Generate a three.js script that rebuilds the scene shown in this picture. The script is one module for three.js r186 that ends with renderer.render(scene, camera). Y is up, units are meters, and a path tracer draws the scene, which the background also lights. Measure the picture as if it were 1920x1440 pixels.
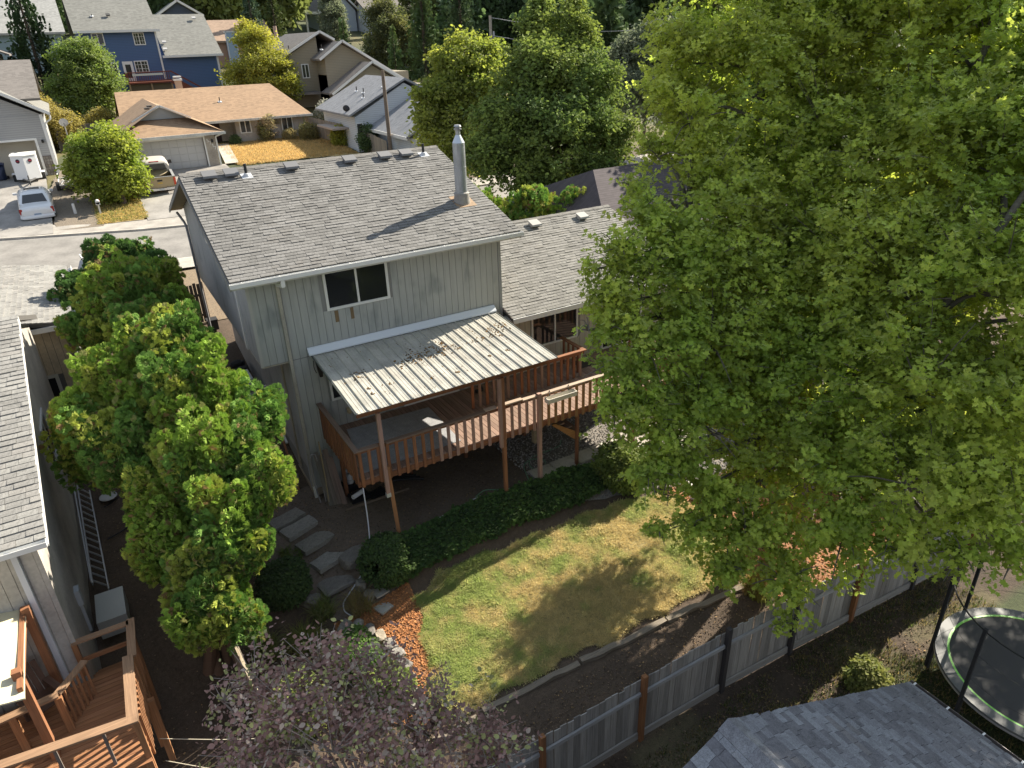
import * as THREE from 'three';
import { mergeGeometries } from 'three/addons/utils/BufferGeometryUtils.js';
import { FontLoader } from 'three/addons/loaders/FontLoader.js';
import { TextGeometry } from 'three/addons/geometries/TextGeometry.js';

// ---------------------------------------------------------------- camera, sky, sun, exposure
const scene = new THREE.Scene();
const camera = new THREE.PerspectiveCamera(57.56, 4 / 3, 0.1, 3000);
const CAM = new THREE.Vector3(-2.093, 12.301, 18.189);
camera.position.copy(CAM);
camera.quaternion.setFromRotationMatrix(new THREE.Matrix4().makeBasis(
  new THREE.Vector3(0.856415, -0.030460, 0.515389), new THREE.Vector3(0.253297, 0.894649, -0.368026), new THREE.Vector3(-0.449882, 0.445729, 0.773907)));
const SUN = new THREE.Vector3(0.779, 0.577, -0.245).normalize();
// clear, slightly hazy summer sky: paler towards the horizon, a soft brightening round the sun
{
  const W = 256, Hh = 128, d = new Float32Array(W * Hh * 4);
  for (let y = 0; y < Hh; y++) for (let x = 0; x < W; x++) {
    const e = ((y + 0.5) / Hh - 0.5) * Math.PI, a = ((x + 0.5) / W - 0.5) * 2 * Math.PI, dir = new THREE.Vector3(Math.cos(e) * Math.cos(a), Math.sin(e), Math.cos(e) * Math.sin(a));
    const t = Math.pow(Math.max(0, dir.y), 0.55), g = Math.pow(Math.max(0, dir.dot(SUN)), 9) * 0.9, i = (y * W + x) * 4, k = 0.35;
    const c = dir.y > 0 ? [0.92 - 0.46 * t + g, 0.94 - 0.35 * t + g * 0.95, 0.96 - 0.16 * t + g * 0.85] : [0.3, 0.27, 0.22];
    d[i] = c[0] * k; d[i + 1] = c[1] * k; d[i + 2] = c[2] * k; d[i + 3] = 1;
  }
  const t = new THREE.DataTexture(d, W, Hh, THREE.RGBAFormat, THREE.FloatType); t.mapping = THREE.EquirectangularReflectionMapping; t.magFilter = t.minFilter = THREE.LinearFilter; t.needsUpdate = true;
  scene.background = t; scene.environment = t;
}
const sun = new THREE.DirectionalLight(new THREE.Color(1, 0.91, 0.76), 5.0);
sun.position.copy(SUN).multiplyScalar(120); sun.castShadow = true; sun.shadow.radius = 1;
sun.shadow.mapSize.set(4096, 4096);
Object.assign(sun.shadow.camera, { left: -90, right: 90, top: 90, bottom: -90, near: 1, far: 400 });
scene.add(sun, sun.target);
const renderer = new THREE.WebGLRenderer({ antialias: true });
renderer.toneMapping = THREE.LinearToneMapping;
renderer.toneMappingExposure = 2.45;
renderer.shadowMap.enabled = true;

// ---------------------------------------------------------------- helpers
function rng(seed) { let a = seed >>> 0; return () => { a = (a + 0x6D2B79F5) | 0; let t = Math.imul(a ^ (a >>> 15), 1 | a); t = (t + Math.imul(t ^ (t >>> 7), 61 | t)) ^ t; return ((t ^ (t >>> 14)) >>> 0) / 4294967296; }; }
let R = rng(7);
const rr = (a, b) => a + (b - a) * R();
const pick = (a) => a[Math.floor(R() * a.length)];
const V3 = (x, y, z) => new THREE.Vector3(x, y, z);
const col = (r, g, b) => new THREE.Color().setRGB(r, g, b);
const lerp = (a, b, t) => a + (b - a) * t;
const clamp = (x, a, b) => Math.min(b, Math.max(a, x));
const sst = (a, b, x) => { const t = clamp((x - a) / (b - a), 0, 1); return t * t * (3 - 2 * t); };
function hash3(x, y, z) { let h = (Math.imul(x, 374761393) + Math.imul(y, 668265263) + Math.imul(z, 2147483647)) | 0; h = Math.imul(h ^ (h >>> 13), 1274126177); h ^= h >>> 16; return (h >>> 0) / 4294967296; }
function noise3(x, y, z) {
  const X = Math.floor(x), Y = Math.floor(y), Z = Math.floor(z); const f = (t) => t * t * (3 - 2 * t);
  const u = f(x - X), v = f(y - Y), w = f(z - Z);
  const L = (i, j, k) => hash3(X + i, Y + j, Z + k);
  return lerp(lerp(lerp(L(0, 0, 0), L(1, 0, 0), u), lerp(L(0, 1, 0), L(1, 1, 0), u), v), lerp(lerp(L(0, 0, 1), L(1, 0, 1), u), lerp(L(0, 1, 1), L(1, 1, 1), u), v), w);
}
const fbm = (x, y, z, o = 3) => { let s = 0, a = 0.5, t = 0; for (let i = 0; i < o; i++) { s += a * noise3(x, y, z); t += a; a /= 2; x *= 2.03; y *= 2.03; z *= 2.03; } return s / t; };
// tiling noise for textures
function tnoise(u, v, p, q, seed) { const X = Math.floor(u * p), Y = Math.floor(v * q), fu = u * p - X, fv = v * q - Y; const f = (t) => t * t * (3 - 2 * t); const L = (i, j) => hash3((X + i) % p, (Y + j) % q, seed); return lerp(lerp(L(0, 0), L(1, 0), f(fu)), lerp(L(0, 1), L(1, 1), f(fu)), f(fv)); }
const tfbm = (u, v, p, q, o, seed) => { let s = 0, a = 0.5, t = 0; for (let i = 0; i < o; i++) { s += a * tnoise(u, v, p, q, seed + i); t += a; a *= 0.55; p *= 2; q *= 2; } return s / t; };
function tex(size, fn, rep, srgb = true) {
  const d = new Uint8Array(size * size * 4);
  for (let y = 0; y < size; y++) for (let x = 0; x < size; x++) { const c = fn(x / size, y / size), i = (y * size + x) * 4; for (let k = 0; k < 3; k++) { const v = clamp(c[k] ?? c[0], 0, 1); d[i + k] = 255 * (srgb ? Math.pow(v, 1 / 2.2) : v); } d[i + 3] = 255; }
  const t = new THREE.DataTexture(d, size, size); t.magFilter = THREE.LinearFilter; t.minFilter = THREE.LinearMipmapLinearFilter; t.generateMipmaps = true;
  t.wrapS = t.wrapT = THREE.RepeatWrapping; t.repeat.set(rep[0], rep[1]); if (srgb) t.colorSpace = THREE.SRGBColorSpace; t.needsUpdate = true; return t;
}
const g3 = (v) => [v, v, v];
const T = {
  mottle: tex(512, (u, v) => g3(0.72 + 0.55 * (tfbm(u, v, 5, 5, 5, 11) - 0.5) + 0.24 * tfbm(u, v, 64, 64, 2, 5)), [1 / 3.1, 1 / 3.1]),
  grain: tex(512, (u, v) => { const s = tfbm(u, v, 3, 90, 3, 21), k = tfbm(u, v, 6, 12, 3, 9); return g3(0.5 + 0.62 * s + 0.3 * (k - 0.5)); }, [1 / 1.7, 1 / 0.6]),
  speck: tex(512, (u, v) => { const a = tnoise(u, v, 256, 256, 3), b = tfbm(u, v, 40, 40, 3, 8), c = tfbm(u, v, 4, 4, 3, 12); return g3(0.38 + 0.45 * a + 0.4 * b + 0.4 * (c - 0.45)); }, [1 / 2.3, 1 / 2.3]),
  gravel: tex(512, (u, v) => { const a = tnoise(u, v, 110, 110, 31), b = tnoise(u, v, 220, 220, 33); const k = 0.3 + 0.5 * a + 0.25 * (b - 0.5); const w = tnoise(u, v, 110, 110, 35); return [k * (0.9 + 0.2 * w), k * 0.95, k * (1.02 - 0.2 * w)]; }, [1 / 2.2, 1 / 2.2]),
  stain: tex(512, (u, v) => { const a = tfbm(u, v, 14, 3, 4, 51), b = tfbm(u, v, 6, 5, 3, 57), c = tfbm(u, v, 90, 6, 2, 53); const m = sst(0.5, 0.78, a * 0.55 + b * 0.5); return [0.95 - 0.4 * m - 0.16 * (c - 0.5), 0.95 - 0.36 * m - 0.16 * (c - 0.5), 0.95 - 0.35 * m - 0.16 * (c - 0.5)]; }, [1 / 4.7, 1 / 3.3]),
  lap: tex(256, (u, v) => { const k = (v * 8) % 1; return g3(k < 0.1 ? 0.55 : 0.86 + 0.08 * tfbm(u, v, 8, 64, 2, 71)); }, [1 / 1.3, 1 / 1.2]),
  lapB: tex(256, (u, v) => g3((v * 8) % 1), [1 / 1.3, 1 / 1.2], false),
  farShingle: tex(512, (u, v) => { const row = Math.floor(v * 24), k = (v * 24) % 1, off = hash3(row, 3, 9); const cx = Math.floor((u + off) * 18); const tone = 0.72 + 0.26 * hash3(cx % 18, row, 5) + 0.16 * (tfbm(u, v, 3, 3, 3, 77) - 0.5); return g3(tone * (k < 0.16 ? 0.66 : 1) * (0.9 + 0.2 * tnoise(u, v, 200, 200, 4))); }, [1 / 4.8, 1 / 3.6]),
};
function mat(c, o = {}) {
  const { map, rep, bump, ...rest } = o;
  const m = new THREE.MeshStandardMaterial({ color: Array.isArray(c) ? col(...c) : new THREE.Color(c), roughness: 0.85, ...rest });
  if (map) { let t = T[map]; if (rep) { t = t.clone(); t.repeat.set(rep[0], rep[1]); t.needsUpdate = true; } m.map = t; if (bump) { m.bumpMap = t; m.bumpScale = bump; } }
  return m;
}
const used = {};
const numbered = (n) => { const k = (used[n] = (used[n] ?? -1) + 1); return k ? n + '_' + String(k).padStart(3, '0') : n; };
const labels = {};
function thing(name, label, category, p = [0, 0, 0], turn = 0, group) {
  const o = new THREE.Group(); o.name = numbered(name); o.position.set(...p); o.rotation.y = turn;
  o.userData = { label, category }; if (group) o.userData.group = group; scene.add(o);
  if (labels[label] !== undefined && labels[label] !== group) console.log('label twice: ' + label); labels[label] = group ?? null;
  return o;
}
// uv in metres from the dominant side of each face; the long side of the piece runs along u when "long" is set
function uvM(g, long) {
  g.computeBoundingBox(); const s = g.boundingBox.getSize(V3(0, 0, 0)); const P = g.attributes.position, N = g.attributes.normal, uv = new Float32Array(P.count * 2);
  const big = s.x >= s.y && s.x >= s.z ? 0 : s.y >= s.z ? 1 : 2; const ou = R() * 3, ov = R() * 3;
  for (let i = 0; i < P.count; i++) {
    const p = [P.getX(i), P.getY(i), P.getZ(i)], n = [Math.abs(N.getX(i)), Math.abs(N.getY(i)), Math.abs(N.getZ(i))];
    const d = n[0] > n[1] && n[0] > n[2] ? 0 : n[1] >= n[2] ? 1 : 2;
    let a = d === 0 ? 2 : 0, b = d === 1 ? 2 : 1;
    if (long && b === big) { const t = a; a = b; b = t; }
    uv[2 * i] = p[a] + (long ? ou : 0); uv[2 * i + 1] = p[b] + (long ? ov : 0);
  }
  g.setAttribute('uv', new THREE.BufferAttribute(uv, 2)); return g;
}
const flat = (g) => { const n = g.index ? g.toNonIndexed() : g; for (const k of Object.keys(n.attributes)) if (!['position', 'normal', 'color'].includes(k)) n.deleteAttribute(k); if (!n.attributes.normal) n.computeVertexNormals(); n.morphAttributes = {}; return n; };
function obj(name, gs, m, parent = scene, long = false) {
  const list = (Array.isArray(gs) ? gs : [gs]).map(flat); const g = list.length > 1 ? mergeGeometries(list) : list[0];
  uvM(g, long); const o = new THREE.Mesh(g, m); o.castShadow = o.receiveShadow = true; o.name = parent === scene ? numbered(name) : name; parent.add(o); return o;
}
const struct = (name, gs, m) => { const o = obj(name, gs, m); o.userData.kind = 'structure'; return o; };
const stuff = (o) => { o.userData.kind = 'stuff'; return o; };
const tag = (o, label, category, group) => { Object.assign(o.userData, { label, category }); if (group) o.userData.group = group; return o; };
const bx = (x0, x1, y0, y1, z0, z1) => new THREE.BoxGeometry(x1 - x0, y1 - y0, z1 - z0).translate((x0 + x1) / 2, (y0 + y1) / 2, (z0 + z1) / 2);
const cyl = (r0, r1, y0, y1, x = 0, z = 0, n = 14) => new THREE.CylinderGeometry(r1, r0, y1 - y0, n).translate(x, (y0 + y1) / 2, z);
// a bar with a rectangular section between two points
function bar(a, b, w, h, up = V3(0, 1, 0)) {
  const A = a.isVector3 ? a : V3(...a), B = b.isVector3 ? b : V3(...b), d = B.clone().sub(A), L = d.length(); d.normalize();
  let u = up.clone().addScaledVector(d, -up.dot(d)); if (u.lengthSq() < 1e-6) u = V3(1, 0, 0).addScaledVector(d, -d.x); u.normalize();
  const s = V3(0, 0, 0).crossVectors(u, d);
  return new THREE.BoxGeometry(w, h, L).applyMatrix4(new THREE.Matrix4().makeBasis(s, u, d).setPosition(A.add(B).multiplyScalar(0.5)));
}
function tube(pts, r, seg = 40, n = 7, closed = false) { return new THREE.TubeGeometry(new THREE.CatmullRomCurve3(pts.map((p) => V3(...p)), closed, 'catmullrom', 0.4), seg, r, n, closed); }
// outline in the plane of two axes, pulled along the third: ax 'x' -> outline is (z, y); ax 'z' -> (x, y); ax 'y' -> (x, z)
function prism(pts, ax, a, b) {
  const S = pts.map((p) => new THREE.Vector2(p[0], p[1])); const tri = THREE.ShapeUtils.triangulateShape(S, []); const out = [];
  const P = (i, k) => (ax === 'x' ? [k, pts[i][1], pts[i][0]] : ax === 'z' ? [pts[i][0], pts[i][1], k] : [pts[i][0], k, pts[i][1]]);
  let area = 0; for (let i = 0; i < pts.length; i++) { const p = pts[i], q = pts[(i + 1) % pts.length]; area += p[0] * q[1] - q[0] * p[1]; }
  const flip = (area > 0) === (ax !== 'z');
  const put = (p, q, r) => (flip ? out.push(...p, ...r, ...q) : out.push(...p, ...q, ...r));
  for (const t of tri) { const s = area > 0 ? t : [t[0], t[1], t[2]]; put(P(s[0], b), P(s[1], b), P(s[2], b)); put(P(s[0], a), P(s[2], a), P(s[1], a)); }
  for (let i = 0; i < pts.length; i++) { const j = (i + 1) % pts.length; put(P(i, a), P(j, a), P(j, b)); put(P(i, a), P(j, b), P(i, b)); }
  const g = new THREE.BufferGeometry(); g.setAttribute('position', new THREE.Float32BufferAttribute(out, 3)); g.computeVertexNormals(); return g;
}
function polyGeo(verts, faces) { const out = []; for (const f of faces) for (let i = 1; i + 1 < f.length; i++) out.push(...verts[f[0]], ...verts[f[i]], ...verts[f[i + 1]]); const g = new THREE.BufferGeometry(); g.setAttribute('position', new THREE.Float32BufferAttribute(out, 3)); g.computeVertexNormals(); return g; }
function roughen(g, amp, f, seed = 0) { const P = g.attributes.position; for (let i = 0; i < P.count; i++) { const x = P.getX(i), y = P.getY(i), z = P.getZ(i); P.setXYZ(i, x + amp * (noise3(x * f + seed, y * f, z * f) - 0.5) * 2, y + amp * (noise3(x * f, y * f + 31 + seed, z * f) - 0.5) * 2, z + amp * (noise3(x * f, y * f, z * f + 57 + seed) - 0.5) * 2); } g.computeVertexNormals(); return g; }
function stone(sx, sy, sz, seed, det = 2) { const g = new THREE.IcosahedronGeometry(0.5, det); const P = g.attributes.position; for (let i = 0; i < P.count; i++) { let x = P.getX(i), y = P.getY(i), z = P.getZ(i); const q = 0.36; x = Math.sign(x) * Math.min(Math.abs(x), q) * 1.25; y = Math.sign(y) * Math.min(Math.abs(y), q) * 1.25; z = Math.sign(z) * Math.min(Math.abs(z), q) * 1.25; P.setXYZ(i, x, y, z); } g.scale(sx, sy, sz); return roughen(g, 0.12 * Math.min(sx, sy, sz), 3.1 / Math.max(sx, sz), seed); }

// ---------------------------------------------------------------- the lie of the land
const ZK = [[0, 0], [-10, 1.7], [-18, 2.6], [-31, 2.8], [-35, 3.1], [-42, 4], [-52, 4.5], [-70, 7], [-110, 11], [-180, 20], [-320, 45], [-900, 60]];
const lawnY = (x) => clamp(-0.55 - 0.0875 * (8 - x), -1.25, -0.3);
function H(x, z) {
  if (z <= 0) { for (let i = 0; i + 1 < ZK.length; i++) if (z >= ZK[i + 1][0]) { const [a, ya] = ZK[i], [b, yb] = ZK[i + 1]; return ya + (yb - ya) * (a - z) / (a - b); } return 60; }
  const k = clamp((x - 1) / 2, 0, 1); return lawnY(x) * sst(1 + k * 2.3, 5 - 0.3 * k, z);
}
function grid(xs, zs, off, colour) {
  const pos = [], c = [], id = []; for (const z of zs) for (const x of xs) { pos.push(x, H(x, z) + off, z); c.push(...colour(x, z)); }
  const n = xs.length; for (let j = 0; j + 1 < zs.length; j++) for (let i = 0; i + 1 < n; i++) { const a = j * n + i; id.push(a, a + n, a + 1, a + 1, a + n, a + n + 1); }
  const g = new THREE.BufferGeometry(); g.setAttribute('position', new THREE.Float32BufferAttribute(pos, 3)); g.setAttribute('color', new THREE.Float32BufferAttribute(c, 3)); g.setIndex(id); g.computeVertexNormals(); return g;
}
const span = (...parts) => { const s = new Set(); for (const [a, b, d] of parts) for (let i = 0; i <= Math.round((b - a) / d); i++) s.add(+(a + i * d).toFixed(3)); return [...s].sort((p, q) => p - q); };
// a sheet that follows the ground inside an outline [x, z]
function sheet(poly, off, cell = 1) {
  const out = []; const xs = poly.map((p) => p[0]), zs = poly.map((p) => p[1]);
  const cut = (pg, k, v, keep) => { const o = []; for (let i = 0; i < pg.length; i++) { const p = pg[i], q = pg[(i + 1) % pg.length], a = keep * (p[k] - v) >= 0, b = keep * (q[k] - v) >= 0; if (a) o.push(p); if (a !== b) { const t = (v - p[k]) / (q[k] - p[k]); o.push([lerp(p[0], q[0], t), lerp(p[1], q[1], t)]); } } return o; };
  const z0 = Math.floor(Math.min(...zs) / cell) * cell, x0 = Math.floor(Math.min(...xs) / cell) * cell;
  for (let z = z0; z < Math.max(...zs); z += cell) {
    const row = cut(cut(poly, 1, z, 1), 1, z + cell, -1); if (row.length < 3) continue;
    for (let x = x0; x < Math.max(...xs); x += cell) {
      const c = cut(cut(row, 0, x, 1), 0, x + cell, -1); if (c.length < 3) continue;
      const S = c.map((p) => new THREE.Vector2(...p)); if (Math.abs(THREE.ShapeUtils.area(S)) < 1e-6) continue;
      if (THREE.ShapeUtils.area(S) > 0) { S.reverse(); c.reverse(); }
      for (const t of THREE.ShapeUtils.triangulateShape(S, [])) { const q = t.map((i) => c[i]); const ar = (q[1][0] - q[0][0]) * (q[2][1] - q[0][1]) - (q[2][0] - q[0][0]) * (q[1][1] - q[0][1]); if (ar > 0) q.reverse(); for (const p of q) out.push(p[0], H(...p) + off, p[1]); }
    }
  }
  const g = new THREE.BufferGeometry(); g.setAttribute('position', new THREE.Float32BufferAttribute(out, 3)); g.computeVertexNormals(); return g;
}
// wander an outline so that it looks grown rather than cut
function wander(poly, amp, step = 0.35, seed = 1) { const o = []; for (let i = 0; i < poly.length; i++) { const p = poly[i], q = poly[(i + 1) % poly.length], L = Math.hypot(q[0] - p[0], q[1] - p[1]), n = Math.max(1, Math.round(L / step)); for (let k = 0; k < n; k++) { const x = lerp(p[0], q[0], k / n), z = lerp(p[1], q[1], k / n); o.push([x + amp * (fbm(x * 1.7, z * 1.7, seed) - 0.5) * 2, z + amp * (fbm(x * 1.7, z * 1.7, seed + 9) - 0.5) * 2]); } } return o; }
const inside = (x, z, poly) => { let c = false; for (let i = 0, j = poly.length - 1; i < poly.length; j = i++) { const [a, b] = poly[i], [d, e] = poly[j]; if ((b > z) !== (e > z) && x < (d - a) * (z - b) / (e - b) + a) c = !c; } return c; };
function scatter(name, geo, m, parent, items) { // items: [position, quaternion, scale(number|Vector3), Color]
  const o = new THREE.InstancedMesh(geo, m, items.length); const M = new THREE.Matrix4(), S = V3(1, 1, 1);
  items.forEach(([p, q, s, c], i) => { if (s.isVector3) S.copy(s); else S.setScalar(s); o.setMatrixAt(i, M.compose(p, q, S)); if (c) o.setColorAt(i, c); });
  o.castShadow = o.receiveShadow = true; o.name = parent === scene ? numbered(name) : name; o.userData.kind = 'stuff'; parent.add(o); return o;
}
const Q = (x, y, z) => new THREE.Quaternion().setFromEuler(new THREE.Euler(x, y, z));
// ---------------------------------------------------------------- leaves, crowns, trees
const leafMat = (c, o = {}) => new THREE.MeshPhysicalMaterial({ color: Array.isArray(c) ? col(...c) : c, roughness: 1, transmission: o.t ?? 0.35, thickness: 0, side: THREE.DoubleSide, specularIntensity: o.spec ?? 0.5 });
const WHITE = leafMat([1, 1, 1], { t: 0.55 });
const WAXY = leafMat([1, 1, 1], { t: 0.35, rough: 0.8 });
const SCALY = leafMat([1, 1, 1], { t: 0.28, rough: 0.9 });
const bark = mat([0.16, 0.12, 0.09], { map: 'grain', bump: 0.012, rep: [0.8, 3] });
const barkGrey = mat([0.2, 0.18, 0.155], { map: 'grain', bump: 0.01, rep: [0.8, 3] });
const barkRed = mat([0.22, 0.13, 0.08], { map: 'grain', bump: 0.012, rep: [0.8, 4] });
// outlines (right half from base to tip) of single leaves
const SHAPES = {
  oval: [[0.22, 0.18], [0.34, 0.42], [0.22, 0.75]],
  maple: [[0.48, 0.1], [0.28, 0.3], [0.6, 0.56], [0.2, 0.66]],
  slim: [[0.1, 0.25], [0.1, 0.6]],
};
function leafVerts(kind, size, M, out) { // folded along the midrib
  const half = SHAPES[kind], base = V3(0, 0, 0), tip = V3(0, 0.02, 1);
  for (const s of [-1, 1]) { const e = [base, ...half.map(([a, b]) => V3(s * a, 0.16 * Math.abs(a), b)), tip]; const mid = V3(0, 0, 0.45); for (let i = 0; i + 1 < e.length; i++) { const t = s > 0 ? [mid, e[i + 1], e[i]] : [mid, e[i], e[i + 1]]; for (const p of t) { const q = p.clone().multiplyScalar(size).applyMatrix4(M); out.push(q.x, q.y, q.z); } } }
}
function cluster(kind, n, spread, size, seed, flatness = 0.5) {
  const r = rng(seed), out = [];
  for (let i = 0; i < n; i++) {
    const a = r() * 6.283, d = Math.sqrt(r()) * spread, p = V3(Math.cos(a) * d, (r() - 0.5) * spread * flatness * 2, Math.sin(a) * d);
    const q = new THREE.Quaternion().setFromEuler(new THREE.Euler((r() - 0.35) * 1.5, Math.atan2(p.x, p.z) + (r() - 0.5) * 1.6, (r() - 0.5) * 1.3));
    const s = size * (0.7 + 0.6 * r()); leafVerts(kind, s, new THREE.Matrix4().compose(p, q, V3(1, 1, 1)), out);
  }
  const g = new THREE.BufferGeometry(); g.setAttribute('position', new THREE.Float32BufferAttribute(out, 3)); g.computeVertexNormals(); return g;
}
// flat fan of scaly fingers, the spray of an arborvitae; grows along +y
function fan(n, len, seed) {
  const r = rng(seed), out = [];
  const strip = (p, d, s, w) => { const q = p.clone().addScaledVector(d, s), sd = V3(d.y, -d.x, 0).normalize().multiplyScalar(w), m = p.clone().lerp(q, 0.55); m.z += 0.02 * (r() - 0.5); const a = m.clone().add(sd), b = m.clone().sub(sd); for (const t of [p, a, q, p, q, b]) out.push(t.x, t.y, t.z); };
  for (let i = 0; i < n; i++) { const a = (i / (n - 1) - 0.5) * 1.9 + (r() - 0.5) * 0.3, L = len * (0.65 + 0.5 * r()) * (1 - 0.25 * Math.abs(a)); const d = V3(Math.sin(a), Math.cos(a), (r() - 0.5) * 0.5).normalize(); strip(V3(0, 0, 0), d, L, len * 0.13); const m = d.clone().multiplyScalar(L * 0.5); strip(m, d.clone().applyAxisAngle(V3(0, 0, 1), 0.6), L * 0.5, len * 0.1); strip(m, d.clone().applyAxisAngle(V3(0, 0, 1), -0.6), L * 0.5, len * 0.1); }
  const g = new THREE.BufferGeometry(); g.setAttribute('position', new THREE.Float32BufferAttribute(out, 3)); g.computeVertexNormals(); return g;
}
const CL = {
  maple: cluster('maple', 6, 0.13, 0.1, 1), mapleB: cluster('maple', 7, 0.16, 0.115, 5),
  mid: cluster('oval', 8, 0.28, 0.16, 2), far: cluster('oval', 8, 0.5, 0.27, 3), small: cluster('oval', 9, 0.12, 0.075, 4), plum: cluster('oval', 5, 0.11, 0.07, 6),
  ivy: cluster('maple', 6, 0.1, 0.085, 8, 0.25), fan: fan(6, 0.125, 9), fanFar: fan(7, 0.42, 10), needle: fan(9, 0.6, 12),
};
// fills blobs [x, y, z, r] with clusters, thick near their skin, torn by noise
function crown(parent, blobs, n, geo, m, tone, o = {}) {
  const items = [], w = blobs.map((b) => Math.pow(b[3], o.pow ?? 2)), tot = w.reduce((a, b) => a + b, 0), sy = o.sy ?? 1; let tries = 0;
  while (items.length < n && tries++ < n * 12) {
    let t = R() * tot, k = 0; while (k < blobs.length - 1 && (t -= w[k]) > 0) k++;
    const b = blobs[k], d = V3(R() * 2 - 1, R() * 2 - 1, R() * 2 - 1); if (d.lengthSq() > 1 || d.lengthSq() < 0.01) continue; d.normalize();
    const f = 1 - (o.depth ?? 0.5) * Math.pow(R(), 1.6) + 0.12 * (R() - 0.5); const p = V3(b[0] + d.x * b[3] * f, b[1] + d.y * b[3] * f * sy, b[2] + d.z * b[3] * f);
    const lump = 0.22 * b[3] * (fbm(p.x * 1.1, p.y * 1.1, p.z * 1.1, 2) - 0.5) * 2; p.addScaledVector(d, lump);
    let deep = false; for (const c of blobs) if (c !== b && Math.hypot(p.x - c[0], (p.y - c[1]) / sy, p.z - c[2]) < c[3] * (o.core ?? 0.55)) { deep = true; break; } if (deep) continue;
    const tear = fbm(p.x * (o.tear ?? 1.3) + 5, p.y * (o.tear ?? 1.3), p.z * (o.tear ?? 1.3), 2); if (tear < (o.gap ?? 0.36)) continue;
    if (p.y < H(p.x, p.z) + 0.1) continue;
    const up = d.clone().multiplyScalar(o.out ?? 0.6).add(V3(0, o.lift ?? 0.7, 0)).add(V3(R() - 0.5, R() - 0.5, R() - 0.5).multiplyScalar(o.wild ?? 1.1)).normalize();
    const q = new THREE.Quaternion().setFromUnitVectors(V3(0, 1, 0), up).multiply(new THREE.Quaternion().setFromAxisAngle(V3(0, 1, 0), R() * 6.283));
    items.push([p, q, (o.size ?? 1) * rr(0.75, 1.3), tone(p, b)]);
  }
  return scatter('crown', geo, m, parent, items);
}
// leaves carried on twigs that leave the blobs' hearts and stick out of their skin
function twigCrown(parent, blobs, nTw, geo, m, tone, o = {}) {
  const items = [], tw = [], w = blobs.map((b) => Math.pow(b[3], o.pow ?? 2)), tot = w.reduce((a, b) => a + b, 0); let made = 0, tries = 0;
  while (made < nTw && tries++ < nTw * 8) {
    let t = R() * tot, k = 0; while (k < blobs.length - 1 && (t -= w[k]) > 0) k++; const b = blobs[k], d = V3(R() * 2 - 1, R() * 2 - 1, R() * 2 - 1).normalize(); if (d.y < -0.3 && R() < 0.5) d.y *= -1;
    const c = V3(b[0], b[1], b[2]), reach = b[3] * rr(0.6, o.reach ?? 1.22), end = c.clone().addScaledVector(d, reach); let deep = false; for (const e of blobs) if (e !== b && Math.hypot(end.x - e[0], end.y - e[1], end.z - e[2]) < e[3] * (o.core ?? 0.45)) { deep = true; break; } if (deep || end.y < H(end.x, end.z) + 0.2) continue;
    if (b[3] > 0.6 && fbm(end.x * (o.tear ?? 0.9), end.y * (o.tear ?? 0.9), end.z * (o.tear ?? 0.9), 2) < (o.gap ?? 0.4)) continue; made++;
    const L = Math.min(reach * 0.75, rr(0.5, 1.1) * (o.len ?? 1)), st = c.clone().addScaledVector(d, reach - L), side = V3(R() - 0.5, R() - 0.3, R() - 0.5).multiplyScalar(0.5 * L), sag = V3(0, -(o.sag ?? 0.12) * L, 0); tw.push([st, st.clone().lerp(end, 0.55).addScaledVector(side, 0.3), end.clone().add(side).add(sag)]);
    const n = Math.max(3, Math.round(L / (o.gapAlong ?? 0.115))); for (let i = 0; i < n; i++) { const u = (i + R()) / n, p = st.clone().lerp(end, u).addScaledVector(side, u * u).addScaledVector(sag, u * u).add(V3(rr(-1, 1), rr(-0.7, 0.7), rr(-1, 1)).multiplyScalar((o.fuzz ?? 0.11) * (1.2 - 0.6 * u))); const up = V3(0, o.lift ?? 0.8, 0).addScaledVector(d, 0.35).add(V3(R() - 0.5, R() - 0.5, R() - 0.5).multiplyScalar(o.wild ?? 1.2)).normalize(); const q = new THREE.Quaternion().setFromUnitVectors(V3(0, 1, 0), up).multiply(new THREE.Quaternion().setFromAxisAngle(V3(0, 1, 0), R() * 6.283)); items.push([p, q, (o.size ?? 1) * rr(0.7, 1.25), tone(p)]); }
  } const cr = scatter('crown', geo, m, parent, items); return [cr, tw];
}
const mixTone = (a, b, f = 0.6, seed = 0, v = 0.25) => (p) => { const t = clamp(fbm(p.x * f + seed, p.y * f, p.z * f, 2) * 1.6 - 0.3 + (R() - 0.5) * 0.5, 0, 1), k = 1 + (R() - 0.5) * 2 * v; return col(lerp(a[0], b[0], t) * k, lerp(a[1], b[1], t) * k, lerp(a[2], b[2], t) * k); };
function limb(pts, r0, r1, n = 8) { const c = new THREE.CatmullRomCurve3(pts.map((p) => (p.isVector3 ? p : V3(...p)))), seg = Math.max(6, pts.length * 4), g = new THREE.TubeGeometry(c, seg, 1, n, false), P = g.attributes.position; for (let i = 0; i <= seg; i++) { const q = c.getPointAt(i / seg), r = lerp(r0, r1, i / seg); for (let j = 0; j <= n; j++) { const k = i * (n + 1) + j; P.setXYZ(k, q.x + (P.getX(k) - q.x) * r, q.y + (P.getY(k) - q.y) * r, q.z + (P.getZ(k) - q.z) * r); } } g.computeVertexNormals(); return g; }
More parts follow.
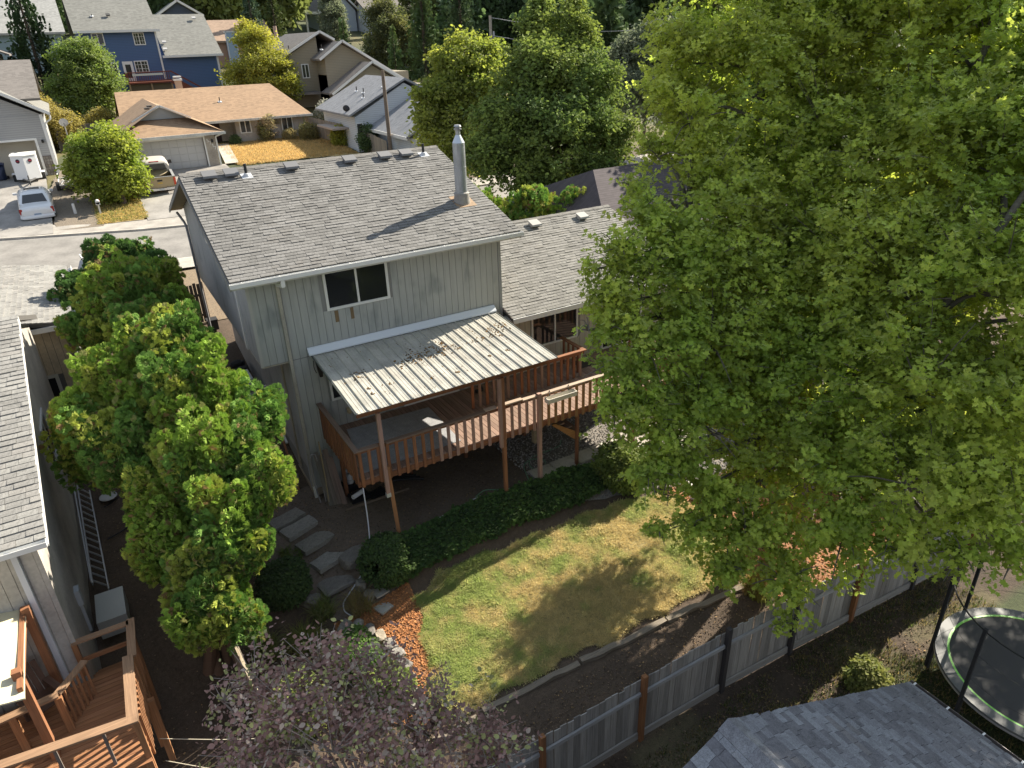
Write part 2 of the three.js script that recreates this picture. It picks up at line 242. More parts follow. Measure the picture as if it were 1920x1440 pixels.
function broadleaf(name, label, base, blobs, o) {
  const t = thing(name, label, 'tree', base, 0, o.group); const local = blobs.map(([x, y, z, r]) => [x - base[0], y - base[1], z - base[2], r]);
  const cx = local.reduce((a, b) => [a[0] + b[0] / local.length, a[1] + b[1] / local.length, a[2] + b[2] / local.length], [0, 0, 0]); const r0 = o.trunk ?? 0.2;
  const gs = [limb([[0, -0.15, 0], [cx[0] * 0.15, cx[1] * 0.35, cx[2] * 0.15], [cx[0] * 0.6, cx[1] * 0.8, cx[2] * 0.6], [cx[0], cx[1] * 1.05, cx[2]]], r0, r0 * 0.45)];
  obj('trunk', gs, o.bark ?? bark, t);
  const br = []; for (const [x, y, z, r] of local) br.push(limb([[cx[0] * 0.5, Math.min(cx[1] * 0.7, y * 0.8), cx[2] * 0.5], [lerp(cx[0] * 0.5, x, 0.5), lerp(cx[1] * 0.75, y, 0.6), lerp(cx[2] * 0.5, z, 0.5)], [x, y + r * 0.5, z]], r0 * 0.4, r0 * 0.06, 6)); obj('branches', br, o.bark ?? bark, t);
  const mr = blobs.reduce((a, b) => a + b[3], 0) / blobs.length; const [c] = twigCrown(t, blobs, Math.round(o.n / 5), o.geo, o.m ?? WHITE, o.tone, { len: mr * 0.55, gapAlong: mr * 0.085, fuzz: mr * 0.08, core: 0.45, reach: 1.25, tear: 1.4 / mr, ...o, gap: (o.gap ?? 0.36) + 0.02 }); c.position.set(-base[0], -base[1], -base[2]); return t;
}
// one conifer: whorls of drooping branches; returns items for one InstancedMesh (local to the base)
function firItems(h, r, tone, step, droop = 0.25) {
  const it = []; for (let y = h * 0.06; y < h * 0.99; y += step * lerp(1, 0.6, y / h)) {
    const rad = r * Math.pow(1 - y / h, 0.85) * rr(0.8, 1.15), nb = Math.max(4, Math.round(9 * rad / r + 3)), a0 = R() * 6.3;
    for (let i = 0; i < nb; i++) { const a = a0 + i / nb * 6.283 + rr(-0.25, 0.25), L = rad * rr(0.7, 1.1); for (let s = 0.2; s <= 1; s += Math.max(0.12, 0.42 / Math.max(L, 0.4))) { const d = L * s, p = V3(Math.cos(a) * d, y - droop * d * s + rr(-0.1, 0.1), Math.sin(a) * d); const dir = V3(Math.cos(a), -droop * 0.8 + 0.15, Math.sin(a)).normalize(); const q = new THREE.Quaternion().setFromUnitVectors(V3(0, 1, 0), dir).multiply(new THREE.Quaternion().setFromAxisAngle(V3(0, 1, 0), rr(-0.9, 0.9) + Math.PI / 2 * Math.round(R()))); it.push([p, q, rr(0.7, 1.2) * (0.6 + 0.5 * (1 - s)), tone(p)]); } }
  } return it;
}
function fir(name, label, base, h, r, tone, o = {}) { const t = thing(name, label, 'tree', base, 0, o.group); obj('trunk', cyl(0.02 * h, 0.004 * h, -0.2, h * 0.97, 0, 0, 9), bark, t); scatter('crown', o.geo ?? CL.needle, SCALY, t, firItems(h, r, tone, o.step ?? 0.42, o.droop)); return t; }
// arborvitae: many upright plumes of fans standing on the skin of the blobs
function plumes(parent, blobs, nPl, per, tone, o = {}) {
  const items = [], w = blobs.map((b) => b[3] * b[3]), tot = w.reduce((a, b) => a + b, 0);
  for (let i = 0; i < nPl; i++) {
    let t = R() * tot, k = 0; while (k < blobs.length - 1 && (t -= w[k]) > 0) k++; const b = blobs[k];
    const d = V3(R() * 2 - 1, R() * 1.7 - 0.7, R() * 2 - 1).normalize(); const c = V3(b[0], b[1], b[2]).addScaledVector(d, b[3] * rr(0.5, 0.92)); let deep = false; for (const e of blobs) if (e !== b && Math.hypot(c.x - e[0], c.y - e[1], c.z - e[2]) < e[3] * 0.72) deep = true; if (deep && R() < 0.85) continue;
    const big = R() < 0.3 ? 1.35 : 0.85, h = rr(0.45, 1.0) * big * (o.h ?? 1), rad = rr(0.17, 0.33) * big * (o.w ?? 1), lean = d.clone().multiplyScalar(0.45).add(V3(0, 1, 0)).normalize(), hue = tone(c);
    for (let j = 0; j < per; j++) { const s = Math.pow(R(), 0.8), a = R() * 6.283, ra = rad * Math.sqrt(Math.max(0, 1 - Math.pow(Math.abs(s - 0.3) / 0.72, 2))) * rr(0.82, 1.06); const p = c.clone().addScaledVector(lean, (s - 0.35) * h).add(V3(Math.cos(a) * ra, 0, Math.sin(a) * ra)); const n = V3(Math.cos(a) * 0.85, 0.75 + 0.5 * s, Math.sin(a) * 0.85).add(V3(rr(-0.4, 0.4), rr(-0.4, 0.4), rr(-0.4, 0.4))).normalize(); const q = new THREE.Quaternion().setFromUnitVectors(V3(0, 1, 0), n).multiply(new THREE.Quaternion().setFromAxisAngle(V3(0, 1, 0), R() * 6.283)); const k2 = rr(0.8, 1.2); const bn = R(); items.push([p, q, rr(0.7, 1.15) * (o.size ?? 1), bn < 0.035 ? col(0.3, 0.2, 0.09) : bn < 0.1 ? col(0.36, 0.36, 0.12) : col(hue[0] * k2, hue[1] * k2, hue[2] * k2)]); }
  } return scatter('crown', o.geo ?? CL.fan, SCALY, parent, items);
}
const cypTone = (p) => { const t = fbm(p.x * 0.9, p.y * 0.9, p.z * 0.9, 2), s = R(); if (s < 0.3) return [0.4, 0.46, 0.08]; return t > 0.5 ? [0.28, 0.42, 0.06] : [0.18, 0.32, 0.06]; };
// arching blades of one tussock
function tussock(n, len, seed, wide = 0.012, spread = 1) { const r = rng(seed), out = []; for (let i = 0; i < n; i++) { const a = r() * 6.283, L = len * (0.6 + 0.5 * r()), o = V3(Math.cos(a), 0, Math.sin(a)), lean = spread * (0.25 + 0.75 * r()); let p = V3((r() - 0.5) * 0.12, 0, (r() - 0.5) * 0.12); const sd = V3(-o.z, 0, o.x); let w = wide; for (let k = 0; k < 4; k++) { const q = p.clone().addScaledVector(o, L * 0.25 * lean * (0.3 + 0.35 * k)).add(V3(0, L * 0.25 * (1.05 - 0.42 * k * lean), 0)); const w2 = wide * (1 - (k + 1) / 4); for (const v of [p.clone().addScaledVector(sd, w), q.clone().addScaledVector(sd, w2), p.clone().addScaledVector(sd, -w), p.clone().addScaledVector(sd, -w), q.clone().addScaledVector(sd, w2), q.clone().addScaledVector(sd, -w2)]) out.push(v.x, v.y, v.z); p = q; w = w2; } } const g = new THREE.BufferGeometry(); g.setAttribute('position', new THREE.Float32BufferAttribute(out, 3)); g.computeVertexNormals(); return g; }
function shrub(name, label, p, r, n, geo, tone, o = {}) { const t = thing(name, label, 'shrub', p, 0, o.group); const st = []; for (let i = 0; i < 6; i++) { const a = i * 1.05 + R(); st.push(limb([[0, -0.05, 0], [Math.cos(a) * r * 0.3, r * 0.5, Math.sin(a) * r * 0.3], [Math.cos(a) * r * 0.55, r * 1.05, Math.sin(a) * r * 0.55]], 0.018 + r * 0.015, 0.006, 5)); } obj('stems', st, bark, t); const B = [[p[0], p[1] + r * (o.up ?? 0.7), p[2], r]]; for (let i = 0; i < (o.lobes ?? 4); i++) { const a = R() * 6.28; B.push([p[0] + Math.cos(a) * r * 0.5, p[1] + r * rr(0.4, 1), p[2] + Math.sin(a) * r * 0.5, r * rr(0.45, 0.65)]); } const c = crown(t, B, n, geo, o.m ?? WHITE, tone, { depth: 0.5, gap: 0.3, ...o }); c.name = 'foliage'; c.position.set(-p[0], -p[1], -p[2]); return t; }
// ---------------------------------------------------------------- ground
const gx = span([-700, -60, 40], [-60, -16, 4], [-16, 18, 0.25], [18, 60, 2], [60, 100, 10], [100, 800, 50]);
const gz = span([-900, -320, 116], [-320, -180, 35], [-180, -110, 10], [-110, -70, 5], [-70, -10, 1], [-10, 16, 0.25], [16, 40, 3], [40, 800, 80]);
struct('ground', grid(gx, gz, 0, (x, z) => {
  const n = fbm(x * 0.6, z * 0.6, 3, 4), m = fbm(x * 0.09, z * 0.09, 8, 3); let c = [0.12, 0.085, 0.058];
  if (z < -33) c = m > 0.52 ? [0.17, 0.15, 0.06] : [0.075, 0.09, 0.035];
  if (z > 11.2 && x > 1) c = n > 0.52 ? [0.12, 0.1, 0.055] : [0.085, 0.06, 0.042];
  if (z > 13 && x > 8.5) c = [0.06, 0.075, 0.03];
  const k = 0.7 + 0.6 * n; return c.map((v) => v * k);
}), new THREE.MeshStandardMaterial({ vertexColors: true, roughness: 0.95, map: T.speck, bumpMap: T.speck, bumpScale: 0.02 }));
const asphalt = mat([0.27, 0.255, 0.235], { map: 'mottle', rep: [0.2, 0.2] }), concrete = mat([0.5, 0.46, 0.4], { map: 'mottle', bump: 0.004 }), drive = mat([0.33, 0.31, 0.285], { map: 'mottle', rep: [0.25, 0.25] });
const soil = mat([0.115, 0.078, 0.055], { map: 'speck', bump: 0.03 }), path = mat([0.17, 0.13, 0.1], { map: 'speck', bump: 0.015 }), gravelM = mat([0.34, 0.32, 0.29], { map: 'gravel', bump: 0.02 }), barkM = mat([0.34, 0.16, 0.07], { map: 'speck', bump: 0.03 }), straw = mat([0.36, 0.27, 0.115], { map: 'mottle', bump: 0.02 });
const near = (x) => -19.9 + 0.34 * Math.min(x - 1, 0.5), far = (x) => -27.1 + 0.36 * Math.min(x - 2, 1);
const line = (f, d = 0, a = -80, b = 70) => { const o = []; for (let x = a; x <= b; x += 5) o.push([x, f(x) + d]); return o; };
struct('road', sheet([...line(near), ...line(far).reverse()], 0.02, 2), asphalt);
struct('pavement', sheet([...line(near, 1.9), ...line(near, 0.16).reverse()], 0.13, 2), concrete);
const kerb = (name, f, d) => { const P = line(f, d, -40, 40), gs = []; for (let i = 0; i + 1 < P.length; i++) gs.push(bar([P[i][0], H(...P[i]) + 0.02, P[i][1]], [P[i + 1][0], H(...P[i + 1]) + 0.02, P[i + 1][1]], 0.16, 0.22)); struct(name, gs, mat([0.55, 0.51, 0.45], { map: 'mottle' })); };
kerb('kerb', near, 0.08); kerb('far_kerb', far, -0.08);
struct('far_pavement', sheet([...line(far, -0.15), ...line(far, -2.6).reverse()], 0.11, 2), mat([0.4, 0.37, 0.33], { map: 'mottle' }));
struct('driveway', sheet([[-12, -31.5], [-4.4, -29.8], [-4.4, -45], [-12, -45]], 0.13, 2), drive);
struct('driveway', sheet([[0.6, -29.9], [8.2, -29.5], [7.6, -41.6], [1, -41.6]], 0.13, 2), drive);
struct('gravel_strip', sheet(wander([[-4.3, -30.5], [-1.8, -30], [-1.5, -36], [-2.8, -45.5], [-3.4, -45.5], [-4.3, -40]], 0.15), 0.125, 1), mat([0.36, 0.31, 0.24], { map: 'gravel', bump: 0.03 }));
struct('verge', sheet(wander([[-2, -30.6], [0.5, -30.2], [0.8, -38], [-1.6, -38]], 0.15), 0.14, 1), straw);
struct('front_yard', sheet(wander([[8.3, -41.5], [18.2, -40.5], [16.9, -50.8], [9.6, -50.8], [9, -46]], 0.2), 0.06, 1), mat([0.52, 0.38, 0.15], { map: 'speck', bump: 0.03 }));
struct('walkway', sheet([[7.6, -41.6], [8.6, -41.6], [9.6, -50.4], [8.6, -50.4]], 0.14, 1), concrete);
struct('near_front_gravel', sheet([[-4, -18.1], [3, -18.1], [3, -12], [-4, -12]], 0.03, 1), mat([0.38, 0.3, 0.2], { map: 'gravel' }));
struct('bare_soil', sheet(wander([[0.4, -0.6], [8.4, -0.6], [8.2, 2.2], [7.6, 3.6], [3, 3.5], [2.2, 4.2], [0.9, 4.6], [-0.4, 3], [-0.6, 0]], 0.15), 0.02, 0.25), path);
struct('gravel_bed', sheet(wander([[7.7, 0], [17, 0], [17, 5.6], [12.6, 6.2], [11, 5.2], [8.4, 4.2], [7.5, 3.3]], 0.2), 0.03, 0.25), gravelM);
const MULCH = [wander([[0.5, 4.3], [2.6, 4.2], [2.5, 5.4], [2.2, 6.2], [2.1, 7.6], [1.2, 8.2], [0.4, 7.4]], 0.15), wander([[10.6, 5.2], [13.8, 5.6], [15.5, 8], [15, 11], [10.6, 11], [9.6, 9.3], [11, 7]], 0.2)];
MULCH.forEach((m) => struct('mulch', sheet(m, 0.03, 0.25), barkM));
const LAWN = wander([[2.6, 5.3], [2.45, 4.55], [4, 4.35], [8.05, 4.6], [10.4, 5.2], [11.1, 6.6], [10.2, 8.3], [9.6, 8.95], [8.8, 8.95], [4.95, 8.62], [2.4, 8.35], [1.5, 8.2], [1.9, 6.9], [2.3, 6.1]], 0.28, 0.25);
struct('lawn', sheet(LAWN, 0.035, 0.25), mat([0.4, 0.33, 0.16], { map: 'speck', bump: 0.03 }));
const lawnTone = (x, z) => { const g = fbm(x * 0.7, z * 0.7, 4, 3), f = fbm(x * 3.3, z * 3.3, 14, 2); let t = clamp((g - 0.47) * 2.6 + 0.4 + (6.4 - z) * 0.17 - (x - 5) * 0.06 + (f - 0.5) * 2.2 + rr(-0.35, 0.35), 0, 1); const k = rr(0.75, 1.3); return col(lerp(0.66, 0.38, t) * k, lerp(0.55, 0.45, t) * k, lerp(0.26, 0.13, t) * k); };
{ const items = []; while (items.length < 62000) { const x = rr(1.2, 11.4), z = rr(4.1, 9.2); if (!inside(x, z, LAWN)) continue; items.push([V3(x, H(x, z) + 0.03, z), Q(rr(-0.35, 0.35), R() * 6.28, rr(-0.35, 0.35)), rr(0.6, 1.35) * (0.35 + 1.3 * fbm(x * 2.6, z * 2.6, 22, 2)), lawnTone(x, z)]); }
  tag(scatter('lawn_grass', tussock(6, 0.085, 3, 0.0075, 1.5), WHITE, scene, items), 'patchy yellow green lawn grass behind the house', 'grass'); }
{ const items = []; while (items.length < 9000) { const m = pick(MULCH), b = m === MULCH[0] ? [0.2, 2.9, 4, 8.4] : [9.4, 15.8, 5, 11.2], x = rr(b[0], b[1]), z = rr(b[2], b[3]); if (!inside(x, z, m)) continue; const k = rr(0.5, 1.3); items.push([V3(x, H(x, z) + 0.045, z), Q(rr(-0.5, 0.5), R() * 6.3, rr(-0.5, 0.5)), V3(rr(0.02, 0.07), 0.012, rr(0.012, 0.03)), col(0.46 * k, 0.2 * k, 0.075 * k)]); }
  tag(scatter('bark_chips', new THREE.BoxGeometry(1, 1, 1), mat([1, 1, 1], { roughness: 0.95 }), scene, items), 'orange bark chips spread beside the lawn', 'mulch'); }
{ const items = []; while (items.length < 11000) { const x = rr(7.4, 16), z = rr(0.2, 6), k = rr(0.4, 1.5); if (z > 3.3 + (x - 8) * 0.55 && x < 11) continue; items.push([V3(x, H(x, z) + 0.035, z), Q(R() * 3, R() * 6.3, R() * 3), rr(0.012, 0.034), col(0.3 * k, 0.28 * k, 0.26 * k)]); }
  tag(scatter('gravel_stones', new THREE.IcosahedronGeometry(1, 0), mat([1, 1, 1], { roughness: 0.9 }), scene, items), 'loose grey gravel stones beside the concrete slab', 'gravel'); }
// clods, twigs and fallen leaves on bare ground
{ const items = []; while (items.length < 16000) { const s = R(); const [x, z] = s < 0.25 ? [rr(1.5, 13), rr(9.1, 11.3)] : s < 0.6 ? [rr(1, 12.5), rr(11.4, 14.4)] : s < 0.8 ? [rr(-4.2, 1.6), rr(-6, 9)] : [rr(0.5, 8), rr(0, 4)]; const k = rr(0.5, 1.6), g = R(); const c = g < 0.6 ? [0.15, 0.105, 0.07] : g < 0.72 ? [0.26, 0.17, 0.08] : [0.08, 0.06, 0.045]; items.push([V3(x, H(x, z) + 0.03, z), Q(rr(-0.6, 0.6), R() * 6.3, rr(-0.6, 0.6)), V3(rr(0.015, 0.05), 0.005, rr(0.008, 0.03)), col(c[0] * k, c[1] * k, c[2] * k)]); }
  tag(scatter('ground_litter', new THREE.BoxGeometry(1, 1, 1), mat([1, 1, 1], { roughness: 0.95 }), scene, items), 'dead leaves and twigs littering the bare ground', 'leaf litter'); }
{ const items = []; while (items.length < 9000) { const x = rr(1.2, 14), z = rr(11.5, 16.5); const d = fbm(x * 0.7, z * 0.7, 44, 3); if (d < (x > 8.6 ? 0.4 : 0.5)) continue; const k = rr(0.6, 1.4), t = R(); items.push([V3(x, H(x, z), z), Q(rr(-0.3, 0.3), R() * 6.28, rr(-0.3, 0.3)), rr(0.6, 1.5), t < 0.55 ? col(0.09 * k, 0.12 * k, 0.03 * k) : col(0.24 * k, 0.19 * k, 0.07 * k)]); }
  tag(scatter('rough_grass', tussock(6, 0.11, 13, 0.006, 1.1), WHITE, scene, items), 'thin rough grass on the far side of the plank fence', 'grass'); }
{ const items = []; while (items.length < 9000) { const x = rr(8.5, 18), z = rr(-50.7, -41); const k = rr(0.7, 1.3); items.push([V3(x, H(x, z) + 0.05, z), Q(rr(-0.3, 0.3), R() * 6.28, rr(-0.3, 0.3)), rr(1.5, 3.2), col(0.62 * k, 0.44 * k, 0.17 * k)]); }
  tag(scatter('dry_grass', tussock(6, 0.075, 23, 0.008, 1.1), WHITE, scene, items), 'parched golden grass before the brown roofed bungalow', 'grass'); }
{ const items = []; while (items.length < 2500) { const x = rr(-2, 0.7), z = rr(-37, -30.6); const k = rr(0.7, 1.3); items.push([V3(x, H(x, z) + 0.12, z), Q(rr(-0.3, 0.3), R() * 6.28, rr(-0.3, 0.3)), rr(1.5, 3), R() < 0.75 ? col(0.55 * k, 0.42 * k, 0.14 * k) : col(0.2 * k, 0.25 * k, 0.05 * k)]); }
  tag(scatter('verge_grass', tussock(6, 0.075, 24, 0.008, 1.1), WHITE, scene, items), 'yellow grass around the foot of the street tree', 'grass'); }
// ---------------------------------------------------------------- roofs of single shingles, boarded walls, windows
const white = mat([0.72, 0.72, 0.7], { roughness: 0.5 }), whiteDull = mat([0.6, 0.6, 0.57], { roughness: 0.6, map: 'mottle' }), darkIn = mat([0.03, 0.028, 0.026], { roughness: 0.9 });
const glass = new THREE.MeshPhysicalMaterial({ color: col(0.02, 0.022, 0.024), roughness: 0.04, metalness: 0, specularIntensity: 1, ior: 1.6 });
const glassFar = new THREE.MeshPhysicalMaterial({ color: col(0.05, 0.05, 0.05), roughness: 0.08, ior: 1.6 });
// tabs laid from O along U, courses up V, outward N; the 300 nearest the camera are meshes, the others one part
function shingle(roof, O, U, V, W, L, tones, o = {}) {
  const ex = o.ex ?? 0.143, t = o.t ?? 0.013, N = V3(0, 0, 0).crossVectors(U, V).normalize(); if (N.y < 0) N.negate();
  const widths = o.widths ?? [0.16, 0.2, 0.24, 0.28, 0.32, 0.36], tabs = [];
  for (let r = 0; r * ex < L - 0.02; r++) { let x = -R() * 0.2; while (x < W - 0.02) { const w = pick(widths), a = Math.max(0, x), b = Math.min(W, x + w - 0.006); if (b - a > 0.03) tabs.push({ x: a, w: b - a, full: Math.abs(b - a - (w - 0.006)) < 1e-6 && w, y: r * ex, len: Math.min(ex * 1.35, L - r * ex + 0.02), tone: Math.floor(clamp(0.55 * R() + 0.9 * (fbm(x * 1.1 + O.x, r * ex * 0.5, 7 + O.z, 3) - 0.5) + 0.22, 0, 0.999) * tones.length), lift: R() < 0.35 ? t * 1.7 : t }); x += w; } }
  const cam = CAM, C = V3(0, 0, 0); for (const k of tabs) { C.copy(O).addScaledVector(U, k.x + k.w / 2).addScaledVector(V, k.y); k.d = C.distanceTo(cam); }
  const best = tabs.filter((k) => k.full && k.len > ex * 1.3).sort((a, b) => a.d - b.d).slice(0, 300); const set = new Set(best);
  const tab = (w, len, lift) => { const h = w / 2, v = [[-h, 0, lift], [h, 0, lift], [h, len, 0.001], [-h, len, 0.001], [-h, 0, 0], [h, 0, 0], [h, len, -0.003], [-h, len, -0.003]]; return polyGeo(v, [[0, 1, 2, 3], [4, 5, 1, 0], [5, 6, 2, 1], [7, 4, 0, 3]]); };
  const basis = new THREE.Matrix4().makeBasis(U, V, N); if (basis.determinant() < 0) basis.makeBasis(U.clone().negate(), V, N);
  const M = new THREE.Matrix4(), at = (k) => M.copy(basis).setPosition(C.copy(O).addScaledVector(U, k.x + k.w / 2).addScaledVector(V, k.y).addScaledVector(N, 0.004));
  const geos = {}, ms = tones.map((c) => mat(c, { map: 'speck', roughness: 0.95 }));
  for (const k of best) { const key = k.full + '|' + (k.lift > t); if (!geos[key]) geos[key] = uvM(tab(k.w, ex * 1.35, k.lift)); const m = new THREE.Mesh(geos[key], ms[k.tone]); m.name = 'shingle'; m.castShadow = m.receiveShadow = true; at(k).decompose(m.position, m.quaternion, m.scale); roof.add(m); }
  const rest = tabs.filter((k) => !set.has(k)); const gs = rest.map((k) => { const g = tab(k.w, k.len, k.lift).applyMatrix4(at(k)); const c = tones[k.tone], n = g.attributes.position.count, a = new Float32Array(n * 3); for (let i = 0; i < n; i++) a.set(c, i * 3); g.setAttribute('color', new THREE.BufferAttribute(a, 3)); return g; });
  if (gs.length) { const m = obj('shingles', gs, new THREE.MeshStandardMaterial({ vertexColors: true, roughness: 0.95, map: T.speck }), roof); stuff(m); }
}
// upright boards on the plane z = k (axis x) or x = k (axis z); openings [a0, a1, y0, y1]; top(a) gives the upper end
function boards(parent, axis, a0, a1, y0, top, k, out, w, m, holes = [], gap = 0.012) {
  const n = Math.max(1, Math.round((a1 - a0) / w)), s = (a1 - a0) / n;
  for (let i = 0; i < n; i++) { const p = a0 + i * s + gap / 2, q = a0 + (i + 1) * s - gap / 2, y1 = typeof top === 'function' ? Math.min(top(p), top(q)) : top; let segs = [[y0, y1]];
    for (const h of holes) if (h[1] > p && h[0] < q) segs = segs.flatMap(([a, b]) => [[a, Math.min(b, h[2])], [Math.max(a, h[3]), b]].filter(([c, d]) => d - c > 0.02));
    for (const [a, b] of segs) { const d0 = Math.min(k, k + out), d1 = Math.max(k, k + out); obj('siding_board', axis === 'x' ? bx(p, q, a, b, d0, d1) : bx(d0, d1, a, b, p, q), m, parent); } }
}
// a window on the plane z = k; mull = number of lights side by side
function windowZ(parent, x0, x1, y0, y1, k, mull = 2, f = 0.055, fm = white, gl = glass, name = 'window') {
  const gs = [bx(x0, x1, y0, y0 + f, k - 0.05, k + 0.04), bx(x0, x1, y1 - f, y1, k - 0.05, k + 0.04), bx(x0, x0 + f, y0 + f, y1 - f, k - 0.05, k + 0.04), bx(x1 - f, x1, y0 + f, y1 - f, k - 0.05, k + 0.04)];
  const w = (x1 - x0 - 2 * f) / mull; for (let i = 1; i < mull; i++) gs.push(bx(x0 + f + i * w - f * 0.4, x0 + f + i * w + f * 0.4, y0 + f, y1 - f, k - 0.05, k + 0.035));
  const o = obj(name, gs, fm, parent); for (let i = 0; i < mull; i++) obj('pane', bx(x0 + f + i * w + (i ? f * 0.4 : 0), x0 + f + (i + 1) * w - (i < mull - 1 ? f * 0.4 : 0), y0 + f, y1 - f, k - 0.03, k + 0.002 + 0.006 * (i % 2)), gl, o); return o;
}
const gutterGeo = (x0, x1, y, z) => [bx(x0, x1, y - 0.11, y - 0.1, z, z + 0.12), bx(x0, x1, y - 0.1, y, z + 0.108, z + 0.12), bx(x0, x1, y - 0.1, y + 0.005, z, z + 0.01), bx(x0, x0 + 0.008, y - 0.1, y, z + 0.01, z + 0.108), bx(x1 - 0.008, x1, y - 0.1, y, z + 0.01, z + 0.108)];
function roofVent(parent, x, z, y, m, sl) { const o = obj('roof_vent', [bx(-0.17, 0.17, 0.0, 0.1, -0.13, 0.13), prism([[-0.2, 0.1], [0.24, 0.1], [0.2, 0.15], [-0.16, 0.15]], 'x', -0.2, 0.2)], m, parent); o.position.set(x, y, z); o.rotation.x = sl; return o; }
function pipeVent(parent, x, z, y, h) { const o = obj('vent_pipe', cyl(0.045, 0.045, -0.05, h, 0, 0), mat([0.03, 0.03, 0.03]), parent); o.position.set(x, y, z); const f = obj('flashing', [bx(-0.16, 0.16, 0.01, 0.02, -0.16, 0.16), cyl(0.11, 0.055, 0.02, 0.1)], mat([0.55, 0.57, 0.6], { roughness: 0.5 }), o); f.rotation.x = 0.325; return o; }

// ---------------------------------------------------------------- the grey house
const house = thing('house', 'grey boarded two storey house with shingle roof in the middle', 'house');
const siding = mat([0.41, 0.42, 0.4], { map: 'stain', roughness: 0.75 }), sidingBack = mat([0.25, 0.25, 0.24]), sidingL = mat([0.42, 0.42, 0.42], { map: 'stain', roughness: 0.75 }), found = mat([0.4, 0.33, 0.24], { map: 'mottle' }), beige = mat([0.45, 0.4, 0.31], { map: 'mottle', roughness: 0.7 });
const SL = 0.3360, roofY = (z) => 7.105 + SL * (0.546 - z);
obj('wall', [bx(0.735, 8.2, 4.5, 7.0, -9.9, -0.012), bx(1.475, 8.2, 0.2, 4.499, -9.9, -0.012), prism([[-0.02, 6.99], [-4.936, 8.72], [-9.88, 6.99]], 'x', 0.74, 8.19)], sidingBack, house);
obj('foundation', [bx(1.45, 8.22, -0.4, 0.28, -9.9, 0.005)], found, house);
boards(house, 'x', 0.74, 8.12, 4.52, 7.0, -0.012, 0.016, 0.203, siding, [[2.7, 4.55, 5.7, 6.81]]);
boards(house, 'x', 1.55, 8.12, 0.28, 4.505, -0.012, 0.016, 0.203, siding, [[2.43, 3.65, 3.0, 3.92], [4.6, 6.5, 2.16, 4.25]]);
boards(house, 'z', -9.86, -0.06, 4.52, (z) => 7.105 + SL * (5.482 - Math.abs(z + 4.936)) - 0.16, 0.735, -0.015, 0.41, sidingL, [[-5.6, -5.05, 6.75, 7.2]]);
boards(house, 'z', -9.86, -0.06, 0.9, 4.5, 1.475, -0.015, 0.61, sidingL, [], 0.006);
obj('soffit', [bx(0.72, 1.46, 4.47, 4.498, -9.9, 0)], beige, house);
obj('corner_board', [bx(8.13, 8.225, 0.28, 6.98, -0.05, 0.02), bx(8.205, 8.225, 0.28, 6.98, -0.12, -0.051)], mat([0.3, 0.31, 0.3]), house);
obj('corner_board', [bx(1.44, 1.54, 0.28, 4.5, -0.06, 0.018), bx(1.44, 1.459, 0.28, 4.5, -0.16, -0.061)], mat([0.42, 0.44, 0.46]), house);
obj('corner_board', [bx(0.7, 0.78, 4.5, 6.98, -0.1, 0.016)], mat([0.45, 0.44, 0.41]), house);
obj('trim_board', [bx(0.69, 0.72, 4.45, 7.0, -1.85, -1.65)], white, house);
obj('trim_board', [bx(1.42, 1.46, 0.5, 4.48, -1.25, -1.08)], beige, house);
obj('panel_joint', [bx(1.55, 2.0, 4.508, 4.525, 0.0, 0.012)], mat([0.2, 0.2, 0.2]), house);
const roofDeck = mat([0.1, 0.095, 0.09]);
const roof = obj('roof', [prism([[0.546, 7.095], [-4.936, 8.937], [-10.42, 7.095], [-10.42, 6.97], [-4.936, 8.81], [0.546, 6.97]], 'x', 0.305, 8.63)], roofDeck, house);
const TONES = [[0.205, 0.2, 0.19], [0.225, 0.22, 0.21], [0.185, 0.181, 0.173], [0.238, 0.233, 0.224], [0.212, 0.204, 0.192]];
{ const V = V3(0, SL, -1).normalize(); shingle(roof, V3(0.3, 7.105, 0.556), V3(1, 0, 0), V, 8.34, Math.hypot(5.482, 1.842) + 0.02, TONES, { t: 0.016 }); }
const ridgeM = mat([0.2, 0.19, 0.175], { map: 'speck' });
for (let i = 0; i < 32; i++) obj('ridge_cap', prism([[-4.79, 8.93], [-4.936, 8.985 + 0.006 * (i % 2)], [-5.08, 8.93], [-5.08, 8.91], [-4.936, 8.95], [-4.79, 8.91]], 'x', 0.3 + i * 0.26, 0.3 + i * 0.26 + 0.275), ridgeM, roof);
obj('fascia', [prism([[0.54, 7.0], [-4.936, 8.84], [-4.936, 8.72], [0.54, 6.88]], 'x', 0.27, 0.304), prism([[-4.937, 8.84], [-10.42, 7.0], [-10.42, 6.88], [-4.937, 8.72]], 'x', 0.27, 0.304), prism([[0.54, 7.0], [-4.936, 8.84], [-4.936, 8.72], [0.54, 6.88]], 'x', 8.631, 8.66)], mat([0.26, 0.25, 0.23]), roof);
obj('eave_soffit', [prism([[-4.94, 8.805], [-10.42, 6.965], [-10.42, 6.94], [-4.94, 8.78]], 'x', 0.305, 0.72)], mat([0.42, 0.34, 0.22], { map: 'grain' }), roof);
obj('eave_board', [bx(0.31, 8.625, 6.9, 7.06, 0.52, 0.545), bx(0.72, 8.5, 6.9, 6.93, 0.02, 0.519)], whiteDull, house);
const gut = obj('gutter', gutterGeo(0.27, 8.68, 7.085, 0.556), white, house);
for (let x = 0.55; x < 8.6; x += 0.92) obj('hanger', bx(x, x + 0.02, 7.07, 7.092, 0.566, 0.67), white, gut);
obj('downspout', [bar([1.53, 6.98, 0.62], [1.53, 6.8, 0.62], 0.075, 0.1, V3(1, 0, 0)), bar([1.53, 6.83, 0.64], [1.48, 6.72, 0.06], 0.075, 0.1, V3(0, 1, 0))], white, house);
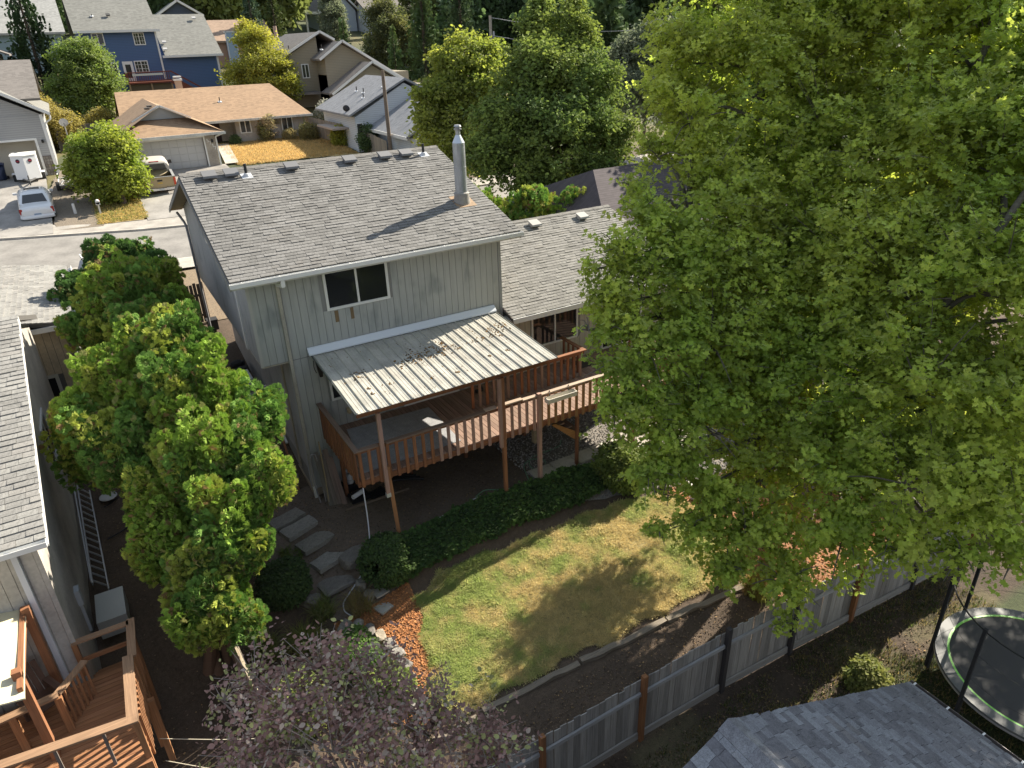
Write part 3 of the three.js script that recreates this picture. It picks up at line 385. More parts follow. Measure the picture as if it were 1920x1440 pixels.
obj('downspout', [bx(1.44, 1.53, 0.35, 6.72, 0.022, 0.1)], mat([0.46, 0.43, 0.36], { map: 'mottle', rep: [1, 0.5] }), house);
obj('drain_boot', [cyl(0.05, 0.05, 0.0, 0.36, 1.485, 0.07), cyl(0.06, 0.06, 0.3, 0.42, 1.485, 0.07)], white, house);
obj('downspout', [tube([[0.5, 6.9, -10.2], [0.62, 6.6, -9.9], [0.66, 6.2, -9.75], [0.66, 2.2, -9.75]], 0.045, 30)], mat([0.25, 0.25, 0.26]), house);
windowZ(house, 2.7, 4.545, 5.7, 6.81, 0.005, 2, 0.07);
windowZ(house, 2.43, 3.65, 3.0, 3.92, 0.005, 2, 0.06);
windowZ(house, 4.6, 6.5, 2.16, 4.25, 0.005, 2, 0.07, white, glass, 'sliding_door');
obj('wood_patch', bx(2.89, 2.99, 5.33, 5.66, 0.006, 0.02), mat([0.25, 0.17, 0.09], { map: 'grain' }), house, true);
obj('wood_patch', bx(3.34, 3.43, 5.33, 5.66, 0.006, 0.02), mat([0.25, 0.17, 0.09], { map: 'grain' }), house, true);
{ const L = obj('wall_lamp', [cyl(0.05, 0.1, 3.92, 4.36, 2.2, 0.2, 10), cyl(0.1, 0.03, 4.36, 4.44, 2.2, 0.2, 10), bx(2.17, 2.23, 4.2, 4.26, 0.01, 0.12)], mat([0.03, 0.022, 0.02], { roughness: 0.6 }), house); obj('hanger', tube([[2.08, 4.4, 0.1], [2.06, 4.2, 0.12], [2.1, 4.02, 0.12]], 0.01, 12, 5), darkIn, L); }
obj('wall_light', [bx(2.8, 2.92, 2.6, 2.66, 0.01, 0.14), new THREE.SphereGeometry(0.07, 12, 8).translate(2.86, 2.55, 0.1)], mat([0.5, 0.4, 0.25]), house);
obj('small_window', [bx(0.7, 0.72, 6.75, 7.2, -5.62, -5.05)], white, house).add(Object.assign(new THREE.Mesh(bx(0.695, 0.7, 6.8, 7.0, -5.5, -5.15), glass), { name: 'pane' }));
const ventM = mat([0.16, 0.16, 0.165], { roughness: 0.6 });
for (const x of [1.07, 1.69, 3.48, 5.35, 6.55, 7.3]) roofVent(house, x, -4.55, roofY(-4.55) + 0.02, ventM, 0.325);
pipeVent(house, 2.1, -4.4, roofY(-4.4) + 0.01, 0.36); pipeVent(house, 7.92, -4.45, roofY(-4.45) + 0.01, 0.36);
{ const f = thing('chimney_flue', 'tall galvanised metal chimney flue standing on the shingle roof', 'chimney', [7.73, 7.76, -1.4]); const galv = mat([0.5, 0.53, 0.56], { metalness: 0.55, roughness: 0.42, map: 'mottle', rep: [1.3, 0.5] });
  obj('collar', [new THREE.LatheGeometry([[0.27, -0.1], [0.25, 0.05], [0.225, 0.22], [0.25, 0.27], [0.2, 0.3], [0.19, 0.3]].map((p) => new THREE.Vector2(...p)), 28)], mat([0.33, 0.31, 0.28], { map: 'mottle', roughness: 0.7 }), f);
  const fl = obj('flashing', bx(-0.3, 0.34, -0.01, 0.005, -0.34, 0.36), mat([0.38, 0.26, 0.16], { map: 'speck', roughness: 0.8 }), f); fl.rotation.x = 0.325; fl.position.set(0, 0.02, 0);
  obj('flue_pipe', [cyl(0.185, 0.185, 0.2, 1.02, 0, 0, 28), cyl(0.192, 0.192, 1.02, 1.05, 0, 0, 28), cyl(0.183, 0.183, 1.05, 1.74, 0, 0, 28)], galv, f); obj('cone', [cyl(0.188, 0.075, 1.74, 1.96, 0, 0, 28)], mat([0.6, 0.64, 0.7], { metalness: 0.6, roughness: 0.3 }), f);
  obj('top_pipe', cyl(0.07, 0.07, 1.95, 2.12, 0, 0, 20), galv, f); obj('rain_cap', [cyl(0.11, 0.115, 2.1, 2.14, 0, 0, 24), cyl(0.07, 0.07, 2.14, 2.2, 0, 0, 12), cyl(0.115, 0.09, 2.19, 2.24, 0, 0, 24)], mat([0.35, 0.36, 0.38], { metalness: 0.5, roughness: 0.45 }), f); }
// single-storey wing
obj('wing_wall', [bx(8.235, 15.3, -0.2, 4.3, -8.9, -0.012), prism([[-0.02, 4.29], [-4.3, 5.8], [-8.88, 4.29]], 'x', 8.24, 15.28)], sidingBack, house);
const sidingW = mat([0.5, 0.47, 0.4], { map: 'stain', roughness: 0.75 });
boards(house, 'x', 8.24, 15.3, 0.28, 4.28, -0.012, 0.016, 0.203, sidingW, [[9.28, 11.15, 2.92, 4.03], [12.2, 14, 2.16, 4.2]]);
const wroof = obj('wing_roof', [prism([[0.61, 4.395], [-4.3, 6.045], [-9.2, 4.395], [-9.2, 4.28], [-4.3, 5.93], [0.61, 4.28]], 'x', 8.24, 15.72)], roofDeck, house);
shingle(wroof, V3(8.235, 4.4, 0.615), V3(1, 0, 0), V3(0, SL, -1).normalize(), 7.5, Math.hypot(4.915, 1.652), TONES.map((c) => [c[0] * 1.14, c[1] * 1.13, c[2] * 1.1]), { t: 0.016 });
for (let i = 0; i < 28; i++) obj('ridge_cap', prism([[-4.16, 6.04], [-4.3, 6.09 + 0.006 * (i % 2)], [-4.44, 6.04], [-4.44, 6.02], [-4.3, 6.06], [-4.16, 6.02]], 'x', 8.26 + i * 0.267, 8.26 + i * 0.267 + 0.28), ridgeM, wroof);
obj('fascia', [bx(8.24, 15.74, 4.24, 4.4, 0.62, 0.66), bx(8.24, 15.5, 4.27, 4.3, 0.02, 0.619)], white, wroof);
obj('wall_flashing', [prism([[0.6, 4.42], [0.02, 4.62], [0.02, 4.57], [0.6, 4.37]], 'x', 8.215, 8.26)], mat([0.14, 0.12, 0.11]), house);
windowZ(house, 9.28, 11.15, 2.92, 4.03, 0.005, 2, 0.06); windowZ(house, 12.2, 14, 2.16, 4.2, 0.005, 2, 0.06, white, glass, 'sliding_door');
for (const [x, z] of [[11.9, -3.85], [14.05, -3.8]]) roofVent(house, x, z, 4.4 + SL * (0.615 - z) + 0.02, mat([0.4, 0.39, 0.37]), 0.325);
// ---------------------------------------------------------------- patio cover
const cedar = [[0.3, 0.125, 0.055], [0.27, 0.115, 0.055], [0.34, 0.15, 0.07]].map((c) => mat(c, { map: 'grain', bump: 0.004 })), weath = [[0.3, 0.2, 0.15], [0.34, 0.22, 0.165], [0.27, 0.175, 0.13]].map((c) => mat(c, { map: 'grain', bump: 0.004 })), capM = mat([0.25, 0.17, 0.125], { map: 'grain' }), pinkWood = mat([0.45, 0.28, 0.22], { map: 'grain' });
{
  const t = thing('patio_cover', 'ribbed cream metal patio cover on wooden posts over the deck', 'patio cover');
  const tin = [[0.49, 0.475, 0.42], [0.47, 0.46, 0.41], [0.505, 0.485, 0.43]].map((c) => mat(c, { roughness: 0.45, map: 'mottle', rep: [0.5, 0.5] }));
  const x0 = 2.06, x1 = 7.87, n = 20, w = (x1 - x0) / n, yb = 4.575, yf = 4.286, zb = 0.06, zf = 3.58;
  for (let i = 0; i < n; i++) { const a = x0 + i * w, s = [[a, 0], [a + 0.012, 0.04], [a + 0.036, 0.042], [a + 0.05, 0.004], [a + 0.12, 0.004], [a + 0.13, 0.011], [a + 0.15, 0.011], [a + 0.16, 0.004], [a + 0.21, 0.004], [a + 0.22, 0.011], [a + 0.24, 0.011], [a + 0.25, 0.004], [a + w - 0.001, 0.003], [a + w - 0.001, -0.004], [a, -0.004]]; const g = prism(s, 'z', 0, 1); const P = g.attributes.position; for (let k = 0; k < P.count; k++) { const f = P.getZ(k); P.setXYZ(k, P.getX(k), P.getY(k) + lerp(yb, yf, f), lerp(zb, zf + 0.006 * (i % 3), f)); } g.computeVertexNormals(); obj('roof_panel', g, tin[i % 3], t); }
  obj('wall_flashing', [prism([[0.02, 4.78], [0.06, 4.78], [0.2, 4.64], [0.2, 4.6], [0.02, 4.6]], 'x', 1.97, 7.9)], mat([0.68, 0.72, 0.78], { roughness: 0.4 }), t);
  for (const x of [2.035, 7.875]) obj('edge_trim', prism([[zb, yb + 0.02], [zf, yf + 0.02], [zf, yf - 0.03], [zb, yb - 0.03]], 'x', x, x + 0.02), mat([0.12, 0.13, 0.12]), t);
  obj('beam', bx(2.15, 7.75, 4.02, 4.2, 3.2, 3.29), cedar[1], t, true);
  for (let x = 2.3; x < 7.8; x += 0.9) obj('rafter', prism([[0.06, yb - 0.01], [3.5, yf - 0.005], [3.44, yf - 0.1], [0.06, yb - 0.15]], 'x', x, x + 0.045), cedar[0], t);
  const post = (x, z, y1, y0, w, m) => obj('post', bx(x - w / 2, x + w / 2, y0, y1, z - w / 2, z + w / 2), m, t, true);
  post(2.68, 3.29, 4.02, 1.62, 0.1, pinkWood); post(6.24, 3.3, 4.02, -0.1, 0.1, cedar[2]); post(6.14, 3.33, 4.02, 1.85, 0.09, pinkWood);
  obj('post', bar([2.86, -0.45, 3.3], [2.76, 2.4, 3.26], 0.1, 0.1), mat([0.42, 0.2, 0.09], { map: 'grain' }), t, true);
  obj('post_bracket', bx(2.62, 2.74, 1.5, 1.62, 3.235, 3.345), mat([0.55, 0.57, 0.6], { metalness: 0.5, roughness: 0.5 }), t);
  const items = []; const put = (x, f, s) => items.push([V3(x, lerp(yb, yf, f) + 0.015, lerp(zb, zf, f)), Q(rr(-0.5, 0.5), R() * 6.3, rr(-0.5, 0.5)), V3(s * rr(0.6, 1.4), s * 0.5, s * rr(0.5, 1)), pick([col(0.2, 0.11, 0.03), col(0.13, 0.085, 0.04), col(0.28, 0.16, 0.045), col(0.07, 0.05, 0.03)])]);
  for (let i = 0; i < 750; i++) { const x = rr(2.6, 7.7), f = 0.42 - (x - 5) * 0.045 + rr(-0.07, 0.07) * (1 + R()); if (fbm(x * 2.2, f * 9, 5, 2) > 0.43) put(x, clamp(f, 0.05, 0.95), rr(0.015, 0.045)); }
  for (let i = 0; i < 170; i++) put(rr(2.2, 7.7), rr(0.1, 0.97), rr(0.01, 0.026)); for (const [x, f] of [[2.75, 0.72], [2.75, 0.8], [3.3, 0.73], [5.1, 0.82], [6.3, 0.72], [6.9, 0.7], [4.4, 0.8], [7.2, 0.45]]) for (let i = 0; i < 9; i++) put(x + rr(-0.05, 0.05), f + rr(-0.014, 0.014), rr(0.02, 0.04));
  const l = scatter('leaf_litter', new THREE.BoxGeometry(1, 1, 1), mat([1, 1, 1], { roughness: 1 }), scene, items); tag(l, 'rusty dead leaves gathered on the metal patio cover', 'leaf litter');
}
// ---------------------------------------------------------------- deck
const deck = thing('deck', 'red brown timber deck with baluster railings under the patio cover', 'deck');
{
  const X0 = 2.06, X1 = 12.9, Y = 2.15, n = 75, w = (X1 - X0) / n;
  for (let i = 0; i < n; i++) obj('deck_board', bx(X0 + i * w + 0.006, X0 + (i + 1) * w - 0.006, Y - 0.038, Y + 0.0015 * (i % 3), 0.03, 3.12 + 0.01 * ((i * 7) % 3)), weath[i % 3], deck, true);
  obj('joists', [...Array(16)].map((_, i) => bx(X0, X1, Y - 0.2, Y - 0.039, 0.1 + i * 0.19, 0.14 + i * 0.19)), mat([0.26, 0.16, 0.1], { map: 'grain' }), deck);
  obj('rim_board', [bx(X0 - 0.02, X1, 1.95, Y - 0.04, 3.1, 3.14)], cedar[1], deck, true); obj('rim_board', [bx(X0 - 0.04, X0 - 0.001, 1.95, Y - 0.04, 0.03, 3.14)], cedar[0], deck, true);
  const bal = (x, z, y0, y1, alongX, m) => { const b = obj('baluster', bx(x - (alongX ? 0.043 : 0.018), x + (alongX ? 0.043 : 0.018), y0, y1, z - (alongX ? 0.018 : 0.043), z + (alongX ? 0.018 : 0.043)), m, deck, true); b.rotation.y = 0; return b; };
  // front run
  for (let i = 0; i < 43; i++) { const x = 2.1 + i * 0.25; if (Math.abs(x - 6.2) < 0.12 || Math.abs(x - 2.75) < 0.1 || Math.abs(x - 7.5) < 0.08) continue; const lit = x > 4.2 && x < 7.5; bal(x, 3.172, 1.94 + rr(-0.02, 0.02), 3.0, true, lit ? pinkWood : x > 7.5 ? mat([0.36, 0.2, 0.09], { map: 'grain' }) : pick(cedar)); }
  for (let i = 0; i < 15; i++) bal(2.0, 0.2 + i * 0.205, 1.94 + rr(-0.02, 0.02), 3.02, false, pick(cedar));
  obj('top_rail', bx(2.02, 12.9, 2.93, 3.02, 3.115, 3.152), cedar[1], deck, true); obj('top_rail', bx(2.02, 2.06, 2.93, 3.02, 0.05, 3.15), cedar[1], deck, true);
  obj('cap_rail', bx(1.96, 2.1, 3.02, 3.06, 0.04, 3.22), capM, deck, true); obj('cap_rail', bx(2.1, 2.62, 3.02, 3.06, 3.08, 3.22), capM, deck, true); obj('cap_rail', bx(2.82, 5.75, 3.02, 3.06, 3.08, 3.22), capM, deck, true);
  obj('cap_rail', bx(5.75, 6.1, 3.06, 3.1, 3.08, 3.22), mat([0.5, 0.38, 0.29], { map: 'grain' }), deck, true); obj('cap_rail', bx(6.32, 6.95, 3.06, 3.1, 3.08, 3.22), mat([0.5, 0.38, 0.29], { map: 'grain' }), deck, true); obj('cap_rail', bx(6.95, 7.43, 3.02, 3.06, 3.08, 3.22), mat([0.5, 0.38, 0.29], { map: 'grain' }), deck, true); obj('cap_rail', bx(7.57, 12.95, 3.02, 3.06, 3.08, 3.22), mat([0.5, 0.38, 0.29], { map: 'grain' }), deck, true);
  for (const [x, z, y0, y1, m] of [[2.66, 3.12, 1.9, 3.04, cedar[0]], [7.5, 3.2, -0.2, 3.12, pinkWood], [11.1, 3.2, -0.2, 3.12, cedar[2]], [12.85, 3.2, -0.2, 3.12, cedar[2]]]) obj('rail_post', bx(x - 0.055, x + 0.055, y0, y1, z - 0.055, z + 0.055), m, deck, true);
  obj('post_brace', [bx(7.36, 7.64, 1.45, 1.93, 2.98, 3.14)], mat([0.25, 0.2, 0.13], { map: 'grain' }), deck); for (const [x, z] of [[2.3, 0.5], [4.4, 0.5], [6.3, 0.6], [8.6, 0.5]]) obj('support_post', bx(x - 0.05, x + 0.05, -0.2, 1.95, z - 0.05, z + 0.05), cedar[1], deck, true);
  // right end and inner railing
  for (let i = 0; i < 12; i++) bal(12.88, 0.25 + i * 0.25, 1.96, 3.0, false, cedar[2]); obj('cap_rail', bx(12.8, 12.95, 3.02, 3.06, 0.1, 3.08), capM, deck, true);
  for (let i = 0; i < 17; i++) bal(6.3 + i * 0.25, 1.36, Y + 0.01, 3.05, true, pick([cedar[0], cedar[1], weath[0]])); for (let i = 0; i < 4; i++) bal(10.42, 0.25 + i * 0.27, Y + 0.01, 3.05, false, cedar[1]);
  obj('top_rail', bx(6.2, 10.42, 2.97, 3.06, 1.38, 1.415), cedar[1], deck, true); obj('cap_rail', bx(6.2, 10.5, 3.06, 3.1, 1.3, 1.44), cedar[0], deck, true); obj('cap_rail', bx(10.36, 10.5, 3.06, 3.1, 0.08, 1.29), cedar[1], deck, true);
  // steps under the right end
  obj('stair_stringer', [prism([[8.1, 1.75], [8.25, 1.75], [9.15, 1.15], [9.15, 0.98], [8.95, 0.98]], 'z', 2.9, 2.95)], mat([0.42, 0.2, 0.07], { map: 'grain' }), deck); for (let i = 0; i < 3; i++) obj('stair_tread', bx(8.3 + i * 0.28, 8.6 + i * 0.28, 1.62 - i * 0.2, 1.66 - i * 0.2, 2.0, 2.9), weath[0], deck, true); obj('support_post', bx(8.98, 9.07, 0, 1.95, 2.93, 3.02), cedar[1], deck, true);
}
{ const r = obj('rug', prism([[2.62, 0.4], [5.2, 0.5], [5.12, 2.82], [2.25, 2.86]], 'y', 2.154, 2.166), mat([0.36, 0.365, 0.38], { map: 'speck', bump: 0.003, rep: [1.2, 1.2] })); tag(r, 'pale grey rug spread on the deck boards', 'rug'); }
{ const r = obj('door_mat', bx(10.7, 11.3, 2.155, 2.17, 0.3, 0.9), mat([0.05, 0.04, 0.035], { map: 'speck' })); tag(r, 'dark door mat at the right end of the deck', 'mat'); }
{ const t = thing('planter_box', 'empty white trough planter hooked on the outer deck railing', 'planter', [8.2, 2.78, 3.3]); const m = mat([0.68, 0.64, 0.56], { roughness: 0.6 }); obj('trough', [bx(-0.5, 0.5, 0, 0.012, -0.09, 0.09), prism([[-0.09, 0.01], [-0.11, 0.15], [-0.09, 0.15], [-0.075, 0.01]], 'x', -0.5, 0.5), prism([[0.09, 0.01], [0.11, 0.15], [0.09, 0.15], [0.075, 0.01]], 'x', -0.5, 0.5), bx(-0.51, -0.49, 0, 0.15, -0.1, 0.1), bx(0.49, 0.51, 0, 0.15, -0.1, 0.1)], m, t); obj('hook', [bx(-0.35, -0.32, 0.1, 0.32, -0.12, -0.1), bx(0.32, 0.35, 0.1, 0.32, -0.12, -0.1)], mat([0.1, 0.1, 0.1]), t); }
{ const t = thing('hand_tool', 'small black and yellow tool lying on the deck by the wall', 'tool', [7.0, 2.155, 0.45], 0.3); obj('body', [bx(-0.13, 0.13, 0, 0.09, -0.06, 0.06), cyl(0.05, 0.05, 0.0, 0.13, 0.1, 0, 12)], mat([0.03, 0.03, 0.03]), t); obj('band', bx(-0.04, 0.0, 0.0, 0.1, -0.065, 0.065), mat([0.5, 0.4, 0.05]), t); }
// ---------------------------------------------------------------- things beneath and beside the deck
const grip = mat([0.16, 0.14, 0.12], { map: 'grain' }), blk = mat([0.012, 0.012, 0.016], { roughness: 0.5 });
[[1.72, 0.62, 1.7, 0.5], [1.85, 0.66, 1.62, 0.58], [1.98, 0.7, 1.78, 0.62], [2.08, 0.78, 1.5, 0.66]].forEach(([x, z, h, zt], i) => { const p = obj('plank', bar([x + 0.02, 0.0, z + 0.12], [x - 0.1, h, zt - 0.15], 0.14, 0.03, V3(0, 0, 1)), mat([0.2 + 0.02 * i, 0.18, 0.15], { map: 'grain' }), scene, true); tag(p, ['widest leaning plank, nearest the downspout by the deck corner', 'second grey plank leaning under the deck corner', 'tallest grey plank leaning under the deck corner', 'shortest grey plank, nearest the black trays under the deck'][i], 'plank'); });
tag(obj('bamboo_pole', tube([[1.68, 0, 0.72], [1.72, 0.9, 0.62], [1.74, 2.1, 0.5]], 0.02, 12, 6), mat([0.36, 0.28, 0.16])), 'thin bamboo pole leaning at the deck corner', 'pole');
tag(obj('bent_pipe', tube([[1.5, 0.05, 0.45], [1.42, 0.9, 0.4], [1.45, 1.6, 0.4], [1.55, 1.7, 0.4], [1.62, 1.5, 0.4], [1.64, 0.1, 0.55]], 0.022, 30, 6), mat([0.3, 0.28, 0.27])), 'bent grey pipe hoop standing by the downspout', 'pipe');
[[2.55, 0.85, 0.28], [2.5, 0.2, 0.42], [2.75, -0.35, 0.3], [3.1, 0.98, 0.16]].forEach(([x, z, hh], i) => { const t = thing('plant_tray', ['black slatted tray with a white roll on it under the deck', 'black slatted tray beneath the white bucket', 'black slatted tray deepest under the deck', 'low black slatted tray under the deck corner'][i], 'tray', [x, 0, z], 0.1 * i); obj('tray', [bx(-0.28, 0.28, 0, hh * 0.5, -0.2, 0.2)], blk, t); for (let k = 0; k < 8; k++) obj('slat', bx(-0.27 + k * 0.07, -0.235 + k * 0.07, hh * 0.5, hh * 0.5 + 0.03, -0.2, 0.2), blk, t); });
{ const t = thing('bucket', 'white plastic bucket standing on a tray under the deck', 'bucket', [2.52, 0.24, 0.2]); obj('pail', new THREE.LatheGeometry([[0, 0], [0.12, 0], [0.15, 0.36], [0.16, 0.37], [0.14, 0.37], [0.11, 0.02], [0, 0.02]].map((p) => new THREE.Vector2(...p)), 20), mat([0.62, 0.63, 0.65], { roughness: 0.4 }), t); obj('handle', tube([[-0.15, 0.32, 0], [-0.12, 0.2, 0.13], [0, 0.16, 0.17], [0.12, 0.2, 0.13], [0.15, 0.32, 0]], 0.006, 14, 5), mat([0.3, 0.3, 0.3]), t); }
{ const g = new THREE.LatheGeometry([[0, -0.2], [0.06, -0.2], [0.07, -0.18], [0.07, 0.18], [0.06, 0.2], [0.025, 0.2], [0.025, 0.1], [0, 0.1]].map((p) => new THREE.Vector2(...p)), 18).rotateZ(Math.PI / 2).rotateY(0.4).translate(2.5, 0.245, 0.95); tag(obj('white_roll', g, mat([0.7, 0.7, 0.72])), 'white rolled sheet lying on the front black tray', 'roll'); }
[0, 1, 2, 3, 4].forEach((i) => { const a = -0.5 + i * 0.32; tag(obj('drain_hose', tube([[3.55, 0.12, 0.62], [3.9 + 0.1 * Math.cos(a), 0.14, 0.62 + 0.25 * Math.sin(a)], [4.35 + 0.06 * i, 0.07, 0.62 + 0.6 * Math.sin(a)]], 0.04, 14, 7), blk), 'black drain hose fanned out on the soil under the deck', 'hose', 'black hoses under the deck'); });
[0, 1].forEach((i) => tag(obj('chrome_rod', bar([3.5 + i * 0.1, 0.05, 0.95], [3.48 + i * 0.1, 0.5, 0.5], 0.018, 0.018), mat([0.7, 0.7, 0.7], { metalness: 0.7, roughness: 0.3 })), 'thin bright rod leaning under the deck beside the hoses', 'rod', 'bright rods under the deck'));
tag(obj('garden_hose', tube([[9.45, 0.05, 1.5], [9.2, 0.04, 1.75], [8.8, 0.04, 1.8], [8.05, 0.04, 1.85], [7.75, 0.04, 2.2], [7.8, 0.04, 2.6], [8.1, 0.04, 2.55], [8.3, 0.04, 2.2], [8.0, 0.05, 1.95], [7.6, 0.04, 2.1], [7.35, 0.04, 2.7], [7.15, 0.04, 3.3], [6.6, 0.04, 2.95], [6.3, 0.05, 2.85], [5.9, 0.04, 2.6], [5.5, 0.05, 2.75]], 0.016, 140, 6), mat([0.14, 0.3, 0.18], { roughness: 0.5 })), 'green garden hose looping across the gravel under the deck', 'hose');
tag(obj('white_pipe', tube([[5.6, 0.1, 2.85], [4.6, 0.07, 3.0], [3.4, 0.03, 3.2]], 0.016, 20, 6), white), 'straight white pipe lying along the ivy edge', 'pipe');
tag(obj('white_hose', tube([[2.06, 1.95, 3.2], [2.06, 1.0, 3.2], [2.0, 0.1, 3.22], [1.78, -0.43, 3.3], [1.5, -0.6, 3.5], [1.15, -0.75, 3.7], [0.92, -0.85, 3.85], [0.86, -0.95, 4.05], [0.98, -1.0, 4.3]], 0.018, 60, 6), mat([0.62, 0.64, 0.72], { roughness: 0.5 })), 'white hose hanging from the deck corner down to the pond stones', 'hose');
tag(obj('edging_board', bx(2.0, 4.0, 0, 0.09, 1.22, 1.26), mat([0.2, 0.15, 0.11], { map: 'grain' }), scene, true), 'low wooden edging board on the soil under the deck', 'edging');
tag(obj('gate_post', bar([1.12, 0.1, -0.5], [1.05, 1.75, -1.2], 0.1, 0.05, V3(1, 0, 0)), cedar[2], scene, true), 'orange brown post leaning beside the recessed house wall', 'post');
tag(obj('drain_pipe', tube([[1.2, 0.5, -0.75], [1.1, 0.12, -0.65], [0.7, 0.07, -0.4], [0.3, 0.05, -0.3]], 0.05, 20, 8), mat([0.25, 0.23, 0.21])), 'grey drain pipe lying on dark soil left of the house', 'pipe');
{ const t = thing('heat_pump', 'white heat pump unit on a stand against the left side of the house', 'heat pump', [0.98, 1.0, -5.6]); obj('cabinet', [bx(-0.18, 0.18, 0.35, 1.0, -0.45, 0.45)], mat([0.62, 0.64, 0.66], { roughness: 0.5 }), t); obj('grille', [bx(-0.2, -0.18, 0.42, 0.93, -0.4, 0.15), bx(-0.1, 0.1, 0.5, 0.62, 0.45, 0.46)], mat([0.2, 0.2, 0.21]), t); obj('stand', [bx(-0.2, 0.25, 0.28, 0.34, -0.5, 0.5), bx(-0.18, -0.14, -0.1, 0.28, -0.4, -0.36), bx(-0.18, -0.14, -0.1, 0.28, 0.36, 0.4), bx(0.14, 0.18, -0.1, 0.28, 0.36, 0.4), bx(0.14, 0.18, -0.1, 0.28, -0.4, -0.36)], mat([0.5, 0.5, 0.5]), t); }
tag(obj('line_cover', [bx(1.36, 1.44, 0.9, 1.9, -4.6, -4.5), bar([1.4, 1.55, -4.5], [1.4, 0.6, -2.6], 0.07, 0.07)], white), 'white pipe cover running down the left house wall', 'pipe cover');
tag(obj('wood_heap', [0, 1, 2, 3, 4, 5].map((i) => stone(0.4, 0.3, 0.35, i).translate(0.95 + 0.15 * (i % 2), 1.55 + 0.12 * (i % 3), -7.6 + 0.22 * i)), mat([0.03, 0.03, 0.032])), 'black rubbish bag heap against the left house wall', 'bags');
// gate between the houses
{ const t = thing('side_gate', 'dark plank gate with cross rails left of the grey house', 'gate', [-0.42, H(0, -12), -12]); const gm = mat([0.075, 0.06, 0.052], { map: 'grain' }); for (let i = 0; i < 9; i++) obj('plank', bx(i * 0.142, i * 0.142 + 0.118, 0.08, 1.72 + 0.04 * Math.sin(i * 2), 0, 0.022), gm, t, true); obj('cross_rail', bx(0, 1.28, 0.35, 0.44, 0.024, 0.06), gm, t, true); obj('cross_rail', bx(0, 1.28, 1.2, 1.29, 0.024, 0.06), gm, t, true); obj('gate_post', bx(1.29, 1.38, 0, 1.8, -0.02, 0.08), mat([0.42, 0.3, 0.2], { map: 'grain' }), t, true); obj('gate_post', bx(-0.13, -0.03, 0, 1.8, -0.02, 0.08), cedar[1], t, true); obj('sill', bx(-0.1, 1.3, 0, 0.06, 0.0, 0.06), mat([0.45, 0.36, 0.26]), t, true); }
tag(obj('storage_tub', [bx(0.72, 1.1, 1.9, 2.3, -11.4, -11.0), bx(0.7, 1.12, 2.3, 2.34, -11.42, -10.98)], mat([0.02, 0.02, 0.022])), 'black tub standing inside the side gate', 'tub');
// ---------------------------------------------------------------- back fence
{
  const P = [[-2.0, 10.7], [0.2, 10.8], [2.5, 10.92], [4.83, 11.03], [6.97, 11.17], [8.9, 11.35], [10.73, 11.56], [12.9, 11.7], [15.2, 11.8]];
  const t = thing('plank_fence', 'weathered grey plank fence along the back of the lawn', 'fence'); const gm = [[0.34, 0.315, 0.285], [0.42, 0.39, 0.355], [0.28, 0.26, 0.235], [0.37, 0.345, 0.315], [0.45, 0.42, 0.38]].map((c) => mat(c, { map: 'grain', bump: 0.006, rep: [0.5, 2.2] })), railM = mat([0.44, 0.43, 0.42], { map: 'grain', bump: 0.004 }), pm = [mat([0.06, 0.052, 0.05], { map: 'grain' }), mat([0.3, 0.13, 0.05], { map: 'grain' })];
  const postOrange = [0, 1, 1, 1, 0, 0, 1, 0, 1];
  for (let i = 0; i < P.length; i++) { const [x, z] = P[i], y = H(x, z); obj('post', bx(x - 0.05, x + 0.05, y - 0.2, y + 1.86, z - 0.02, z + 0.08), pm[postOrange[i]], t, true); }
  for (let i = 0; i + 1 < P.length; i++) {
    const [xa, za] = P[i], [xb, zb] = P[i + 1], L = Math.hypot(xb - xa, zb - za), dx = (xb - xa) / L, dz = (zb - za) / L, n = Math.round(L / 0.145);
    for (let k = 0; k < n; k++) { const s0 = (k + 0.03) * L / n, s = s0 + L / n * 0.47, x = xa + dx * s, z = za + dz * s, y = H(x, z) + 0.1, h = 1.72 + rr(-0.025, 0.02) - 0.1; const b = obj('fence_board', bx(-L / n * 0.475, L / n * 0.475, 0, h, -0.011, 0.008), pick(gm), t, true); b.position.set(x, y, z - 0.035 + rr(-0.005, 0.004)); b.rotation.set(rr(-0.008, 0.008), -Math.atan2(dz, dx), rr(-0.008, 0.008)); }
    const r = (h0, hh, th, m, nm) => obj(nm, bar([xa + dx * 0.055, H(xa, za) + h0, za + 0.005], [xb - dx * 0.055, H(xb, zb) + h0, zb + 0.005], th, hh), m, t, true); r(1.36, 0.09, 0.045, railM, 'rail'); r(0.14, 0.19, 0.036, gm[1], 'kick_board');
  }
}
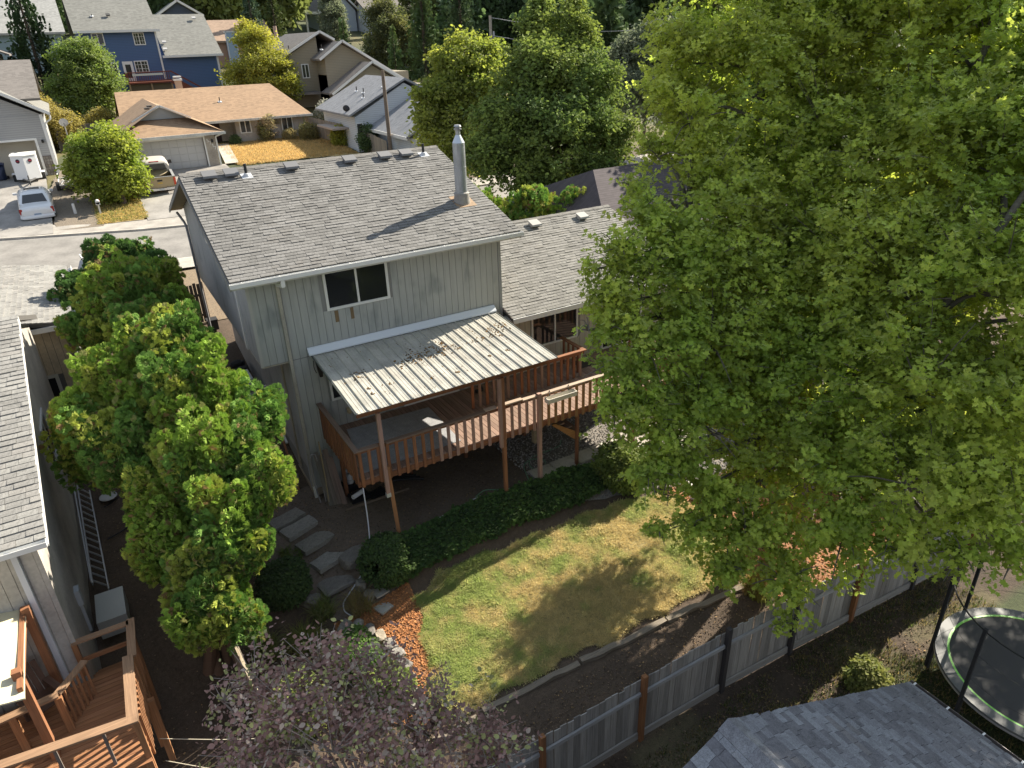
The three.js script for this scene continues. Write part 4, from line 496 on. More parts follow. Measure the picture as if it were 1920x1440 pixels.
// ---------------------------------------------------------------- timbers, stones, pavers
const timberM = mat([0.27, 0.225, 0.17], { map: 'grain', bump: 0.012, rep: [0.6, 2] });
[[[2.46, 8.58], [4.9, 8.82]], [[4.96, 8.84], [7.3, 9.05]], [[7.36, 9.06], [9.9, 9.4]], [[0.6, 8.6], [2.3, 8.66]]].forEach(([a, b], i) => { const o = obj('landscape_timber', roughen(new THREE.BoxGeometry(1, 1, 1, 2, 2, 14).applyMatrix4((() => { const A = V3(a[0], H(...a) + 0.0, a[1]), B = V3(b[0], H(...b) + 0.0, b[1]), d = B.clone().sub(A), L = d.length(); d.normalize(); const u = V3(0, 1, 0), s = V3(0, 0, 0).crossVectors(u, d).normalize(); u.crossVectors(d, s); return new THREE.Matrix4().makeBasis(s.multiplyScalar(0.15), u.multiplyScalar(0.16), d.multiplyScalar(L)).setPosition(A.add(B).multiplyScalar(0.5)); })())  , 0.045, 2.6, i), timberM, scene, true); tag(o, ['old square timber with a broken left end edging the lawn', 'middle old square timber along the lawn edge', 'old square timber edging the lawn near the grass tuft', 'half buried timber at the left end of the lawn edge'][i], 'timber'); });
const rock = [[0.27, 0.25, 0.22], [0.33, 0.31, 0.28], [0.22, 0.2, 0.18], [0.36, 0.31, 0.24]].map((c) => mat(c, { map: 'speck', bump: 0.01 }));
const rockAt = (x, z, sx, sy, sz, rot, m, label, seed, cat = 'stone', grp) => { const o = obj('stone', stone(sx, sy, sz, seed), m); o.position.set(x, H(x, z) + sy * 0.22, z); o.rotation.y = rot; return tag(o, label, cat, grp); };
[[0.42, 0.75, 'uppermost'], [0.62, 1.3, 'second'], [0.84, 1.95, 'third'], [1.02, 2.6, 'fourth']].forEach(([x, z, w], i) => { const o = obj('stone_step', roughen(new THREE.BoxGeometry(0.95, 0.14, 0.5, 8, 2, 5), 0.025, 3, i * 5), rock[i % 2 ? 1 : 0]); o.position.set(x, H(x, z) + 0.06, z); o.rotation.y = 0.32; tag(o, w + ' flat stone step beside the big conifer', 'stone step'); });
rockAt(1.62, 2.95, 0.85, 0.35, 0.6, 0.3, rock[2], 'large dark boulder at the foot of the stone steps', 4); rockAt(0.95, 3.25, 1.0, 0.16, 0.7, 0.2, rock[2], 'broad dark slab below the stone steps', 9); rockAt(1.5, 3.65, 0.35, 0.3, 0.35, 1, rock[0], 'small stone beside the white hose', 11); rockAt(0.25, 3.5, 0.4, 0.35, 0.4, 0.5, rock[2], 'dark stone behind the ornamental grass', 14); rockAt(1.55, 4.0, 0.3, 0.3, 0.3, 0.5, rock[1], 'grey stone under the white hose end', 16);
[[0.7, 4.5], [0.98, 4.66], [1.2, 4.95], [1.36, 5.3], [1.46, 5.68], [1.5, 6.05], [1.5, 6.45], [1.44, 6.82], [1.32, 7.2], [1.12, 7.5]].forEach(([x, z], i) => rockAt(x, z, rr(0.34, 0.46), rr(0.22, 0.3), rr(0.26, 0.34), i * 0.2 + 0.9, rock[i % 4], 'flat stone in the curved edging beside the orange mulch', 20 + i, 'stone', 'curved stone edging'));
[[0, 1.86, 4.02, 0.2], [1, 1.78, 4.45, 0.35]].forEach(([i, x, z, r]) => { const o = obj('paving_stone', roughen(new THREE.BoxGeometry(0.38, 0.05, 0.36, 4, 1, 4), 0.006, 5, i), mat([0.42, 0.4, 0.36], { map: 'mottle' })); o.position.set(x, H(x, z) + 0.05, z); o.rotation.y = r; tag(o, i ? 'square paving stone at the tip of the lawn, half in sun' : 'square paving stone in shade beside the ivy end', 'paving stone'); });
const conc = mat([0.55, 0.5, 0.42], { map: 'mottle', bump: 0.004 });
for (let i = 0; i < 6; i++) { const o = obj('path_slab', roughen(new THREE.BoxGeometry(0.78, 0.05, 0.55, 4, 1, 4), 0.006, 3, i), conc); const x = 7.9 + i * 0.82, z = 2.75 - i * 0.02; o.position.set(x, H(x, z) + 0.045, z); o.rotation.y = rr(-0.04, 0.04); tag(o, 'square concrete slab of the path beyond the deck posts', 'paving slab', 'concrete path slabs'); }
[[11.5, 5.6], [11.25, 6.1], [10.9, 5.1]].forEach(([x, z], i) => { const o = obj('concrete_block', roughen(new THREE.BoxGeometry(0.36, 0.15, 0.34, 3, 2, 3), 0.008, 4, i), mat([0.6, 0.57, 0.5], { map: 'mottle' })); o.position.set(x, H(x, z) + 0.1, z); o.rotation.y = 0.35; tag(o, ['concrete block nearer the slab in the mulch', 'concrete block nearer the lawn in the mulch', 'flat concrete block in the gravel'][i], 'block'); });
tag(obj('concrete_pad', roughen(new THREE.BoxGeometry(2.9, 0.3, 1.75, 12, 2, 8), 0.012, 2, 3).translate(12.6, 0.02, 3.25), mat([0.46, 0.42, 0.36], { map: 'mottle', bump: 0.008 })), 'raised concrete slab in the gravel below the big tree', 'concrete pad');
// ---------------------------------------------------------------- low planting
const ivyTone = mixTone([0.06, 0.12, 0.03], [0.11, 0.19, 0.045], 1.5, 3, 0.35);
{ const B = [], items = []; const poly = wander([[2.5, 3.5], [4, 3.3], [6.2, 3.25], [8.3, 3.3], [9.4, 3.5], [9.6, 4.1], [8.2, 4.22], [5, 4.05], [2.6, 4.15], [2.1, 3.95]], 0.1);
  while (items.length < 9500) { const x = rr(2, 9.7), z = rr(3.1, 4.7); if (!inside(x, z, poly)) continue; const hgt = 0.1 + 0.3 * fbm(x * 1.3, z * 1.3, 6, 2); const p = V3(x, H(x, z) + hgt * Math.pow(R(), 0.5), z); items.push([p, Q(rr(-0.7, 0.7), R() * 6.28, rr(-0.7, 0.7)), rr(0.7, 1.3), ivyTone(p)]); }
  tag(scatter('ivy_bed', CL.ivy, WAXY, scene, items), 'dark green ivy covering the bank between deck posts and lawn', 'ivy'); }
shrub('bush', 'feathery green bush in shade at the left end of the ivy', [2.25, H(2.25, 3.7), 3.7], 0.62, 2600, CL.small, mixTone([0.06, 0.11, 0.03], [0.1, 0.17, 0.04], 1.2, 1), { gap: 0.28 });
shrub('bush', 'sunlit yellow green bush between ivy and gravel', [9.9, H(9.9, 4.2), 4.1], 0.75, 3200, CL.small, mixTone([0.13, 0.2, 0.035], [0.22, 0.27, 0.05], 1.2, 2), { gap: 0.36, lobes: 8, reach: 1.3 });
shrub('bush', 'rounded dark clipped bush beside the ornamental grass', [-0.35, H(-0.35, 3.0), 3.0], 0.55, 2800, CL.small, mixTone([0.055, 0.1, 0.028], [0.085, 0.14, 0.04], 1.2, 3), { gap: 0.2, lobes: 5 });
shrub('bush', 'bright green leafy plant inside the curved stones', [0.55, H(0.5, 5.7), 5.7], 0.55, 2200, CL.small, mixTone([0.12, 0.22, 0.04], [0.17, 0.27, 0.06], 1.2, 4), { up: 0.35, gap: 0.3 });
shrub('bush', 'pale yellow green bush just behind the purple plum tree', [-0.9, H(-0.9, 6.4), 6.4], 0.6, 2400, CL.small, mixTone([0.2, 0.27, 0.07], [0.3, 0.34, 0.1], 1.2, 5), { gap: 0.3 });
shrub('bush', 'low green creeping plant beside the curved stones', [0.9, H(0.9, 6.9), 6.9], 0.5, 1800, CL.small, mixTone([0.15, 0.24, 0.04], [0.26, 0.31, 0.08], 1.2, 6), { up: 0.3, gap: 0.34 });
const tuft = (label, x, z, len, n, c1, c2, k) => { const t = thing('ornamental_grass', label, 'grass clump', [x, H(x, z), z]); const items = []; for (let i = 0; i < n; i++) { const c = col(...c1).lerp(col(...c2), R()); items.push([V3(rr(-0.22, 0.22), 0, rr(-0.22, 0.22)), Q(rr(-0.15, 0.15), R() * 6.28, rr(-0.15, 0.15)), rr(0.8, 1.15), c]); } scatter('blades', tussock(16, len, k, 0.011, 1), WHITE, t, items); };
tuft('arching green and straw grass clump behind the purple plum', -0.35, 4.5, 0.85, 34, [0.12, 0.2, 0.04], [0.3, 0.28, 0.07], 31); tuft('arching green grass clump left beside the big conifer', -1.2, 4.3, 0.8, 30, [0.13, 0.2, 0.04], [0.3, 0.27, 0.08], 32); tuft('straw coloured grass clump leaning over the mulch tip', 1.25, 4.2, 0.75, 28, [0.34, 0.22, 0.1], [0.26, 0.25, 0.07], 33); tuft('green grass clump by the dark slab stones', 0.35, 3.9, 0.75, 26, [0.14, 0.22, 0.04], [0.28, 0.26, 0.08], 34); tuft('tall lime and amber grass clump beside the plank fence', 9.7, 9.75, 0.8, 40, [0.22, 0.26, 0.04], [0.38, 0.24, 0.06], 35); tuft('small green fern clump beside the stone steps', 0.15, 2.1, 0.35, 14, [0.1, 0.17, 0.03], [0.2, 0.25, 0.05], 36);
shrub('bush', 'sunlit bush in the grass beside the trampoline', [9.5, H(9.5, 12.7), 12.9], 0.36, 900, CL.small, mixTone([0.15, 0.2, 0.04], [0.28, 0.27, 0.07], 1.2, 7), { gap: 0.32 });
// ---------------------------------------------------------------- big trees round the lawn
const MAPLE = [[6.9,8.2,7.3,0.65],[6.5,7.3,7.6,0.65],[6.2,6.1,8.1,0.65],[6.0,5.4,8.4,0.6],[6.3,4.1,9.2,0.55],[6.9,4.5,9,0.7],[9.3,9.7,5.6,0.79],[10.9,11.6,4.8,1.38],[10.1,10.4,5.7,1.22],[8.2,8.5,7.0,1.03],[9.5,8.9,6.9,1.54],[7.2,7.7,7.5,0.94],[8.5,7.5,7.7,1.49],[6.3,6.8,7.7,0.55],[7.0,6.4,8.1,1.11],[8.5,6.2,8.5,1.49],[6.5,5.2,8.6,0.88],[7.8,4.8,8.9,1.26],[7.1,3.8,9.0,0.80],[7.9,3.4,9.4,1.05],[7.2,2.7,9.7,0.57],[8.1,2.5,10.4,1.03],[7.5,2.0,10.5,0.51],[8.2,2.0,11.4,0.83],[7.8,1.6,12.0,0.37],[9.1,3.3,9.8,1.54],[9.8,4.7,8.8,1.83],[10.5,6.7,8.0,1.95],[11.5,8.6,6.9,2.14],[12.4,10.8,5.5,2.33],[12.9,12.5,4.8,1.95],[14.3,11.7,6.1,2.59],[13.2,9.4,7.4,2.52],[11.7,7.5,9.0,2.25],[10.7,5.6,10.1,2.06],[9.7,4.1,11.0,1.66],[9.1,3.2,11.9,1.07],[14.8,11.7,7.7,2.44],[13.3,9.4,9.4,2.29],[11.6,7.5,10.8,2.03],[10.6,5.9,11.9,1.85],[9.6,4.6,12.6,1.39],[9.2,3.5,13.0,0.64],[15.2,11.7,9.2,2.29],[13.6,9.5,10.8,2.14],[11.9,7.7,12.2,1.88],[10.9,6.0,13.2,1.72],[10.2,4.5,13.7,1.14],[9.6,3.7,13.8,0.52],[10.4,3.7,14.3,0.57],[6.3,8.0,7.2,0.24],[5.9,6.9,7.6,0.28],[6.5,2.7,9.4,0.30],[10.1,10.9,4.7,0.51],[8.3,9.1,6.0,0.41],[15.3,10.7,11.1,1.92],[12.8,7.3,13.2,1.76],[13.2,14.4,3.9,1.95],[15.3,14.6,5.0,2.59],[16.3,14.3,7.1,2.44],[11.4,4.9,6.6,1.2],[10.3,4.1,7.2,0.95],[13.6,5.2,7,1.3],[13.3,4.6,5.4,1.1],[17,7.6,4.3,1.4],[11.3,3.1,6,0.8],[15,8.6,12.6,1.6],[17,8,12.2,1.6],[20.5,7,12,1.8],[17.5,11.5,10,2.2]];
{
  const b = [13.9, -0.35, 7.6], t = thing('maple_tree', 'huge leafy green maple filling the right side', 'tree', b);
  const stems = [[[0, -0.2, 0], [-0.2, 2.5, 0.1], [-0.5, 5.5, 0], [-0.6, 9, -0.9], [-0.2, 14.5, -1.9]], [[0.1, 0.5, 0], [0.3, 3.5, 0.6], [0.4, 7, 1.5], [1, 11, 1.6], [1.6, 14.5, 1.5]], [[-0.1, 0.8, 0.1], [-1.2, 3, 1.4], [-2.1, 5.6, 2.9], [-2, 8.4, 4], [-1.1, 10.5, 4.4]], [[-0.2, 2, 0], [-1.6, 4.2, 0.3], [-3.6, 6.6, -0.1], [-4.6, 9.5, -1.2]]];
  obj('trunk', stems.map((s, i) => limb(s, [0.27, 0.2, 0.17, 0.14][i], 0.05, 10)), barkGrey, t);
  const br = []; for (const [x, y, z, r] of MAPLE) { const e = V3(x - b[0], y - b[1], z - b[2]); let best = null, bd = 1e9; for (const s of stems) { const c = new THREE.CatmullRomCurve3(s.map((p) => V3(...p))); for (let u = 0.2; u < 1; u += 0.05) { const q = c.getPoint(u); const d = q.distanceTo(e) + 1.2 * Math.abs(e.y - 0.8 - q.y); if (d < bd) { bd = d; best = q; } } } const m = best.clone().lerp(e, 0.5).add(V3(0, 0.25, 0)); br.push(limb([best, m, e], 0.075, 0.02, 6)); for (let k = 0; k < 5; k++) { const d = V3(R() - 0.5, R() - 0.5, R() - 0.5).normalize(); br.push(limb([e, e.clone().addScaledVector(d, r * 0.5).add(V3(0, 0.1, 0)), e.clone().addScaledVector(d, r * 0.98)], 0.022, 0.006, 5)); } } obj('branches', br, barkGrey, t);
  const tone = mixTone([0.33, 0.46, 0.06], [0.56, 0.62, 0.1], 0.5, 9, 0.35); const [c, tw] = twigCrown(t, MAPLE, 9600, CL.maple, WHITE, tone, { core: 0.3, gap: 0.39, tear: 0.8, pow: 2 }); c.position.set(-b[0], -b[1], -b[2]);
  const tg = obj('twigs', tw.filter((_, i) => i % 3 === 0).map((p) => limb(p, 0.011, 0.003, 3)), barkGrey, t); stuff(tg); tg.position.copy(c.position);
}
const dk = mixTone([0.09, 0.15, 0.035], [0.17, 0.24, 0.05], 0.5, 12);
[[18.6, 5.6, 'glossy dark bush at the fence corner below the maple'], [18.2, 2.4, 'tall dark bush beyond the concrete slab'], [17.8, -0.6, 'dark bush beside the far end of the wing'], [19.5, 9.2, 'dark bush along the right fence behind the maple']].forEach(([x, z, l]) => shrub('laurel_bush', l, [x, H(x, z), z], 1.7, 2600, CL.mid, dk, { size: 1.1, up: 0.8 }));
const CYP = [[-1.2,5.8,0.5,0.78],[-2.3,5.0,0.3,1.04],[-1.2,4.8,1.7,1.26],[-3.5,4.1,0.1,0.84],[-2.6,3.8,1.5,1.38],[-1.2,3.8,2.9,1.34],[0.0,4.2,2.7,0.63],[-3.7,3.3,0.5,0.65],[-2.2,2.8,2.9,1.22],[-1.1,3.1,4.0,1.06],[-0.4,3.4,4.2,0.42],[-2.6,2.1,3.7,0.65],[-1.8,2.2,4.5,0.99],[-1.1,2.4,4.8,0.58],[-2.1,1.4,5.1,0.92],[-1.7,1.2,5.6,0.43],[-2.5,1.4,4.6,0.44]];
const CYPB = [[-1.9,5.4,-4.9,1.20],[-2.9,4.7,-4.4,0.78],[-1.8,4.8,-3.2,0.95],[-0.8,5.0,-4.0,0.72],[-0.9,5.5,-5.6,0.70],[-2.0,5.7,-6.4,0.50],[-1.1,4.5,-2.6,0.53]];
const CYPC = [[-2.2,5.5,-10.3,0.50],[-1.3,5.4,-10.3,0.51],[-2.0,5.0,-9.9,0.72],[-1.1,4.8,-9.2,0.76],[-3.2,4.9,-9.2,0.48],[-3.3,4.3,-8.9,0.48],[-0.7,4.1,-7.3,0.55]];
function arbor(label, blobs, base, tops, nPl, per, o) { const t = thing('arborvitae', label, 'tree', base); obj('trunk', tops.map((p, i) => limb([[0.22 * (i - 1), -0.2, 0.15 * (i % 2)], [lerp(0, p[0], 0.35), p[1] * 0.45, lerp(0, p[2], 0.35)], p], 0.17 - 0.03 * i, 0.04, 9)), barkRed, t); const dead = []; for (let i = 0; i < 26; i++) { const b = pick(blobs), d = V3(R() - 0.5, R() - 0.4, R() - 0.5).normalize(), e = V3(b[0] - base[0], b[1] - base[1], b[2] - base[2]); dead.push(limb([e, e.clone().addScaledVector(d, b[3] * 0.6).add(V3(0, 0.08, 0)), e.clone().addScaledVector(d, b[3] * 1.12)], 0.018, 0.003, 5)); } obj('bare_twigs', dead, mat([0.4, 0.34, 0.27]), t); const c = plumes(t, blobs, nPl, per, o.tone ?? cypTone, o); c.position.set(-base[0], -base[1], -base[2]); }
const slim = (B, k) => B.map(([x, y, z, r]) => [x, y, z, r * k]);
arbor('huge shaggy arborvitae with bright green plumes left of the deck', slim(CYP, 0.8), [-2.3, -1.0, 4.0], [[0.3, 3.2, 0.8], [-0.3, 5.2, -2.2], [1.0, 5.8, -2.4], [0.9, 4.2, 0.2]], 900, 115, { h: 1.15, w: 0.95 });
arbor('middle arborvitae with bare twigs between the two houses', slim(CYPB, 0.78), [-1.9, 0.7, -4.2], [[0, 4.4, -0.4], [1.1, 4.2, -0.4], [-0.7, 3.8, 0]], 340, 105, { size: 1.1, h: 1.2, w: 0.85 });
arbor('dark green arborvitae nearest the street between the houses', slim(CYPC, 0.85), [-1.9, 1.6, -9.6], [[0, 3.4, -0.2], [0.6, 3.3, 0], [-0.8, 2.8, 0.3]], 150, 140, { size: 1.2, tone: () => pick([[0.1, 0.2, 0.05], [0.13, 0.25, 0.055], [0.08, 0.16, 0.045]]) });
const PLUM = [[-0.9,3.5,9.8,0.67],[-1.8,3.5,9.5,0.58],[-2.3,3.4,9.5,0.28],[-1.4,3.3,10.2,0.88],[-0.3,3.1,10.6,0.91],[0.5,2.8,11.0,0.76],[1.0,2.5,11.5,0.59],[-1.1,3.0,10.9,1.01],[-2.1,2.9,10.3,0.71],[-0.0,2.6,11.4,0.96],[1.3,2.1,11.8,0.50],[-0.2,3.5,10.1,0.30]];
{ const b = [-0.6, -1.2, 10.1], t = thing('plum_tree', 'sparse purple leaved plum tree at the bottom of the picture', 'tree', b); obj('trunk', [limb([[0, -0.1, 0], [0.05, 1.2, 0.1], [0, 2.3, 0.2]], 0.1, 0.07), limb([[0, 2.2, 0.2], [-0.6, 3.2, 0.1], [-1.2, 4.2, -0.1]], 0.06, 0.02), limb([[0, 2.2, 0.2], [0.4, 3.1, 0.6], [0.9, 3.9, 1.1]], 0.06, 0.02)], barkGrey, t);
  const br = []; for (const [x, y, z, r] of PLUM) { const e = V3(x - b[0], y - b[1], z - b[2]); br.push(limb([V3(e.x * 0.2, 2.2, 0.2 + e.z * 0.2), e.clone().multiplyScalar(0.6).add(V3(0, 1.2, 0)), e], 0.03, 0.01, 5)); for (let k = 0; k < 15; k++) { const d = V3(R() - 0.5, R() - 0.25, R() - 0.5).normalize(); br.push(limb([e, e.clone().addScaledVector(d, r * 0.6), e.clone().addScaledVector(d, r * 1.12)], 0.01, 0.003, 4)); } } obj('branches', br, mat([0.3, 0.26, 0.23]), t);
  const tone = (p) => { const s = R(), k = rr(0.7, 1.3); const c = s < 0.62 ? [0.34, 0.21, 0.185] : s < 0.82 ? [0.52, 0.43, 0.36] : [0.36, 0.37, 0.15]; return col(c[0] * k, c[1] * k, c[2] * k); }; const [c] = twigCrown(t, PLUM, 520, CL.plum, leafMat([1, 1, 1], { t: 0.3, rough: 0.45 }), tone, { core: 0.15, gap: 0.4, tear: 1.5, reach: 1.3, len: 0.8 }); c.position.set(-b[0], -b[1], -b[2]); }
// ---------------------------------------------------------------- house on the left
const RT2 = [[0.3, 0.292, 0.275], [0.33, 0.322, 0.3], [0.275, 0.267, 0.25], [0.315, 0.302, 0.28]];
{
  const t = thing('house', 'taupe house with pale shingle roof at the left edge', 'house'); const wallM = mat([0.52, 0.48, 0.43], { map: 'mottle', roughness: 0.7 }), rear = mat([0.5, 0.48, 0.44], { map: 'mottle', roughness: 0.7 }), tan = mat([0.68, 0.56, 0.4], { roughness: 0.75, map: 'mottle' });
  const sl = 0.305, ye = 4.35, ze = 4.95, zr = -2.1, yr = ye + sl * (ze - zr);
  obj('wall', [bx(-14, -4.665, -1.4, 4.2, -6.2, 4.48), prism([[4.4, 4.19], [zr, 6.2], [-6.2, 4.9], [-6.2, 4.19]], 'x', -13.9, -4.68)], wallM, t);
  obj('side_wall', [prism([[4.5, -1.4], [4.5, 4.3], [zr, 6.28], [-6.2, 5.0], [-6.2, -1.4]], 'x', -4.66, -4.64)], wallM, t);
  boards(t, 'x', -7.0, -4.72, 0.3, 4.25, 4.485, 0.014, 0.2, rear); obj('corner_board', [bx(-4.72, -4.63, -1.3, 4.25, 4.485, 4.51)], rear, t);
  const r = obj('roof', [prism([[ze, ye - 0.01], [zr, yr - 0.01], [-6.4, yr - 1.32], [-6.4, yr - 1.45], [zr, yr - 0.14], [ze, ye - 0.14]], 'x', -14, -4.38)], roofDeck, t);
  shingle(r, V3(-9.4, ye, ze + 0.01), V3(1, 0, 0), V3(0, sl, -1).normalize(), 5.05, Math.hypot(ze - zr, yr - ye), RT2, { ex: 0.16, t: 0.018, widths: [0.22, 0.28, 0.34, 0.4] });
  obj('gutter', gutterGeo(-14, -4.36, ye - 0.01, ze + 0.01), white, t); obj('fascia', [prism([[ze, ye - 0.03], [zr, yr - 0.03], [zr, yr - 0.18], [ze, ye - 0.18]], 'x', -4.379, -4.35)], white, t);
  obj('downspout', [bar([-4.98, 4.25, 5.0], [-5.0, 4.05, 4.56], 0.08, 0.1), bx(-5.05, -4.95, 0.62, 4.05, 4.51, 4.58)], mat([0.62, 0.64, 0.68]), t);
  const w1 = obj('window', [bx(-4.64, -4.6, 2.55, 2.63, -2.45, -0.95), bx(-4.64, -4.6, 3.75, 3.83, -2.45, -0.95), bx(-4.64, -4.6, 2.63, 3.75, -2.45, -2.37), bx(-4.64, -4.6, 2.63, 3.75, -1.03, -0.95), bx(-4.64, -4.605, 2.63, 3.75, -1.72, -1.67)], mat([0.45, 0.45, 0.45]), t); obj('pane', bx(-4.645, -4.62, 2.63, 3.75, -2.37, -1.03), glass, w1);
  obj('meter_box', [bx(-4.64, -4.54, 1.05, 1.45, 2.5, 2.75), bx(-4.64, -4.58, 0.2, 1.05, 2.6, 2.66)], mat([0.5, 0.52, 0.54]), t);
  // front block: tan end wall, roof falling to the right
  obj('garage_wall', [bx(-13.9, -3.86, 0.8, 4.5, -14, -7.02)], mat([0.16, 0.15, 0.14]), t); boards(t, 'x', -4.9, -3.86, 1.2, 4.55, -7.02, 0.018, 0.2, tan, [[-4.84, -4.44, 1.95, 2.95]]);
  windowZ(t, -4.86, -4.42, 1.93, 2.97, -7.0, 1, 0.1, mat([0.6, 0.58, 0.5]));
  const gr = obj('garage_roof', [prism([[-3.55, 4.68], [-8, 5.45], [-13, 4.6], [-13, 4.5], [-8, 5.33], [-3.55, 4.56]], 'z', -14.2, -6.6)], roofDeck, t);
  shingle(gr, V3(-3.55, 4.69, -6.62), V3(0, 0, -1), V3(-1, 0.172, 0).normalize(), 7.5, 4.5, RT2, { ex: 0.15, t: 0.016, widths: [0.24, 0.3, 0.36] });
  obj('gutter', [bx(-3.55, -3.42, 4.56, 4.575, -14.1, -6.7), bx(-3.43, -3.42, 4.575, 4.67, -14.1, -6.7)], white, gr); obj('fascia', [bx(-4.75, -3.4, 4.52, 4.68, -6.6, -6.56), prism([[-4.75, 4.52], [-4.75, 4.68], [-5.1, 4.95], [-5.1, 4.79]], 'z', -6.6, -6.56)], white, gr);
  obj('side_roof', prism([[-3.4, 4.6], [-3.0, 4.5], [-3.0, 4.42], [-3.4, 4.52]], 'z', -8.6, -6.6), mat(RT2[1], { map: 'farShingle' }), gr);
  for (let i = 0; i < 4; i++) obj('shade_slat', bx(-3.8 + i * 0.18, -3.66 + i * 0.18, 1.4, 3.2, -6.4, -6.36), mat([0.05, 0.05, 0.055]), t);
}
{ // ladder on its edge along the wall
  const t = thing('ladder', 'aluminium extension ladder lying along the taupe house wall', 'ladder'); const m = mat([0.5, 0.5, 0.5], { metalness: 0.6, roughness: 0.45 }); const A = [-4.28, 0.68, -3.0], B = [-4.18, 0.1, 1.2]; const A2 = [-4.52, 1.0, -3.0], B2 = [-4.46, 0.42, 1.2]; obj('rail', bar(A, B, 0.03, 0.08), m, t); obj('rail', bar(A2, B2, 0.03, 0.08), m, t); obj('rail', bar([-4.58, 1.05, -2.6], [-4.5, 0.36, 1.0], 0.03, 0.08), m, t); for (let i = 0; i < 15; i++) { const f = (i + 0.5) / 15; obj('rung', bar([lerp(A[0], B[0], f), lerp(A[1], B[1], f), lerp(A[2], B[2], f)], [lerp(A2[0], B2[0], f), lerp(A2[1], B2[1], f), lerp(A2[2], B2[2], f)], 0.035, 0.035), m, t); }
}
tag(obj('cable_loop', tube([[-4.0, 0.42, -2.3], [-3.5, 0.42, -2.6], [-3.25, 0.35, -2.0], [-3.5, 0.25, -1.2], [-4.05, 0.22, -0.9]], 0.02, 40, 6), blk), 'black cable loop lying beside the ladder', 'cable');
tag(obj('round_cover', new THREE.LatheGeometry([[0, 0.06], [0.18, 0.05], [0.24, 0.02], [0.24, 0]].map((p) => new THREE.Vector2(...p)), 20).translate(-3.85, 0.55, -2.6), mat([0.5, 0.5, 0.48])), 'round pale cover on the soil beside the ladder', 'cover');
tag(obj('metal_chest', roughen(new THREE.BoxGeometry(0.62, 0.5, 1.1, 3, 3, 4), 0.006, 2).translate(-4.15, 0.12, 2.15), mat([0.5, 0.52, 0.5], { metalness: 0.4, roughness: 0.35 })), 'grey metal chest beyond the wooden stair rail', 'chest');
{ // their deck
  const t = thing('deck', 'orange brown timber deck with broad cap rails at the bottom left', 'deck'); const wm = [[0.4, 0.19, 0.085], [0.36, 0.165, 0.075], [0.44, 0.21, 0.1]].map((c) => mat(c, { map: 'grain', bump: 0.004 })), cm = mat([0.36, 0.22, 0.13], { map: 'grain', bump: 0.004 }); const Y = 0.62;
  for (let i = 0; i < 23; i++) obj('deck_board', bx(-10, -3.72, Y - 0.036, Y, 4.72 + i * 0.118, 4.72 + i * 0.118 + 0.108), wm[i % 3], t, true);
  obj('joists', [bx(-10, -3.76, 0.35, 0.58, 4.75, 4.8), bx(-10, -3.76, 0.35, 0.58, 7.3, 7.35)], wm[1], t); for (const [x, z] of [[-3.78, 4.6], [-3.78, 7.35], [-3.6, 5.9]]) obj('support_post', bx(x - 0.06, x + 0.06, -1.4, Y - 0.04, z - 0.06, z + 0.06), wm[0], t, true);
  const cap = (a, b, w = 0.19) => obj('cap_rail', bar(a, b, w, 0.04), cm, t, true);
  cap([-3.74, 1.6, 5.6], [-3.8, 1.6, 7.3]); cap([-3.7, 1.6, 7.27], [-10, 1.6, 6.55]); cap([-4.72, 1.5, 4.5], [-3.66, 1.5, 4.5], 0.14); cap([-3.62, 1.5, 4.4], [-3.68, 1.5, 5.55], 0.16);
  obj('mid_rail', bar([-4.7, 1.0, 4.5], [-3.68, 1.0, 4.5], 0.05, 0.09), wm[1], t, true);
  for (const [x, z, y0, y1] of [[-4.68, 4.5, Y, 1.48], [-3.68, 4.5, -1.1, 1.48], [-3.76, 7.28, -1.2, 1.58], [-3.7, 5.65, -1, 1.58]]) obj('rail_post', bx(x - 0.05, x + 0.05, y0, y1, z - 0.05, z + 0.05), wm[0], t, true);
  for (let i = 0; i < 10; i++) obj('baluster', bx(-3.7, -3.66, Y - 0.1, 1.57, 5.8 + i * 0.15, 5.86 + i * 0.15), wm[i % 3], t, true); for (let i = 0; i < 7; i++) obj('baluster', bx(-3.67, -3.63, Y - 0.2, 1.46, 4.6 + i * 0.15, 4.66 + i * 0.15), wm[i % 3], t, true);
  for (let i = 0; i < 8; i++) { const x = -4.3 - i * 0.75; obj('baluster', bx(x - 0.025, x + 0.025, Y, 1.58, 7.2 + (x + 3.7) * 0.114 - 0.02, 7.2 + (x + 3.7) * 0.114 + 0.02), mat([0.2, 0.17, 0.15], { map: 'grain' }), t, true); }
  // inner stair rail
  cap([-4.95, 1.55, 5.85], [-6.6, 1.5, 5.95], 0.16); cap([-4.97, 1.53, 5.8], [-4.5, 1.5, 5.15], 0.14); for (const [x, z] of [[-4.97, 5.86], [-5.7, 5.9], [-6.2, 5.92]]) obj('rail_post', bx(x - 0.06, x + 0.06, 0.1, 1.5, z - 0.05, z + 0.05), wm[0], t, true); for (let i = 0; i < 6; i++) obj('baluster', bx(-4.9 + i * 0.07, -4.86 + i * 0.07, 0.4, 1.48, 5.66 - i * 0.1, 5.72 - i * 0.1), wm[i % 3], t, true);
  for (let i = 0; i < 3; i++) obj('stair_tread', bx(-4.6, -3.75, 0.35 - i * 0.22, 0.39 - i * 0.22, 4.35 - i * 0.3, 4.62 - i * 0.3), wm[i], t, true);
}
